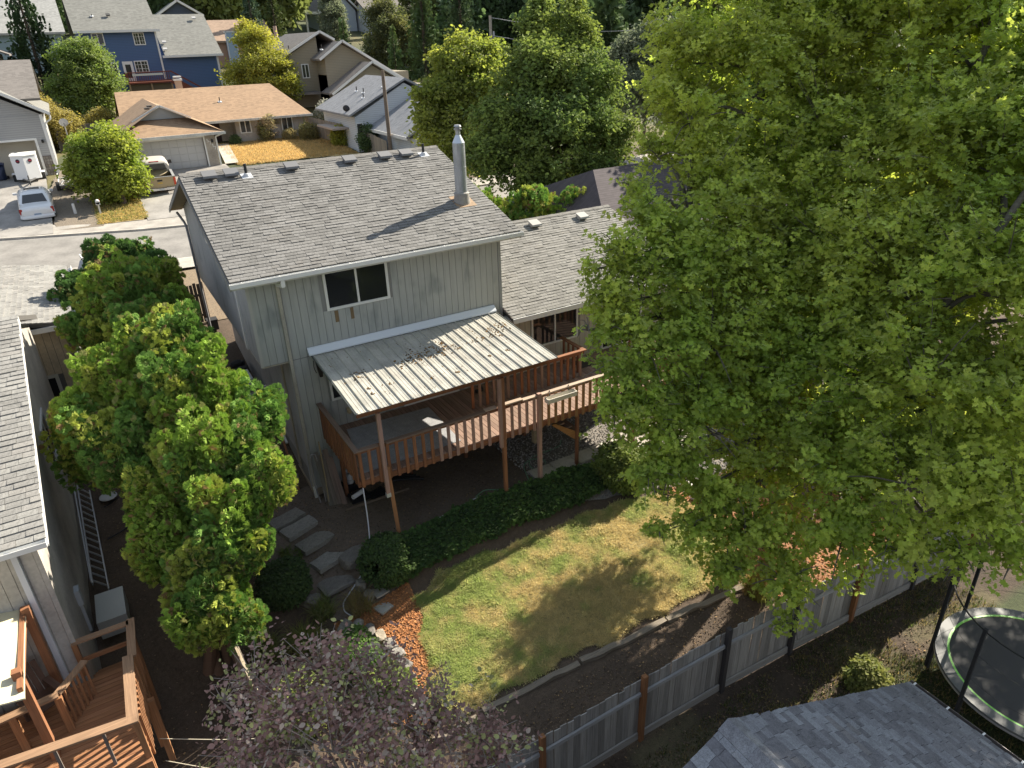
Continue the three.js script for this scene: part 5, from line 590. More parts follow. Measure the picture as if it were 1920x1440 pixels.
{ const t = thing('garden_chair', 'dark brown wooden garden chair behind the inner stair rail', 'chair', [-5.35, 0.62, 5.25], 0.5); const m = mat([0.14, 0.08, 0.055], { map: 'grain' }); obj('seat', bx(-0.28, 0.28, 0.36, 0.4, -0.25, 0.25), m, t); for (let i = 0; i < 5; i++) obj('back_slat', bar([-0.24 + i * 0.12, 0.38, -0.25], [-0.24 + i * 0.12, 1.0 + 0.05 * Math.sin(i * 0.8), -0.48], 0.1, 0.02, V3(0, 0, 1)), m, t, true); for (const [x, z] of [[-0.27, 0.24], [0.27, 0.24], [-0.27, -0.24], [0.27, -0.24]]) obj('leg', bx(x - 0.03, x + 0.03, 0, 0.58, z - 0.03, z + 0.03), m, t, true); obj('arm', bx(-0.34, -0.22, 0.58, 0.6, -0.3, 0.3), m, t, true); obj('arm', bx(0.22, 0.34, 0.58, 0.6, -0.3, 0.3), m, t, true); }
{ const t = thing('shade_canopy', 'cream fabric canopy on a wooden post at the left edge', 'canopy'); const g = new THREE.BoxGeometry(3.4, 0.03, 3.3, 14, 1, 14); const P = g.attributes.position; for (let i = 0; i < P.count; i++) { const x = P.getX(i), z = P.getZ(i); P.setY(i, P.getY(i) - 0.16 * Math.pow(Math.abs(x) / 1.7, 2) - 0.1 * Math.pow(z / 1.65, 2) + 0.04 * Math.sin(x * 3)); } g.translate(-6.85, 2.9, 5.2); g.computeVertexNormals(); obj('fabric', g, mat([0.62, 0.57, 0.4], { roughness: 0.9 }), t); obj('post', bx(-5.3, -5.16, 0.62, 2.85, 6.3, 6.44), cedar[2], t, true); obj('post', bx(-5.2, -5.06, 0.62, 2.85, 4.62, 4.76), cedar[2], t, true); obj('beam', bar([-5.2, 2.68, 4.2], [-5.2, 2.66, 6.7], 0.08, 0.16), cedar[2], t, true); }
{ const t = thing('plank_fence', 'short tan plank fence end beside the big conifer trunk', 'fence'); for (let i = 0; i < 22; i++) { const z = 3.3 + i * 0.145; const b = obj('fence_board', bx(-0.01, 0.012, 0, 1.45, -0.066, 0.066), mat([0.36, 0.28, 0.19], { map: 'grain' }), t, true); b.position.set(-1.98 + i * 0.012, H(-2, z), z); } obj('cap_board', bar([-2.0, H(-2, 3.25) + 1.47, 3.25], [-1.72, H(-2, 6.5) + 1.47, 6.5], 0.08, 0.03), mat([0.5, 0.42, 0.3], { map: 'grain' }), t, true); }
[[[-3.6, 0.2, 6.6], [-1.4, -0.2, 7.6]], [[-3.6, -0.1, 6.9], [-1.4, -0.6, 8.4]], [[-3.4, -0.7, 7.6], [-1.2, -0.9, 9.2]]].forEach(([a, b], i) => tag(obj('string_line', tube([a, [lerp(a[0], b[0], 0.5), lerp(a[1], b[1], 0.5) - 0.05, lerp(a[2], b[2], 0.5)], b], 0.008, 12, 5), mat([0.55, 0.5, 0.38])), 'thin pale string stretched from the bottom left deck to the plum', 'string', 'string lines'));
// ---------------------------------------------------------------- low roof at the bottom right
{
  const t = thing('outbuilding', 'low building with blue grey shingle roof at the bottom right', 'building'); const z0 = 14.1, z1 = 24, xr = 3.45, yr = 4.0, xe = 8.35, ye = 1.62, sl = (yr - ye) / (xe - xr);
  obj('wall', [bx(-0.6, 7.9, -1, 1.55, z0 + 0.25, z1), prism([[-0.6, 1.5], [xr, 3.75], [7.9, 1.6]], 'z', z0 + 0.25, z1)], mat([0.32, 0.32, 0.33], { map: 'mottle' }), t);
  const r = obj('roof', [prism([[xe, ye], [xr, yr], [-1.4, ye], [-1.4, ye - 0.12], [xr, yr - 0.12], [xe, ye - 0.12]], 'z', z0, z1)], roofDeck, t);
  const tn = [[0.2, 0.2, 0.215], [0.235, 0.24, 0.26], [0.175, 0.175, 0.19], [0.27, 0.28, 0.3], [0.21, 0.205, 0.21]];
  shingle(r, V3(xe + 0.01, ye + 0.005, z1), V3(0, 0, -1), V3(-1, sl, 0).normalize(), z1 - z0 + 0.01, Math.hypot(xe - xr, yr - ye), tn, { ex: 0.145, widths: [0.16, 0.22, 0.28, 0.34], t: 0.015 });
  shingle(r, V3(xr - 2.6, yr - 2.6 * sl + 0.005, z0), V3(0, 0, 1), V3(1, sl, 0).normalize(), 4, Math.hypot(2.6, 2.6 * sl), tn, { ex: 0.145, widths: [0.16, 0.22, 0.28, 0.34], t: 0.015 });
  for (let i = 0; i < 20; i++) obj('ridge_cap', prism([[xr + 0.17, yr - 0.05], [xr, yr + 0.055 + 0.008 * (i % 2)], [xr - 0.17, yr - 0.05], [xr - 0.17, yr - 0.07], [xr, yr + 0.03], [xr + 0.17, yr - 0.07]], 'z', z0 - 0.01 + i * 0.24, z0 + 0.25 + i * 0.24), mat(tn[i % 2 ? 3 : 1], { map: 'speck' }), r);
  const g = obj('gutter', [bx(xe + 0.01, xe + 0.12, ye - 0.1, ye - 0.09, z0 - 0.02, z1), bx(xe + 0.11, xe + 0.12, ye - 0.09, ye + 0.0, z0 - 0.02, z1)], mat([0.14, 0.12, 0.11], { roughness: 0.4 }), r); for (let i = 0; i < 9; i++) obj('hanger', bx(xe + 0.0, xe + 0.12, ye - 0.005, ye + 0.004, z0 + 0.05 + i * 0.6, z0 + 0.08 + i * 0.6), white, g);
}
// ---------------------------------------------------------------- trampoline
{
  const t = thing('trampoline', 'round black trampoline with lime green rim and net poles', 'trampoline', [11.75, H(11.7, 14.9), 14.95]); const r = 1.8, y = 0.85; const ring = (a, b, y0, y1, m, n) => obj(n, (() => { const g = new THREE.LatheGeometry([[a, y0], [b, y0], [b, y1], [a, y1], [a, y0]].map((p) => new THREE.Vector2(...p)), 64).toNonIndexed(); g.computeVertexNormals(); return g; })(), m, t);
  ring(0.001, r - 0.24, y - 0.01, y, mat([0.035, 0.035, 0.037], { roughness: 0.8 }), 'jumping_mat'); ring(r - 0.235, r - 0.19, y + 0.004, y + 0.016, mat([0.2, 0.55, 0.08], { roughness: 0.5 }), 'green_edge'); ring(r - 0.19, r + 0.03, y - 0.03, y + 0.02, mat([0.08, 0.085, 0.09], { roughness: 0.6 }), 'rim_pad'); ring(r + 0.0, r + 0.04, y - 0.07, y - 0.031, mat([0.4, 0.4, 0.42], { metalness: 0.6, roughness: 0.4 }), 'frame');
  for (let i = 0; i < 8; i++) { const a = i * Math.PI / 4 + 0.3, c = Math.cos(a), s = Math.sin(a); obj('leg', [bar([c * r, 0, s * r], [c * r, y - 0.05, s * r], 0.045, 0.045)], mat([0.05, 0.05, 0.05]), t); const p = obj('net_pole', bar([c * (r + 0.05), 0.1, s * (r + 0.05)], [c * (r + 0.05), y + 1.75, s * (r + 0.05)], 0.06, 0.06), mat([0.015, 0.015, 0.017], { roughness: 0.9 }), t); }
  obj('net_hoop', new THREE.TorusGeometry(r + 0.05, 0.018, 6, 48).rotateX(Math.PI / 2).translate(0, y + 1.7, 0), mat([0.02, 0.02, 0.02]), t);
  const net = []; for (let k = 0; k < 2; k++) net.push(new THREE.TorusGeometry(r + 0.04, 0.004, 4, 48).rotateX(Math.PI / 2).translate(0, y + 0.5 + k * 0.6, 0)); obj('net_cord', net, mat([0.02, 0.02, 0.02]), t);
}
// ---------------------------------------------------------------- houses across the street
const wallTan = mat([0.46, 0.41, 0.35], { roughness: 0.8, map: 'mottle' }), wallGrey = mat([0.4, 0.4, 0.4], { map: 'lap', roughness: 0.8 }), blueW = mat([0.085, 0.15, 0.3], { map: 'lap', roughness: 0.75 }), sageW = mat([0.36, 0.32, 0.235], { map: 'lap', roughness: 0.8 }), paleW = mat([0.62, 0.66, 0.7], { map: 'lap', roughness: 0.8 });
const rBrown = mat([0.37, 0.245, 0.15], { map: 'farShingle', roughness: 0.95 }), rGrey = mat([0.24, 0.24, 0.22], { map: 'farShingle', roughness: 0.95 }), rLight = mat([0.3, 0.31, 0.33], { map: 'farShingle', roughness: 0.95 }), rTaupe = mat([0.22, 0.2, 0.185], { map: 'farShingle', roughness: 0.95 }), rDark = mat([0.09, 0.075, 0.08], { map: 'farShingle', roughness: 0.95 });
// gable roof with its ridge along x; slabs with thickness
const gableX = (x0, x1, z0, z1, ye, zr, yr, th = 0.16) => prism([[z0, ye], [zr, yr], [z1, ye], [z1, ye - th], [zr, yr - th], [z0, ye - th]], 'x', x0, x1);
const gableZ = (z0, z1, x0, x1, ye0, xr, yr, ye1 = ye0, th = 0.16) => prism([[x0, ye0], [xr, yr], [x1, ye1], [x1, ye1 - th], [xr, yr - th], [x0, ye0 - th]], 'z', z0, z1);
function win(parent, x0, x1, y0, y1, z, cols, rows) { const o = windowZ(parent, x0, x1, y0, y1, z, 2, 0.09, white, glassFar); const bars = []; for (let i = 1; i < cols; i++) bars.push(bx(lerp(x0, x1, i / cols) - 0.015, lerp(x0, x1, i / cols) + 0.015, y0 + 0.09, y1 - 0.09, z + 0.01, z + 0.03)); for (let i = 1; i < rows; i++) bars.push(bx(x0 + 0.09, x1 - 0.09, lerp(y0, y1, i / rows) - 0.015, lerp(y0, y1, i / rows) + 0.015, z + 0.01, z + 0.03)); if (bars.length) obj('glazing_bars', bars, white, o); return o; }
const font = await new FontLoader().loadAsync('fonts/droid/droid_sans_bold.typeface.json');
{
  const t = thing('bungalow', 'bungalow with brown roof and two car garage across the street', 'house'); const dw = mat([0.5, 0.46, 0.42], { map: 'mottle' });
  obj('garage_wall', [bx(0.75, 1.45, 3.7, 6.4, -50, -41.5), bx(6.4, 7.2, 3.7, 6.4, -50, -41.5), bx(1.45, 6.4, 6.2, 6.4, -50, -41.5), bx(1.45, 6.4, 3.7, 6.2, -42.5, -42.3)], wallTan, t);
  obj('wall', [bx(2.5, 10.6, 3.9, 6.4, -62.5, -52.4), bx(10.6, 16.7, 3.9, 6.4, -62.5, -51), bx(7.2, 7.4, 3.9, 6.4, -52.4, -50)], wallTan, t); boards(t, 'x', 10.65, 16.65, 4.75, 6.35, -51, 0.02, 0.42, dw, [[10.95, 11.95, 5.2, 6.3], [14.65, 15.7, 5.1, 6.3]], 0.02); obj('foundation', bx(10.58, 16.72, 3.9, 4.75, -51.1, -50.96), mat([0.42, 0.39, 0.34]), t);
  const gd = obj('garage_door', bx(1.5, 6.36, 3.9, 6.15, -41.9, -41.8), mat([0.5, 0.5, 0.5]), t); for (let r = 0; r < 4; r++) for (let c = 0; c < 8; c++) obj('door_panel', bx(1.55 + c * 0.6, 2.1 + c * 0.6, 4.0 + r * 0.54, 4.48 + r * 0.54, -41.8, -41.775), mat([0.55, 0.55, 0.55]), gd); obj('door_trim', [bx(1.38, 1.5, 3.9, 6.27, -41.5, -41.44), bx(6.36, 6.47, 3.9, 6.27, -41.5, -41.44), bx(1.5, 6.36, 6.16, 6.27, -41.5, -41.44)], white, t);
  win(t, 10.95, 11.95, 5.2, 6.3, -50.97, 1, 1); win(t, 14.65, 15.7, 5.1, 6.3, -50.97, 1, 1); obj('entry_door', bx(8.6, 9.5, 4.5, 6.3, -52.38, -52.33), mat([0.05, 0.03, 0.03]), t);
  // dutch gable over the garage, hip at the right end of the main roof
  const zb = -57, rf = obj('roof', [polyGeo([[0.3, 6.5, -40.9], [7.9, 6.5, -40.9], [6, 7.45, -43.4], [2.1, 7.45, -43.4], [4.05, 8.4, -43.4], [4.05, 8.4, -54.8], [7.9, 6.5, -50.3], [0.3, 6.5, -52]], [[0, 1, 2, 3], [0, 3, 4, 5, 7], [1, 6, 5, 4, 2]]), polyGeo([[1.6, 6.45, -50.3], [17.4, 6.45, -50.3], [15.6, 8.9, zb], [2.1, 8.9, zb], [2.1, 6.45, -63.6], [17.4, 6.45, -63.6]], [[0, 1, 2, 3], [1, 5, 2], [3, 2, 5, 4]]), polyGeo([[-0.6, 6.0, -47], [0.7, 6.5, -47], [0.7, 6.5, -53], [-0.6, 6.0, -53]], [[0, 1, 2, 3]])], rBrown, t);
  obj('gable_panel', [prism([[2.2, 7.47], [5.9, 7.47], [4.05, 8.33]], 'z', -43.62, -43.55)], mat([0.42, 0.42, 0.42]), rf); obj('rake_board', [bar([2.0, 7.42, -43.33], [4.05, 8.42, -43.33], 0.06, 0.16, V3(0, 0.9, 0)), bar([4.05, 8.42, -43.33], [6.1, 7.42, -43.33], 0.06, 0.16, V3(0, 0.9, 0))], white, rf); obj('eave_board', [bx(0.28, 7.95, 6.33, 6.52, -40.9, -40.8), bx(1.6, 17.45, 6.28, 6.47, -50.3, -50.2)], whiteDull, rf); obj('soffit', [bx(0.4, 7.8, 6.36, 6.4, -52, -40.95), bx(2, 17.3, 6.3, 6.34, -63, -50.35)], wallTan, rf);
  obj('downspout', [bar([7.85, 6.4, -40.85], [7.28, 6.15, -41.45], 0.08, 0.08), bx(7.22, 7.32, 3.9, 6.15, -41.5, -41.4)], white, t); obj('wall_lamp', cyl(0.1, 0.07, 5.75, 5.98, 6.95, -41.35, 10), mat([0.04, 0.04, 0.04]), t);
  [...'5717'].forEach((ch, i) => { const g = new TextGeometry(ch, { font, size: 0.24, depth: 0.02, curveSegments: 4 }); g.translate(6.56 + i * 0.15, 5.78 - i * 0.19, -41.49); obj('house_number', g, white, t); });
  obj('chimney', [bx(7.3, 7.85, 8, 9.55, -58, -57.5)], mat([0.5, 0.36, 0.26]), rf); obj('chimney_cap', [bx(7.22, 7.93, 9.55, 9.7, -58.1, -57.4), bx(7.25, 7.9, 9.8, 9.92, -58.1, -57.4)], white, rf); pipeVent(t, 10.2, -53.8, 7.75, 0.4); roofVent(t, 3.3, -44.5, 8.15, mat([0.1, 0.09, 0.08]), 0); roofVent(t, 3.55, -45.2, 8.25, mat([0.1, 0.09, 0.08]), 0);
}
{
  const t = thing('blue_house', 'tall blue lap sided house with red deck on the hill', 'house');
  obj('wall', [bx(1.2, 8.35, 6.5, 13.9, -86, -73), prism([[-73.02, 13.88], [-79.5, 17.55], [-86, 13.88]], 'x', 1.25, 8.3)], blueW, t); obj('garage_wall', [bx(8.36, 14.2, 6.5, 11.35, -86, -73.03), prism([[-73.05, 11.33], [-79.8, 15], [-86, 11.33]], 'x', 8.37, 14.15)], blueW, t);
  const r1 = obj('roof', gableX(0.7, 8.75, -72.5, -86.5, 14.05, -79.5, 18.1), rGrey, t); const r2 = obj('garage_roof', gableX(8.76, 14.7, -72.5, -86.5, 11.5, -79.8, 15.7), rGrey, t);
  obj('eave_board', bx(0.7, 8.8, 13.85, 14.08, -72.5, -72.4), white, r1); obj('eave_board', bx(8.5, 14.75, 11.3, 11.53, -72.5, -72.4), white, r2); obj('downspout', bx(8.25, 8.42, 9.2, 13.85, -72.98, -72.85), white, t); obj('downspout', bx(14.05, 14.22, 7, 11.35, -72.98, -72.85), white, t); obj('downspout', bx(1.15, 1.3, 9.2, 13.85, -72.98, -72.85), white, t);
  win(t, 2.24, 3.36, 12.68, 13.86, -72.97, 1, 1); win(t, 6.11, 7.21, 12.61, 13.81, -72.97, 4, 3); win(t, 5.6, 6.94, 9.95, 11.13, -72.97, 4, 3); win(t, 2.9, 3.95, 9.7, 11.05, -72.97, 1, 1); const d = obj('door', bx(4.45, 5.45, 9.1, 11.1, -72.98, -72.92), white, t); obj('door_glass', bx(4.68, 5.2, 9.5, 10.8, -72.92, -72.91), glassFar, d);
  for (const [x, z, y] of [[8.95, -77, 14.3], [9.2, -74.5, 12.8], [9.0, -73.3, 12.1], [13.4, -78.6, 15.2]]) roofVent(t, x, z, y, mat([0.4, 0.4, 0.4]), 0.5); roofVent(t, 4.4, -74.8, 15.5, mat([0.06, 0.06, 0.06]), 0.5); pipeVent(t, 2.9, -74.8, 15.45, 0.2);
  const red = mat([0.22, 0.06, 0.035], { map: 'grain' }); obj('deck_floor', bx(4.4, 8.7, 8.95, 9.1, -73, -70.6), red, t); obj('deck_rail', [bx(4.4, 8.7, 10.0, 10.08, -70.7, -70.55), bx(4.4, 8.7, 9.15, 9.25, -70.66, -70.6), bx(4.4, 4.5, 9.1, 10.05, -73, -70.6), bar([8.7, 10.05, -70.6], [11.4, 8.3, -70.6], 0.1, 0.14), bar([8.7, 9.2, -70.6], [11.4, 7.4, -70.6], 0.08, 0.7)], red, t); for (let i = 0; i < 20; i++) obj('baluster', bx(4.5 + i * 0.21, 4.56 + i * 0.21, 9.2, 10.0, -70.66, -70.62), red, t); for (const x of [4.5, 6.6, 8.6]) obj('deck_post', bx(x - 0.08, x + 0.08, 6.9, 9, -70.8, -70.64), mat([0.3, 0.2, 0.12]), t); obj('lattice', bx(4.5, 8.6, 7.2, 8.9, -70.95, -70.9), mat([0.12, 0.09, 0.06]), t); obj('low_rail', bx(11.2, 14, 8.15, 8.3, -69.6, -69.5), red, t); obj('towel', bx(4.95, 7.9, 9.72, 9.92, -70.53, -70.51), mat([0.6, 0.58, 0.56]), t);
}
{
  const t = thing('grey_house', 'pale grey gabled house with open garage behind the white car', 'house'); obj('wall', [bx(-4.3, -3.55, 3.8, 8.3, -56, -45), bx(-14, -4.3, 6.65, 8.3, -45.3, -45), prism([[-14, 8.3], [-3.6, 8.3], [-8.6, 11]], 'z', -55, -45.02), bx(-14, -4.3, 3.8, 6.64, -46.3, -46)], wallGrey, t);
  const rf = obj('roof', gableZ(-57, -44.5, -14.2, -3.05, 8.35, -8.6, 11.6), rGrey, t); obj('rake_board', bar([-3.0, 8.33, -44.45], [-8.6, 11.58, -44.45], 0.05, 0.2), white, rf); obj('back_roof', gableX(-14, -3.35, -46.6, -60, 9.3, -52.5, 11.8), rTaupe, t); obj('back_wall', bx(-14, -3.8, 4, 9.3, -59, -56), wallGrey, t);
  obj('corner_board', bx(-3.72, -3.5, 3.9, 8.3, -45.02, -44.95), white, t); obj('door_trim', [bx(-4.45, -4.3, 4.1, 6.75, -45.02, -44.96), bx(-12, -4.45, 6.62, 6.76, -45.02, -44.96)], white, t); obj('garage_door', bx(-12, -4.45, 4.1, 6.62, -45.9, -45.85), mat([0.5, 0.46, 0.38]), t); const vs = obj('stone_veneer', bx(-4.28, -3.74, 4.1, 5.5, -45.0, -44.95), mat([0.14, 0.11, 0.1]), t); for (let r = 0; r < 7; r++) for (let c = 0; c < 3; c++) obj('veneer_stone', bx(-4.26 + c * 0.17 + (r % 2) * 0.03, -4.12 + c * 0.17 + (r % 2) * 0.03, 4.14 + r * 0.19, 4.3 + r * 0.19, -44.95, -44.91), pick(rock), vs); obj('wall_lamp', bx(-4.05, -3.9, 6.4, 6.6, -44.98, -44.85), darkIn, t); obj('downspout', tube([[-3.05, 8.25, -44.6], [-3.1, 7.95, -44.7], [-3.45, 7.7, -44.9], [-3.46, 7.4, -44.9]], 0.06, 14, 6), white, t);
}
{ const t = thing('satellite_dish', 'white satellite dish on a mast beside the pale grey house', 'dish', [-2.35, H(-2, -49), -49]); obj('mast', cyl(0.04, 0.04, 0, 3.0), mat([0.3, 0.3, 0.3]), t); obj('reflector', new THREE.SphereGeometry(1.1, 20, 6, 0, 6.283, 0, 0.5).scale(0.6, 0.4, 0.6).translate(0, -0.4, 0).rotateX(1.9).translate(0, 3.0, 0), mat([0.6, 0.6, 0.6]), t); obj('arm', bar([0, 2.7, 0.1], [0.6, 3.1, 0.7], 0.03, 0.03), mat([0.3, 0.3, 0.3]), t); }
{ const t = thing('tan_house', 'cream house with a square chimney behind the conifer at far left', 'house'); obj('wall', [bx(-20, -6.2, 6, 12.2, -80, -70), prism([[-20, 12.2], [-6.2, 12.2], [-12, 14]], 'z', -79, -70.02)], mat([0.5, 0.44, 0.34]), t); const r = obj('roof', gableZ(-81, -69.4, -21, -5.2, 12.2, -12, 15), rTaupe, t); obj('chimney', [bx(-7.6, -6.4, 11, 14.4, -72, -71), cyl(0.4, 0.32, 14.4, 15, -7, -71.5, 12)], mat([0.55, 0.48, 0.4]), r); }
{ const t = thing('sage_house', 'olive tan two storey house with stepped white edged gables', 'house'); const g0 = 5.2;
  obj('wall', [bx(22.3, 31.5, g0, 9.2, -74, -60), prism([[22.3, g0], [22.3, 10.95], [24.2, 12.1], [32, 7.7], [32, g0]], 'z', -74, -59.98)], sageW, t); obj('side_wall', [bx(18.9, 22.3, g0, 10.9, -75, -63), prism([[18.9, 10.85], [22.6, 12.9], [22.6, 10.8]], 'z', -75, -62.98)], sageW, t); obj('front_wall', [bx(22.6, 32, g0, 8, -60, -57), prism([[22.6, 8], [26.1, 10.1], [31, 7.2], [31, 7]], 'z', -60, -56.98)], sageW, t);
  const r = obj('roof', [gableZ(-75, -59.4, 21.7, 33, 10.75, 24.2, 12.35, 7.0), gableZ(-76, -62.4, 18.3, 24.6, 10.9, 22.9, 13.3, 12.3)], rTaupe, t); const r3 = obj('porch_roof', gableZ(-60.4, -56.4, 21.6, 32, 7.6, 26.1, 10.35, 6.8), rTaupe, t);
  obj('rake_board', [bar([21.6, 10.7, -59.35], [24.2, 12.38, -59.35], 0.06, 0.22), bar([24.2, 12.38, -59.35], [33, 7.02, -59.35], 0.06, 0.22), bar([18.2, 10.85, -62.35], [22.9, 13.32, -62.35], 0.06, 0.22), bar([22.9, 13.32, -62.35], [24.4, 12.5, -62.35], 0.06, 0.22)], white, r); obj('rake_board', [bar([21.5, 7.55, -56.35], [26.1, 10.38, -56.35], 0.06, 0.2), bar([26.1, 10.38, -56.35], [32, 6.85, -56.35], 0.06, 0.2)], white, r3); win(t, 20.6, 21.4, 8.9, 10.3, -62.96, 1, 1); win(t, 22.75, 23.5, 6.2, 7.4, -59.95, 1, 1); for (const [x, z] of [[20, -64.5], [20.4, -66], [22.6, -61.5]]) pipeVent(t, x, z, 11.6, 0.5); obj('porch', bx(18.6, 21.8, 7.4, 7.6, -63, -61), rTaupe, t); }
{ const t = thing('white_house', 'white house with light grey roof behind the utility pole, farther of two', 'house'); obj('wall', [bx(18.3, 28, 3.4, 6.7, -49.6, -41.2), prism([[18.3, 6.65], [22.9, 9.05], [27.6, 6.65]], 'z', -49.5, -41.18)], paleW, t); const r = obj('roof', gableZ(-50.2, -40.9, 17.75, 28.1, 6.9, 22.95, 9.45), rLight, t); for (const [x, z, y] of [[20.5, -44.5, 8.25], [20.6, -46.5, 8.3], [19.9, -43, 7.95], [21.5, -42.3, 8.75]]) pipeVent(t, x, z, y, 0.4); windowZ(t, 18.35, 18.9, 5, 6.2, -41.17, 1, 0.05, white, glassFar); obj('porch_cover', bx(16.9, 18.28, 5.6, 5.75, -47.5, -43), mat([0.4, 0.33, 0.28]), t); const d = obj('roof_dish', new THREE.SphereGeometry(0.4, 16, 6, 0, 6.283, 0, 0.8).rotateX(1.9).rotateY(-0.5).translate(18.2, 7.4, -42.6), mat([0.04, 0.04, 0.045]), t); }
{ const t = thing('white_house', 'white house with light grey roof behind the utility pole, nearer of two', 'house'); obj('wall', [bx(19.8, 28, 2.3, 5.6, -40.6, -33.3), prism([[19.8, 5.55], [24.2, 7.9], [28, 5.9]], 'z', -40.5, -33.28)], paleW, t); obj('roof', gableZ(-41.1, -32.9, 19.25, 29, 5.78, 24.2, 8.35), rLight, t); obj('eave_board', bx(19.2, 19.32, 5.55, 5.78, -41, -32.9), white, t); win(t, 21.4, 22.3, 3.9, 5.2, -33.26, 1, 1); pipeVent(t, 21.6, -35.5, 7.0, 0.4); pipeVent(t, 23, -39, 7.8, 0.4); }
{ const t = thing('dark_roof_house', 'house with dark shaded hip roof right of the grey house', 'house'); obj('wall', bx(17.2, 27, 1, 4.1, -15, -5.6), mat([0.35, 0.3, 0.26]), t); obj('roof', [polyGeo([[16.4, 4.2, -4.9], [28, 4.2, -4.9], [28, 6.35, -9.9], [19.2, 6.35, -9.9], [16.4, 4.2, -15.2], [28, 4.2, -15.2]], [[0, 1, 2, 3], [0, 3, 4], [3, 2, 5, 4]]), bx(16.5, 28, 4.08, 4.18, -15.1, -5)], rDark, t); }
const farHouse = (name, label, x0, x1, z, d, y0, ye, yr, wm, rm, axis = 'x') => { const t = thing(name, label, 'house'); obj('wall', axis === 'x' ? [bx(x0, x1, y0 - 2, ye, z - d, z), prism([[z, ye - 0.02], [z - d / 2, yr - 0.2], [z - d, ye - 0.02]], 'x', x0 + 0.05, x1 - 0.05)] : [bx(x0, x1, y0 - 2, ye, z - d, z), prism([[x0, ye - 0.02], [(x0 + x1) / 2, yr - 0.25], [x1, ye - 0.02]], 'z', z - d, z + 0.02)], wm, t); const r = obj('roof', axis === 'x' ? gableX(x0 - 0.6, x1 + 0.6, z + 0.6, z - d - 0.6, ye, z - d / 2, yr, 0.25) : gableZ(z - d - 0.5, z + 0.6, x0 - 0.6, x1 + 0.6, ye, (x0 + x1) / 2, yr, ye, 0.25), rm, t); if (axis === 'z') obj('rake_board', [bar([x0 - 0.6, ye, z + 0.65], [(x0 + x1) / 2, yr, z + 0.65], 0.08, 0.3), bar([(x0 + x1) / 2, yr, z + 0.65], [x1 + 0.6, ye, z + 0.65], 0.08, 0.3)], white, r); return t; };
const paleBlue = mat([0.5, 0.56, 0.63], { map: 'lap' });
{ const t = farHouse('pale_blue_house', 'pale blue house with dark gable among far trees at the top', 45.8, 53, -134, 9, 13, 17.8, 21.8, paleBlue, rTaupe, 'z'); win(t, 48.4, 50.2, 18, 20, -133.9, 2, 2); win(t, 47.5, 51, 14, 16, -133.9, 4, 1); obj('porch', [bx(42, 45.7, 17.2, 17.6, -136, -132), bx(42.2, 42.5, 13, 17.2, -132.4, -132.1)], white, t); }
farHouse('white_box_house', 'white walled house with low dark roof beside the far pale blue one', 53.5, 63, -128, 9, 12.5, 17.2, 19.6, mat([0.66, 0.7, 0.76], { map: 'lap' }), rTaupe); farHouse('small_shed', 'small grey shed by the far white house', 57, 60.4, -122, 4, 12.2, 13.9, 15.4, mat([0.2, 0.19, 0.19]), rTaupe, 'z');
farHouse('navy_house', 'small navy gabled house behind the blue house roof', 14.5, 20.5, -117, 8, 12, 16.7, 18.9, mat([0.06, 0.08, 0.12]), rGrey, 'z'); farHouse('brown_shingled_house', 'house with tan roof right of the blue house', 18.5, 26, -96, 9, 9.6, 12.9, 15.6, mat([0.45, 0.28, 0.2]), mat([0.4, 0.28, 0.2], { map: 'farShingle' })); { const t = thing('blue_chimney', 'pale blue boxed chimney against the tan roof', 'chimney'); obj('chase', bx(19.7, 20.9, 9, 13.9, -95.3, -94.4), mat([0.35, 0.45, 0.58]), t); obj('trim', [bx(19.62, 19.72, 9, 14, -94.42, -94.35), bx(20.88, 20.98, 9, 14, -94.42, -94.35), bx(19.6, 21, 13.9, 14.05, -95.4, -94.35)], white, t); }
{ const t = thing('lilac_chimney', 'pale lilac boxed chimney among trees behind the yellow tree', 'chimney'); obj('chase', bx(26.4, 27.9, 9, 13.2, -97, -96), mat([0.55, 0.54, 0.6]), t); obj('flue', cyl(0.25, 0.25, 13.2, 14.6, 27, -96.5), mat([0.5, 0.35, 0.28]), t); }
farHouse('teal_house', 'pale roofed house behind the far left conifer', -9, 0, -98, 10, 10, 14.5, 18.5, mat([0.3, 0.4, 0.46], { map: 'lap' }), mat([0.42, 0.42, 0.4], { map: 'farShingle' }));
// fences and poles there
{ const t = thing('plank_fence', 'weathered plank fence along the golden front yard', 'fence'); const A = [16.9, -51], B = [19.2, -37], n = 92; for (let i = 0; i < n; i++) { const f = i / n, x = lerp(A[0], B[0], f) + 0.35 * Math.sin(f * 3), z = lerp(A[1], B[1], f); const b = obj('fence_board', bx(-0.012, 0.012, 0, 1.75 + rr(-0.03, 0.03), -0.07, 0.07), mat(pick([[0.3, 0.25, 0.19], [0.24, 0.2, 0.16], [0.34, 0.28, 0.21]])), t); b.position.set(x, H(x, z), z); b.rotation.y = 0.16; } }
{ const t = thing('plank_fence', 'dark plank fence behind the yellow shrubs at the far left', 'fence'); for (let i = 0; i < 34; i++) { const x = -3.2 + i * 0.15, z = -54 - 0.05 * i; obj('fence_board', bx(x, x + 0.14, H(x, z), H(x, z) + 1.8, z - 0.01, z + 0.01), mat(pick([[0.22, 0.19, 0.16], [0.17, 0.15, 0.13]])), t); } }
{ const t = thing('utility_pole', 'plain wooden utility pole before the light grey roofs', 'pole', [18.95, 3, -35.6]); obj('pole', cyl(0.17, 0.12, -0.2, 7.3), mat([0.22, 0.17, 0.13], { map: 'grain' }), t, true); }
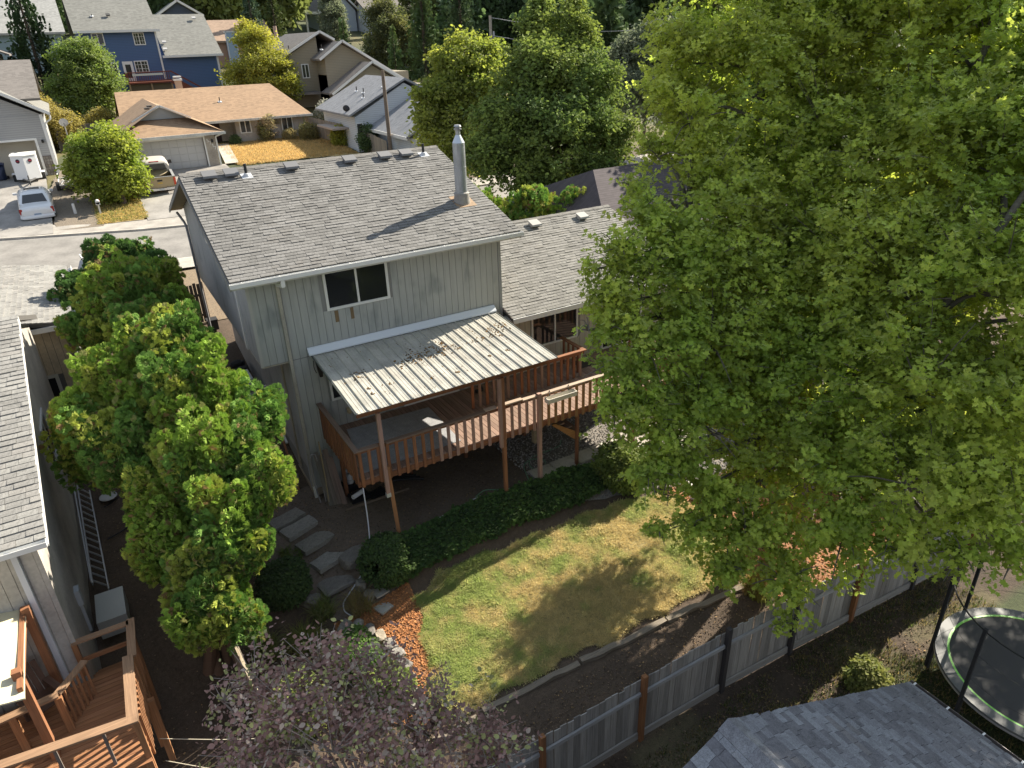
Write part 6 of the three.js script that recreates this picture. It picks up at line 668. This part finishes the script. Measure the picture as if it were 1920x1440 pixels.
{ const t = thing('utility_pole', 'pale utility pole with wires among the trees at the top', 'pole', [39.3, 4.9, -55]); obj('pole', cyl(0.2, 0.15, -0.2, 9.4), mat([0.4, 0.36, 0.3], { map: 'grain' }), t, true); obj('insulator', [cyl(0.1, 0.1, 7.2, 7.9, 0.3, 0.1)], mat([0.4, 0.4, 0.42]), t); }
[[14.1, 13.2], [12.4, 11.5]].forEach(([a, b], i) => tag(obj('overhead_wire', tube([[39.3, a, -55], [47, a - 1.6, -49], [56, b - 0.6, -42], [72, b + 0.5, -30]], 0.035, 40, 5), mat([0.35, 0.35, 0.35])), i ? 'lower overhead wire running right from the pale pole' : 'upper overhead wire running right from the pale pole', 'wire'));
// ---------------------------------------------------------------- vehicles
const tyre = mat([0.02, 0.02, 0.02], { roughness: 0.8 }), rim = mat([0.45, 0.45, 0.46], { metalness: 0.7, roughness: 0.35 }), plate = mat([0.3, 0.38, 0.5]), lampR = mat([0.35, 0.02, 0.015], { roughness: 0.25 });
function wheel(t, x, z, r = 0.34) { const w = obj('wheel', new THREE.CylinderGeometry(r, r, 0.23, 24).rotateZ(Math.PI / 2).translate(x, r, z), tyre, t); obj('rim', new THREE.CylinderGeometry(r * 0.62, r * 0.62, 0.24, 16).rotateZ(Math.PI / 2).translate(x, r, z), rim, w); }
// body rings: each ring is [z, yLow, yHigh, halfWidthLow, halfWidthHigh]
function hull(rings, m = 10) { const pts = []; for (const [z, y0, y1, w0, w1] of rings) { const row = []; const pr = [[-w0, y0 + 0.05], [-w0, (y0 * 0.55 + y1 * 0.45)], [-lerp(w0, w1, 0.6), lerp(y0, y1, 0.82)], [-w1 * 0.94, y1 - 0.015], [-w1 * 0.6, y1 + 0.02], [0, y1 + 0.035]]; for (const [a, b] of pr) row.push([a, b, z]); for (const [a, b] of pr.slice(0, -1).reverse()) row.push([-a, b, z]); row.push([w0 * 0.9, y0, z], [-w0 * 0.9, y0, z]); pts.push(row); } const n = pts[0].length, out = [], id = []; for (const r of pts) for (const p of r) out.push(...p); for (let i = 0; i + 1 < pts.length; i++) for (let j = 0; j < n; j++) { const a = i * n + j, b = i * n + (j + 1) % n, c = a + n, d = b + n; id.push(a, c, b, b, c, d); } for (const i of [0, pts.length - 1]) for (let j = 1; j + 1 < n; j++) id.push(i * n, i * n + (i ? j + 1 : j), i * n + (i ? j : j + 1)); const g = new THREE.BufferGeometry(); g.setAttribute('position', new THREE.Float32BufferAttribute(out, 3)); g.setIndex(id); g.computeVertexNormals(); return g; }
const quad = (a, b, c, d, th = 0.012) => { const n = V3(...b).sub(V3(...a)).cross(V3(...d).sub(V3(...a))).normalize().multiplyScalar(th), f = (p) => [p[0] + n.x, p[1] + n.y, p[2] + n.z]; return polyGeo([a, b, c, d, f(a), f(b), f(c), f(d)], [[4, 5, 6, 7], [0, 1, 5, 4], [1, 2, 6, 5], [2, 3, 7, 6], [3, 0, 4, 7]]); };
{ const t = thing('sedan', 'white sedan with sunroof parked tail first on the far driveway', 'car', [-5.1, 3.14, -36.1], 0.02); t.rotation.x = 0.112; const paint = new THREE.MeshPhysicalMaterial({ color: col(0.75, 0.76, 0.77), roughness: 0.3, clearcoat: 0.7, clearcoatRoughness: 0.1 });
  obj('body', hull([[2.5, 0.42, 0.78, 0.75, 0.7], [2.42, 0.3, 0.95, 0.9, 0.82], [2.2, 0.25, 1.0, 0.94, 0.84], [1.4, 0.22, 1.02, 0.95, 0.86], [0, 0.2, 0.98, 0.95, 0.88], [-1.2, 0.22, 0.95, 0.95, 0.88], [-2.2, 0.26, 0.85, 0.93, 0.82], [-2.5, 0.4, 0.7, 0.8, 0.7]]), paint, t); obj('cabin', hull([[1.62, 0.96, 1.0, 0.82, 0.76], [0.98, 0.94, 1.42, 0.86, 0.6], [0.3, 0.94, 1.46, 0.87, 0.63], [-0.5, 0.94, 1.44, 0.87, 0.62], [-1.25, 0.94, 0.98, 0.84, 0.76]]), paint, t);
  obj('rear_window', quad([-0.66, 1.06, 1.57], [0.66, 1.06, 1.57], [0.54, 1.42, 1.05], [-0.54, 1.42, 1.05]), glassFar, t); for (const s of [-1, 1]) obj('side_window', quad(...(s > 0 ? [[0.85, 1.06, 1.0], [0.85, 1.06, -0.9], [0.68, 1.36, -0.5], [0.68, 1.36, 0.85]] : [[-0.85, 1.06, -0.9], [-0.85, 1.06, 1.0], [-0.68, 1.36, 0.85], [-0.68, 1.36, -0.5]])), glassFar, t); obj('sunroof', bx(-0.42, 0.42, 1.475, 1.492, -0.3, 0.12), glassFar, t); for (const s of [-1, 1]) obj('tail_light', roughen(new THREE.BoxGeometry(0.16, 0.32, 0.1).translate(s * 0.82, 0.78, 2.4), 0.001, 1), lampR, t); obj('number_plate', bx(-0.19, 0.19, 0.52, 0.64, 2.5, 2.52), plate, t); obj('bumper', hull([[2.56, 0.32, 0.5, 0.8, 0.78], [2.4, 0.28, 0.55, 0.94, 0.92]]), paint, t); for (const s of [-1, 1]) obj('mirror', bx(s * 1.0 - 0.1, s * 1.0 + 0.1, 1.0, 1.13, -0.85, -0.7), paint, t); obj('badge', bx(-0.16, 0.16, 0.86, 0.9, 2.44, 2.46), mat([0.3, 0.3, 0.3], { metalness: 0.8, roughness: 0.3 }), t); for (const s of [-1, 1]) for (const z of [1.5, -1.55]) wheel(t, s * 0.85, z); }
{ const t = thing('pickup_truck', 'gold pickup truck with dark bed parked before the garage door', 'truck', [2.35, 3.5, -38.7], -0.03); t.rotation.x = 0.11; const paint = new THREE.MeshPhysicalMaterial({ color: col(0.36, 0.28, 0.16), roughness: 0.35, metalness: 0.3, clearcoat: 0.6 });
  obj('body', [bx(-0.98, -0.86, 0.6, 1.25, 0.9, 2.75), bx(0.86, 0.98, 0.6, 1.25, 0.9, 2.75), hull([[0.9, 0.45, 1.25, 0.98, 0.93], [-1.6, 0.45, 1.2, 0.98, 0.93], [-2.7, 0.5, 1.1, 0.95, 0.85], [-2.85, 0.55, 1.0, 0.85, 0.8]]), bx(-0.86, 0.86, 0.5, 0.62, 0.9, 2.75)], paint, t); obj('tailgate', bx(-0.85, 0.85, 0.62, 1.25, 2.69, 2.76), paint, t); obj('bed_liner', [bx(-0.85, 0.85, 0.62, 0.66, 0.92, 2.68), bx(-0.86, -0.84, 0.66, 1.24, 0.92, 2.68), bx(0.84, 0.86, 0.66, 1.24, 0.92, 2.68)], blk, t); obj('bed_rail', [bx(-1.0, -0.84, 1.25, 1.28, 0.9, 2.76), bx(0.84, 1.0, 1.25, 1.28, 0.9, 2.76), bx(-0.84, 0.84, 1.25, 1.28, 2.68, 2.77)], mat([0.25, 0.25, 0.25]), t);
  obj('cab', hull([[0.88, 1.2, 1.72, 0.9, 0.72], [0.5, 1.2, 1.88, 0.92, 0.74], [-0.6, 1.2, 1.88, 0.92, 0.74], [-1.5, 1.18, 1.22, 0.9, 0.84]]), mat([0.55, 0.5, 0.44], { roughness: 0.35 }), t); obj('rear_window', quad([-0.72, 1.3, 0.9], [0.72, 1.3, 0.9], [0.62, 1.72, 0.86], [-0.62, 1.72, 0.86], 0.02), glassFar, t); for (const s of [-1, 1]) obj('tail_light', bx(s * 0.93 - 0.07, s * 0.93 + 0.07, 0.7, 1.18, 2.68, 2.79), mat([0.6, 0.06, 0.02], { roughness: 0.25 }), t); obj('bumper', [bx(-0.95, -0.35, 0.42, 0.58, 2.76, 2.9), bx(0.35, 0.95, 0.42, 0.58, 2.76, 2.9), bx(-0.35, 0.35, 0.42, 0.55, 2.76, 2.88)], mat([0.6, 0.6, 0.62], { metalness: 0.8, roughness: 0.25 }), t); obj('number_plate', bx(-0.17, 0.17, 0.44, 0.54, 2.88, 2.9), mat([0.6, 0.62, 0.66]), t); obj('tailgate_handle', bx(-0.16, 0.16, 1.0, 1.1, 2.76, 2.78), blk, t); obj('badge', bx(-0.15, 0.15, 0.84, 0.92, 2.76, 2.78), mat([0.7, 0.5, 0.15], { metalness: 0.6 }), t); obj('brake_light', bx(-0.3, 0.3, 1.8, 1.85, 0.6, 0.75), lampR, t); for (const s of [-1, 1]) obj('mirror', bx(s * 1.12 - 0.12, s * 1.12 + 0.12, 1.28, 1.5, -0.95, -0.8), blk, t); for (const s of [-1, 1]) for (const z of [1.75, -1.85]) wheel(t, s * 0.86, z, 0.39); }
{ const t = thing('cargo_trailer', 'white v nosed cargo trailer with two dark logos by the garage', 'trailer', [-5.35, 3.98, -43.1]); const w = mat([0.78, 0.79, 0.8], { roughness: 0.4 }); obj('box', prism([[-0.75, -1.2], [0.75, -1.2], [0.75, 0.75], [0, 1.15], [-0.75, 0.75]], 'y', 0.4, 1.95), w, t); obj('roof', prism([[-0.78, -1.22], [0.78, -1.22], [0.78, 0.77], [0, 1.2], [-0.78, 0.77]], 'y', 1.95, 1.99), white, t); for (const s of [-1, 1]) { const lg = obj('logo', [cyl(0.14, 0.14, 0, 0.012, 0, 0, 14).rotateX(Math.PI / 2)], mat([0.06, 0.02, 0.03]), t); lg.position.set(s * 0.36, 1.62, 0.97); lg.rotation.y = s * 0.49; const rd = obj('logo_mark', bx(-0.09, 0.09, -0.03, 0.03, 0.012, 0.018), mat([0.35, 0.03, 0.05]), lg); } obj('tongue', [bar([-0.45, 0.42, 0.7], [0, 0.4, 2.0], 0.08, 0.08), bar([0.45, 0.42, 0.7], [0, 0.4, 2.0], 0.08, 0.08), cyl(0.04, 0.04, 0.1, 0.75, 0, 1.75)], mat([0.08, 0.08, 0.08]), t); for (const s of [-1, 1]) wheel(t, s * 0.86, -0.2, 0.33); obj('fender', [bx(-1.0, -0.75, 0.68, 0.72, -0.6, 0.2), bx(0.75, 1.0, 0.68, 0.72, -0.6, 0.2)], w, t); }
[[-7.0, -44.2, [0.015, 0.025, 0.06], 'dark blue wheeled bin left of the white trailer'], [-7.75, -44.3, [0.03, 0.045, 0.03], 'dark green wheeled bin at the left picture edge']].forEach(([x, z, c, l]) => { const t = thing('wheeled_bin', l, 'bin', [x, H(x, z) + 0.1, z]); obj('body', hull([[0.3, 0.05, 1.0, 0.24, 0.3], [-0.3, 0.05, 1.05, 0.24, 0.3]]), mat(c, { roughness: 0.5 }), t); const l2 = obj('lid', hull([[0.36, 1.02, 1.06, 0.33, 0.31], [-0.36, 1.06, 1.14, 0.33, 0.31]]), mat(c.map((v) => v * 1.6), { roughness: 0.5 }), t); obj('handle', bx(-0.2, 0.2, 1.1, 1.14, -0.42, -0.36), blk, l2); wheel(t, -0.26, -0.28, 0.12); wheel(t, 0.26, -0.28, 0.12); });
{ const t = thing('utility_trailer', 'small open trailer with pale rails behind the street tree', 'trailer', [-2.9, 3.75, -39.6]); obj('bed', bx(-0.7, 0.7, 0.45, 0.5, -1.2, 1.2), mat([0.2, 0.18, 0.16]), t); for (const x of [-0.7, 0.7]) { obj('side_rail', [bx(x - 0.03, x + 0.03, 0.95, 1.0, -1.2, 1.2), bx(x - 0.03, x + 0.03, 0.72, 0.76, -1.2, 1.2)], white, t); wheel(t, x * 1.18, 0, 0.3); } obj('end_rail', [bx(-0.7, 0.7, 0.95, 1, 1.17, 1.23), bx(-0.7, 0.7, 0.5, 0.55, 1.17, 1.23)], white, t); for (let i = 0; i < 12; i++) obj('scrap_bar', bar([rr(-0.6, 0.6), 0.55, rr(-1, 1)], [rr(-0.6, 0.6), rr(0.6, 0.9), rr(-1, 1)], 0.05, 0.03), i % 2 ? white : mat([0.3, 0.3, 0.32]), t); }
{ const t = thing('sport_utility_vehicle', 'dark windowed vehicle with white roof rack behind the arborvitae', 'car', [-2.35, 2.55, -16.6], 0.1); const p = mat([0.12, 0.13, 0.15], { roughness: 0.3 }); obj('body', hull([[2.2, 0.4, 0.95, 0.85, 0.8], [1.9, 0.3, 1.1, 0.92, 0.86], [-1.4, 0.3, 1.1, 0.92, 0.86], [-2.2, 0.4, 0.95, 0.85, 0.8]]), p, t); obj('cabin', hull([[1.95, 1.05, 1.6, 0.88, 0.68], [-0.5, 1.05, 1.66, 0.88, 0.7], [-1.2, 1.05, 1.12, 0.86, 0.8]]), mat([0.4, 0.41, 0.43]), t); obj('rear_window', quad([-0.7, 1.15, 1.98], [0.7, 1.15, 1.98], [0.62, 1.55, 1.97], [-0.62, 1.55, 1.97], 0.02), glassFar, t); for (const s of [-1, 1]) obj('side_window', quad(...(s > 0 ? [[0.88, 1.15, 1.7], [0.88, 1.15, -0.7], [0.72, 1.52, -0.5], [0.72, 1.52, 1.7]] : [[-0.88, 1.15, -0.7], [-0.88, 1.15, 1.7], [-0.72, 1.52, 1.7], [-0.72, 1.52, -0.5]])), glassFar, t); obj('roof_rack', [0, 1, 2, 3, 4].map((i) => bx(-0.7, 0.7, 1.8, 1.83, -0.4 + i * 0.5, -0.36 + i * 0.5)).concat([bx(-0.72, -0.68, 1.7, 1.85, -0.5, 1.7), bx(0.68, 0.72, 1.7, 1.85, -0.5, 1.7), bx(-0.03, 0.03, 1.8, 1.83, -0.5, 1.7)]), white, t); for (const s of [-1, 1]) for (const z of [1.3, -1.35]) wheel(t, s * 0.82, z, 0.36); }
{ const t = thing('mailbox', 'white post mailbox beside the gravel drive', 'mailbox', [-1.75, 2.95, -32.9]); obj('post', bx(-0.05, 0.05, 0, 0.75, -0.05, 0.05), white, t); obj('box', [bx(-0.12, 0.12, 0.75, 0.9, -0.25, 0.25), cyl(0.12, 0.12, -0.25, 0.25).rotateX(Math.PI / 2).translate(0, 0.9, 0)], white, t); obj('flag', bx(0.12, 0.14, 0.9, 1.08, 0, 0.05), lampR, t); }
tag(obj('white_bollard', cyl(0.09, 0.08, 3.0, 3.75, -3.1, -33.9, 12), white), 'short white marker post on the gravel near the white sedan', 'post');
// ---------------------------------------------------------------- trees and hedges beyond
const yg = mixTone([0.3, 0.33, 0.035], [0.46, 0.43, 0.055], 0.5, 1), midG = mixTone([0.15, 0.24, 0.04], [0.25, 0.32, 0.06], 0.5, 2), darkG = mixTone([0.07, 0.125, 0.035], [0.13, 0.19, 0.05], 0.4, 3), silv = mixTone([0.16, 0.2, 0.11], [0.25, 0.28, 0.17], 0.5, 4), gold = mixTone([0.34, 0.29, 0.06], [0.42, 0.35, 0.08], 0.6, 5);
broadleaf('street_tree', 'round bright green street tree between car and truck', [-0.18, 3.06, -34.5], [[-0.5,5.7,-37.2,2.20],[-1.8,4.9,-36.8,1.40],[0.2,4.5,-35.4,1.47],[-0.7,6.5,-37.8,1.06],[-0.9,3.8,-35.1,0.97]].map(([x, y, z, r]) => [x, y + 0.1, lerp(z, -35.4, 0.6), r * 0.95]), { n: 5200, geo: CL.mid, tone: mixTone([0.2, 0.29, 0.03], [0.36, 0.4, 0.05], 0.7, 6), trunk: 0.16, gap: 0.34 });
broadleaf('leafy_tree', 'rounded green tree left of the tall blue house', [0, H(0, -64), -64], [[0.6,10.7,-64.6,2.52],[1.4,8.8,-63.1,2.11],[-1.3,8.5,-64.4,2.01],[0.2,6.8,-62.6,1.81],[0.6,12.3,-65.5,1.11]], { n: 4200, geo: CL.far, tone: midG, gap: 0.34, size: 0.8 });
broadleaf('yellow_tree', 'yellow green tree behind the brown bungalow roof', [14.9, H(14, -65), -64], [[14.9,12.0,-57.0,1.91],[14.7,13.4,-58.0,1.01],[15.2,9.7,-55.6,2.42],[12.9,9.3,-56.7,1.76],[16.6,8.7,-54.2,1.31]].map(([x, y, z, r]) => [lerp(-2.09, x, 1.1), lerp(12.3, y, 1.1), lerp(18.19, z, 1.1), r * 1.1]), { n: 4400, geo: CL.far, tone: yg, gap: 0.36, size: 0.75 });
broadleaf('yellow_maple', 'yellow green maple just behind the chimney flue', [20.6, H(20, -26), -26], [[21.1,10.1,-26.5,2.28],[19.2,7.9,-26.3,2.11],[21.8,8.5,-25.2,2.28],[19.3,6.0,-25.2,1.93],[17.6,7.1,-25.5,0.86],[23.3,10.6,-26.8,1.43]], { n: 7200, geo: CL.mid, tone: mixTone([0.24, 0.31, 0.045], [0.38, 0.4, 0.065], 0.5, 1), gap: 0.37, size: 1.15 });
broadleaf('dark_tree', 'tall twin topped dark green tree behind the wing roof', [22.3, H(22, -17.5), -17.5], [[23.5,12.4,-21.3,1.35],[25.3,12.4,-20.2,1.28],[22.2,9.9,-19.3,2.19],[23.9,9.3,-17.9,2.50],[20.1,7.2,-19.0,2.35],[21.9,6.4,-16.1,2.90],[24.8,6.7,-15.9,1.72],[18.1,6.0,-18.1,1.53],[20.1,4.8,-16.2,1.68],[23.0,4.7,-14.5,1.53],[24.0,13.9,-21.8,0.70],[25.6,13.7,-20.8,0.80],[23.3,11.3,-20.4,1.3],[25,11,-19.4,1.4]], { n: 15000, geo: CL.mid, m: WAXY, tone: mixTone([0.13, 0.2, 0.045], [0.27, 0.33, 0.065], 0.4, 7, 0.35), gap: 0.36, size: 1.05, trunk: 0.3 });
broadleaf('silver_tree', 'silvery green tree right of the twin topped tree', [39.8, H(40, -30), -30], [[39.8,9.9,-31.0,2.43],[41.8,11.4,-30.7,1.99],[37.7,7.6,-29.6,2.17],[40.3,7.5,-28.1,2.61],[38.8,10.3,-31.8,1.11]], { n: 4600, geo: CL.far, tone: silv, gap: 0.37, size: 0.75 });
broadleaf('olive_tree', 'open crowned olive green tree left of the tall firs', [38, H(38, -82), -82], [[38.8, 12.5, -82, 3.4], [36.9, 10.5, -81.5, 2.6], [40.4, 10.4, -81, 2.6], [38.2, 15.5, -83, 2.2]], { n: 3400, geo: CL.far, tone: mixTone([0.12, 0.15, 0.045], [0.2, 0.2, 0.06], 0.5, 8), gap: 0.42, size: 0.9 });
[[31, -12, 11, 'leafy tree showing through the upper left of the maple'], [37, -3, 12, 'tall leafy tree behind the middle of the maple'], [27, 3.5, 9, 'leafy tree behind the right side of the maple']].forEach(([x, z, h, l]) => broadleaf('leafy_tree', l, [x, H(x, z), z], [[x, H(x, z) + h * 0.55, z, 3.4], [x - 2, H(x, z) + h * 0.4, z + 1, 2.4], [x + 2, H(x, z) + h * 0.42, z - 1, 2.5], [x, H(x, z) + h * 0.85, z, 2.3]], { n: 4200, geo: CL.mid, tone: midG, size: 1.4, gap: 0.33, trunk: 0.25 }));
broadleaf('willow_tree', 'feathery grey green tree before the far pale blue house', [42, H(42, -118), -118], [[42.6, 16, -118, 2.6], [42, 13.5, -117, 2.4], [43, 18.6, -119, 1.8]], { n: 2400, geo: CL.far, tone: silv, gap: 0.36 });
shrub('yellow_shrub', 'golden shrub below the conifer at the far left', [-4.3, H(-4, -60), -60], 2.0, 1500, CL.far, gold, { size: 0.6 }); shrub('yellow_shrub', 'golden shrub beside the satellite dish', [-2.6, H(-2, -55), -55], 1.5, 1200, CL.far, gold, { size: 0.55, up: 1.1 }); shrub('yellow_shrub', 'golden shrub against the dark fence left of the bungalow', [0.5, H(0.5, -57), -57], 1.3, 1000, CL.far, gold, { size: 0.5, up: 1.0 });
fir('fir_tree', 'dark spreading fir at the far left behind the yellow shrubs', [-3.2, H(-3, -80), -80], 12.5, 4.2, mixTone([0.042, 0.091, 0.035], [0.084, 0.140, 0.049], 0.3, 1), { step: 0.34, droop: 0.15 }); fir('fir_tree', 'tall bright fir left of the pale utility pole', [38.7, H(38, -71), -71], 14.5, 3.6, mixTone([0.084, 0.161, 0.056], [0.168, 0.238, 0.077], 0.3, 2), { step: 0.36 }); fir('fir_tree', 'tall fir directly left of the pale utility pole', [45, H(45, -73), -73], 16, 3.4, mixTone([0.112, 0.175, 0.077], [0.196, 0.266, 0.112], 0.3, 3), { step: 0.36 }); fir('fir_tree', 'blue green fir behind the yellow green tree', [22.5, H(22, -90), -90], 12, 2.8, mixTone([0.084, 0.140, 0.077], [0.168, 0.224, 0.126], 0.3, 4), { step: 0.36 }); fir('fir_tree', 'bushy green conifer beside the far tan roof', [28, H(28, -100), -100], 11, 3.0, mixTone([0.098, 0.140, 0.042], [0.210, 0.238, 0.070], 0.3, 5), { step: 0.36 }); fir('fir_tree', 'small bright conifer right of the sage house gable', [35, H(35, -72), -72], 6.5, 1.7, mixTone([0.126, 0.210, 0.070], [0.210, 0.280, 0.084], 0.3, 6), { step: 0.35 }); fir('fir_tree', 'second small conifer right of the sage house gable', [31.5, H(31, -80), -80], 7, 1.9, mixTone([0.098, 0.168, 0.063], [0.182, 0.252, 0.077], 0.3, 7), { step: 0.35 });
{ const b = []; for (let i = 0; i < 9; i++) b.push([13.2 + i * 0.62, 3.4 + 0.5 * Math.sin(i * 2.1), -12.2 + i * 0.3, 0.75], [13.2 + i * 0.62, 4.5 + 0.45 * Math.sin(i * 1.7), -12.2 + i * 0.3, 0.62]); const t = thing('hedge', 'bright arborvitae hedge just behind the wing roof', 'hedge'); obj('stems', b.filter((_, i) => i % 2 === 0).map((p) => cyl(0.05, 0.03, 1.8, p[1] + 0.5, p[0], p[2], 6)), bark, t); const c = plumes(t, b, 330, 45, cypTone, { size: 1.5, geo: CL.fan }); c.name = 'foliage'; }
shrub('rose_bush', 'thin flowering bush against the bungalow wall', [13.3, H(13, -50.2), -50.3], 0.95, 650, CL.mid, mixTone([0.2, 0.22, 0.06], [0.42, 0.3, 0.2], 0.8, 3), { size: 0.55, gap: 0.45, up: 1.3 }); shrub('rose_bush', 'brown green bush at the bungalow corner', [16.4, H(16, -49), -49], 0.9, 600, CL.mid, mixTone([0.2, 0.2, 0.06], [0.32, 0.26, 0.09], 0.8, 3), { size: 0.6 }); shrub('rose_bush', 'small dark bush by the bungalow entry', [10.2, H(10, -50), -50.1], 0.5, 350, CL.mid, darkG, { size: 0.5 }); shrub('rose_bush', 'straw coloured bush between the bungalow windows', [15, H(15, -49.8), -49.9], 0.6, 500, CL.mid, mixTone([0.36, 0.3, 0.12], [0.42, 0.36, 0.18], 0.8, 4), { size: 0.5 }); shrub('climber', 'dark climber on the white house beside the plank fence', [19.2, H(19, -40), -40.6], 1.0, 700, CL.mid, darkG, { size: 0.7, up: 1.4 }); shrub('climber', 'sunny bush inside the fence by the white house', [18.0, H(18, -44), -44.5], 0.9, 650, CL.mid, yg, { size: 0.6, up: 0.9 }); shrub('white_shrub', 'white flowering bush before the sage house', [20.8, H(20, -57), -57], 1.1, 650, CL.mid, mixTone([0.3, 0.34, 0.22], [0.55, 0.55, 0.48], 0.8, 4), { size: 0.8 });
// the wood on the far hillside: one mass
{ const mk = (items, geo) => { const gs = items.map(([p, q, s, c]) => { const g = flat(geo.clone()).applyMatrix4(new THREE.Matrix4().compose(p, q, V3(s, s, s))); return g; }); return mergeGeometries(gs); };
  const con = mk(firItems(18, 3.8, () => null, 1.15, 0.25).map((i) => [i[0], i[1], i[2] * 2.1]), fan(5, 0.75, 40)); const br = []; for (let i = 0; i < 520; i++) { const d = V3(R() - 0.5, R() - 0.5, R() - 0.5).normalize(), f = rr(0.7, 1.05); br.push([V3(d.x * 3.6 * f, 7.5 + d.y * 5.5 * f, d.z * 3.6 * f), Q(R() * 6, R() * 6, R() * 6), rr(1.2, 2.2)]); } const dec = mk(br, cluster('oval', 6, 0.5, 0.42, 41));
  const A = [], B = []; let n = 0; while (n < 420) { const z = rr(-290, -92), x = rr(-80, 210) * (0.5 + Math.abs(z) / 300); if (z > -150 && x < 66) { const u = x / Math.abs(z - 18); if (u > -0.05 && u < 0.2 && z > -125) continue; if (x > 40 && z > -140) continue; if (z > -104 && x < 45) continue; } if (x > 30 && x < 60 && z > -92) continue; n++; const k = rr(0.6, 1.3), s = rr(0.8, 1.45); const it = [V3(x, H(x, z) - 0.3, z), Q(0, R() * 6.3, 0), V3(s * rr(0.85, 1.15), s, s)]; if (R() < 0.68) A.push([...it, col(0.11 * k, 0.17 * k, 0.065 * k)]); else B.push([...it, col(0.22 * k, 0.27 * k, 0.07 * k)]); }
  for (let i = 0; i < 90; i++) { const x = rr(48, 120), z = rr(-95, -38) - 0.2 * x; const k = rr(0.6, 1.3), s = rr(0.8, 1.3); const it = [V3(x, H(x, z) - 0.3, z), Q(0, R() * 6.3, 0), V3(s, s, s)]; (R() < 0.5 ? A : B).push([...it, R() < 0.3 ? col(0.22 * k, 0.25 * k, 0.07 * k) : col(0.1 * k, 0.16 * k, 0.055 * k)]); }
  tag(scatter('far_wood', con, SCALY, scene, A), 'dark conifer wood covering the far hillside', 'wood'); tag(scatter('far_wood', dec, WHITE, scene, B), 'leafy trees mixed through the far wood', 'wood'); }
renderer.render(scene, camera);
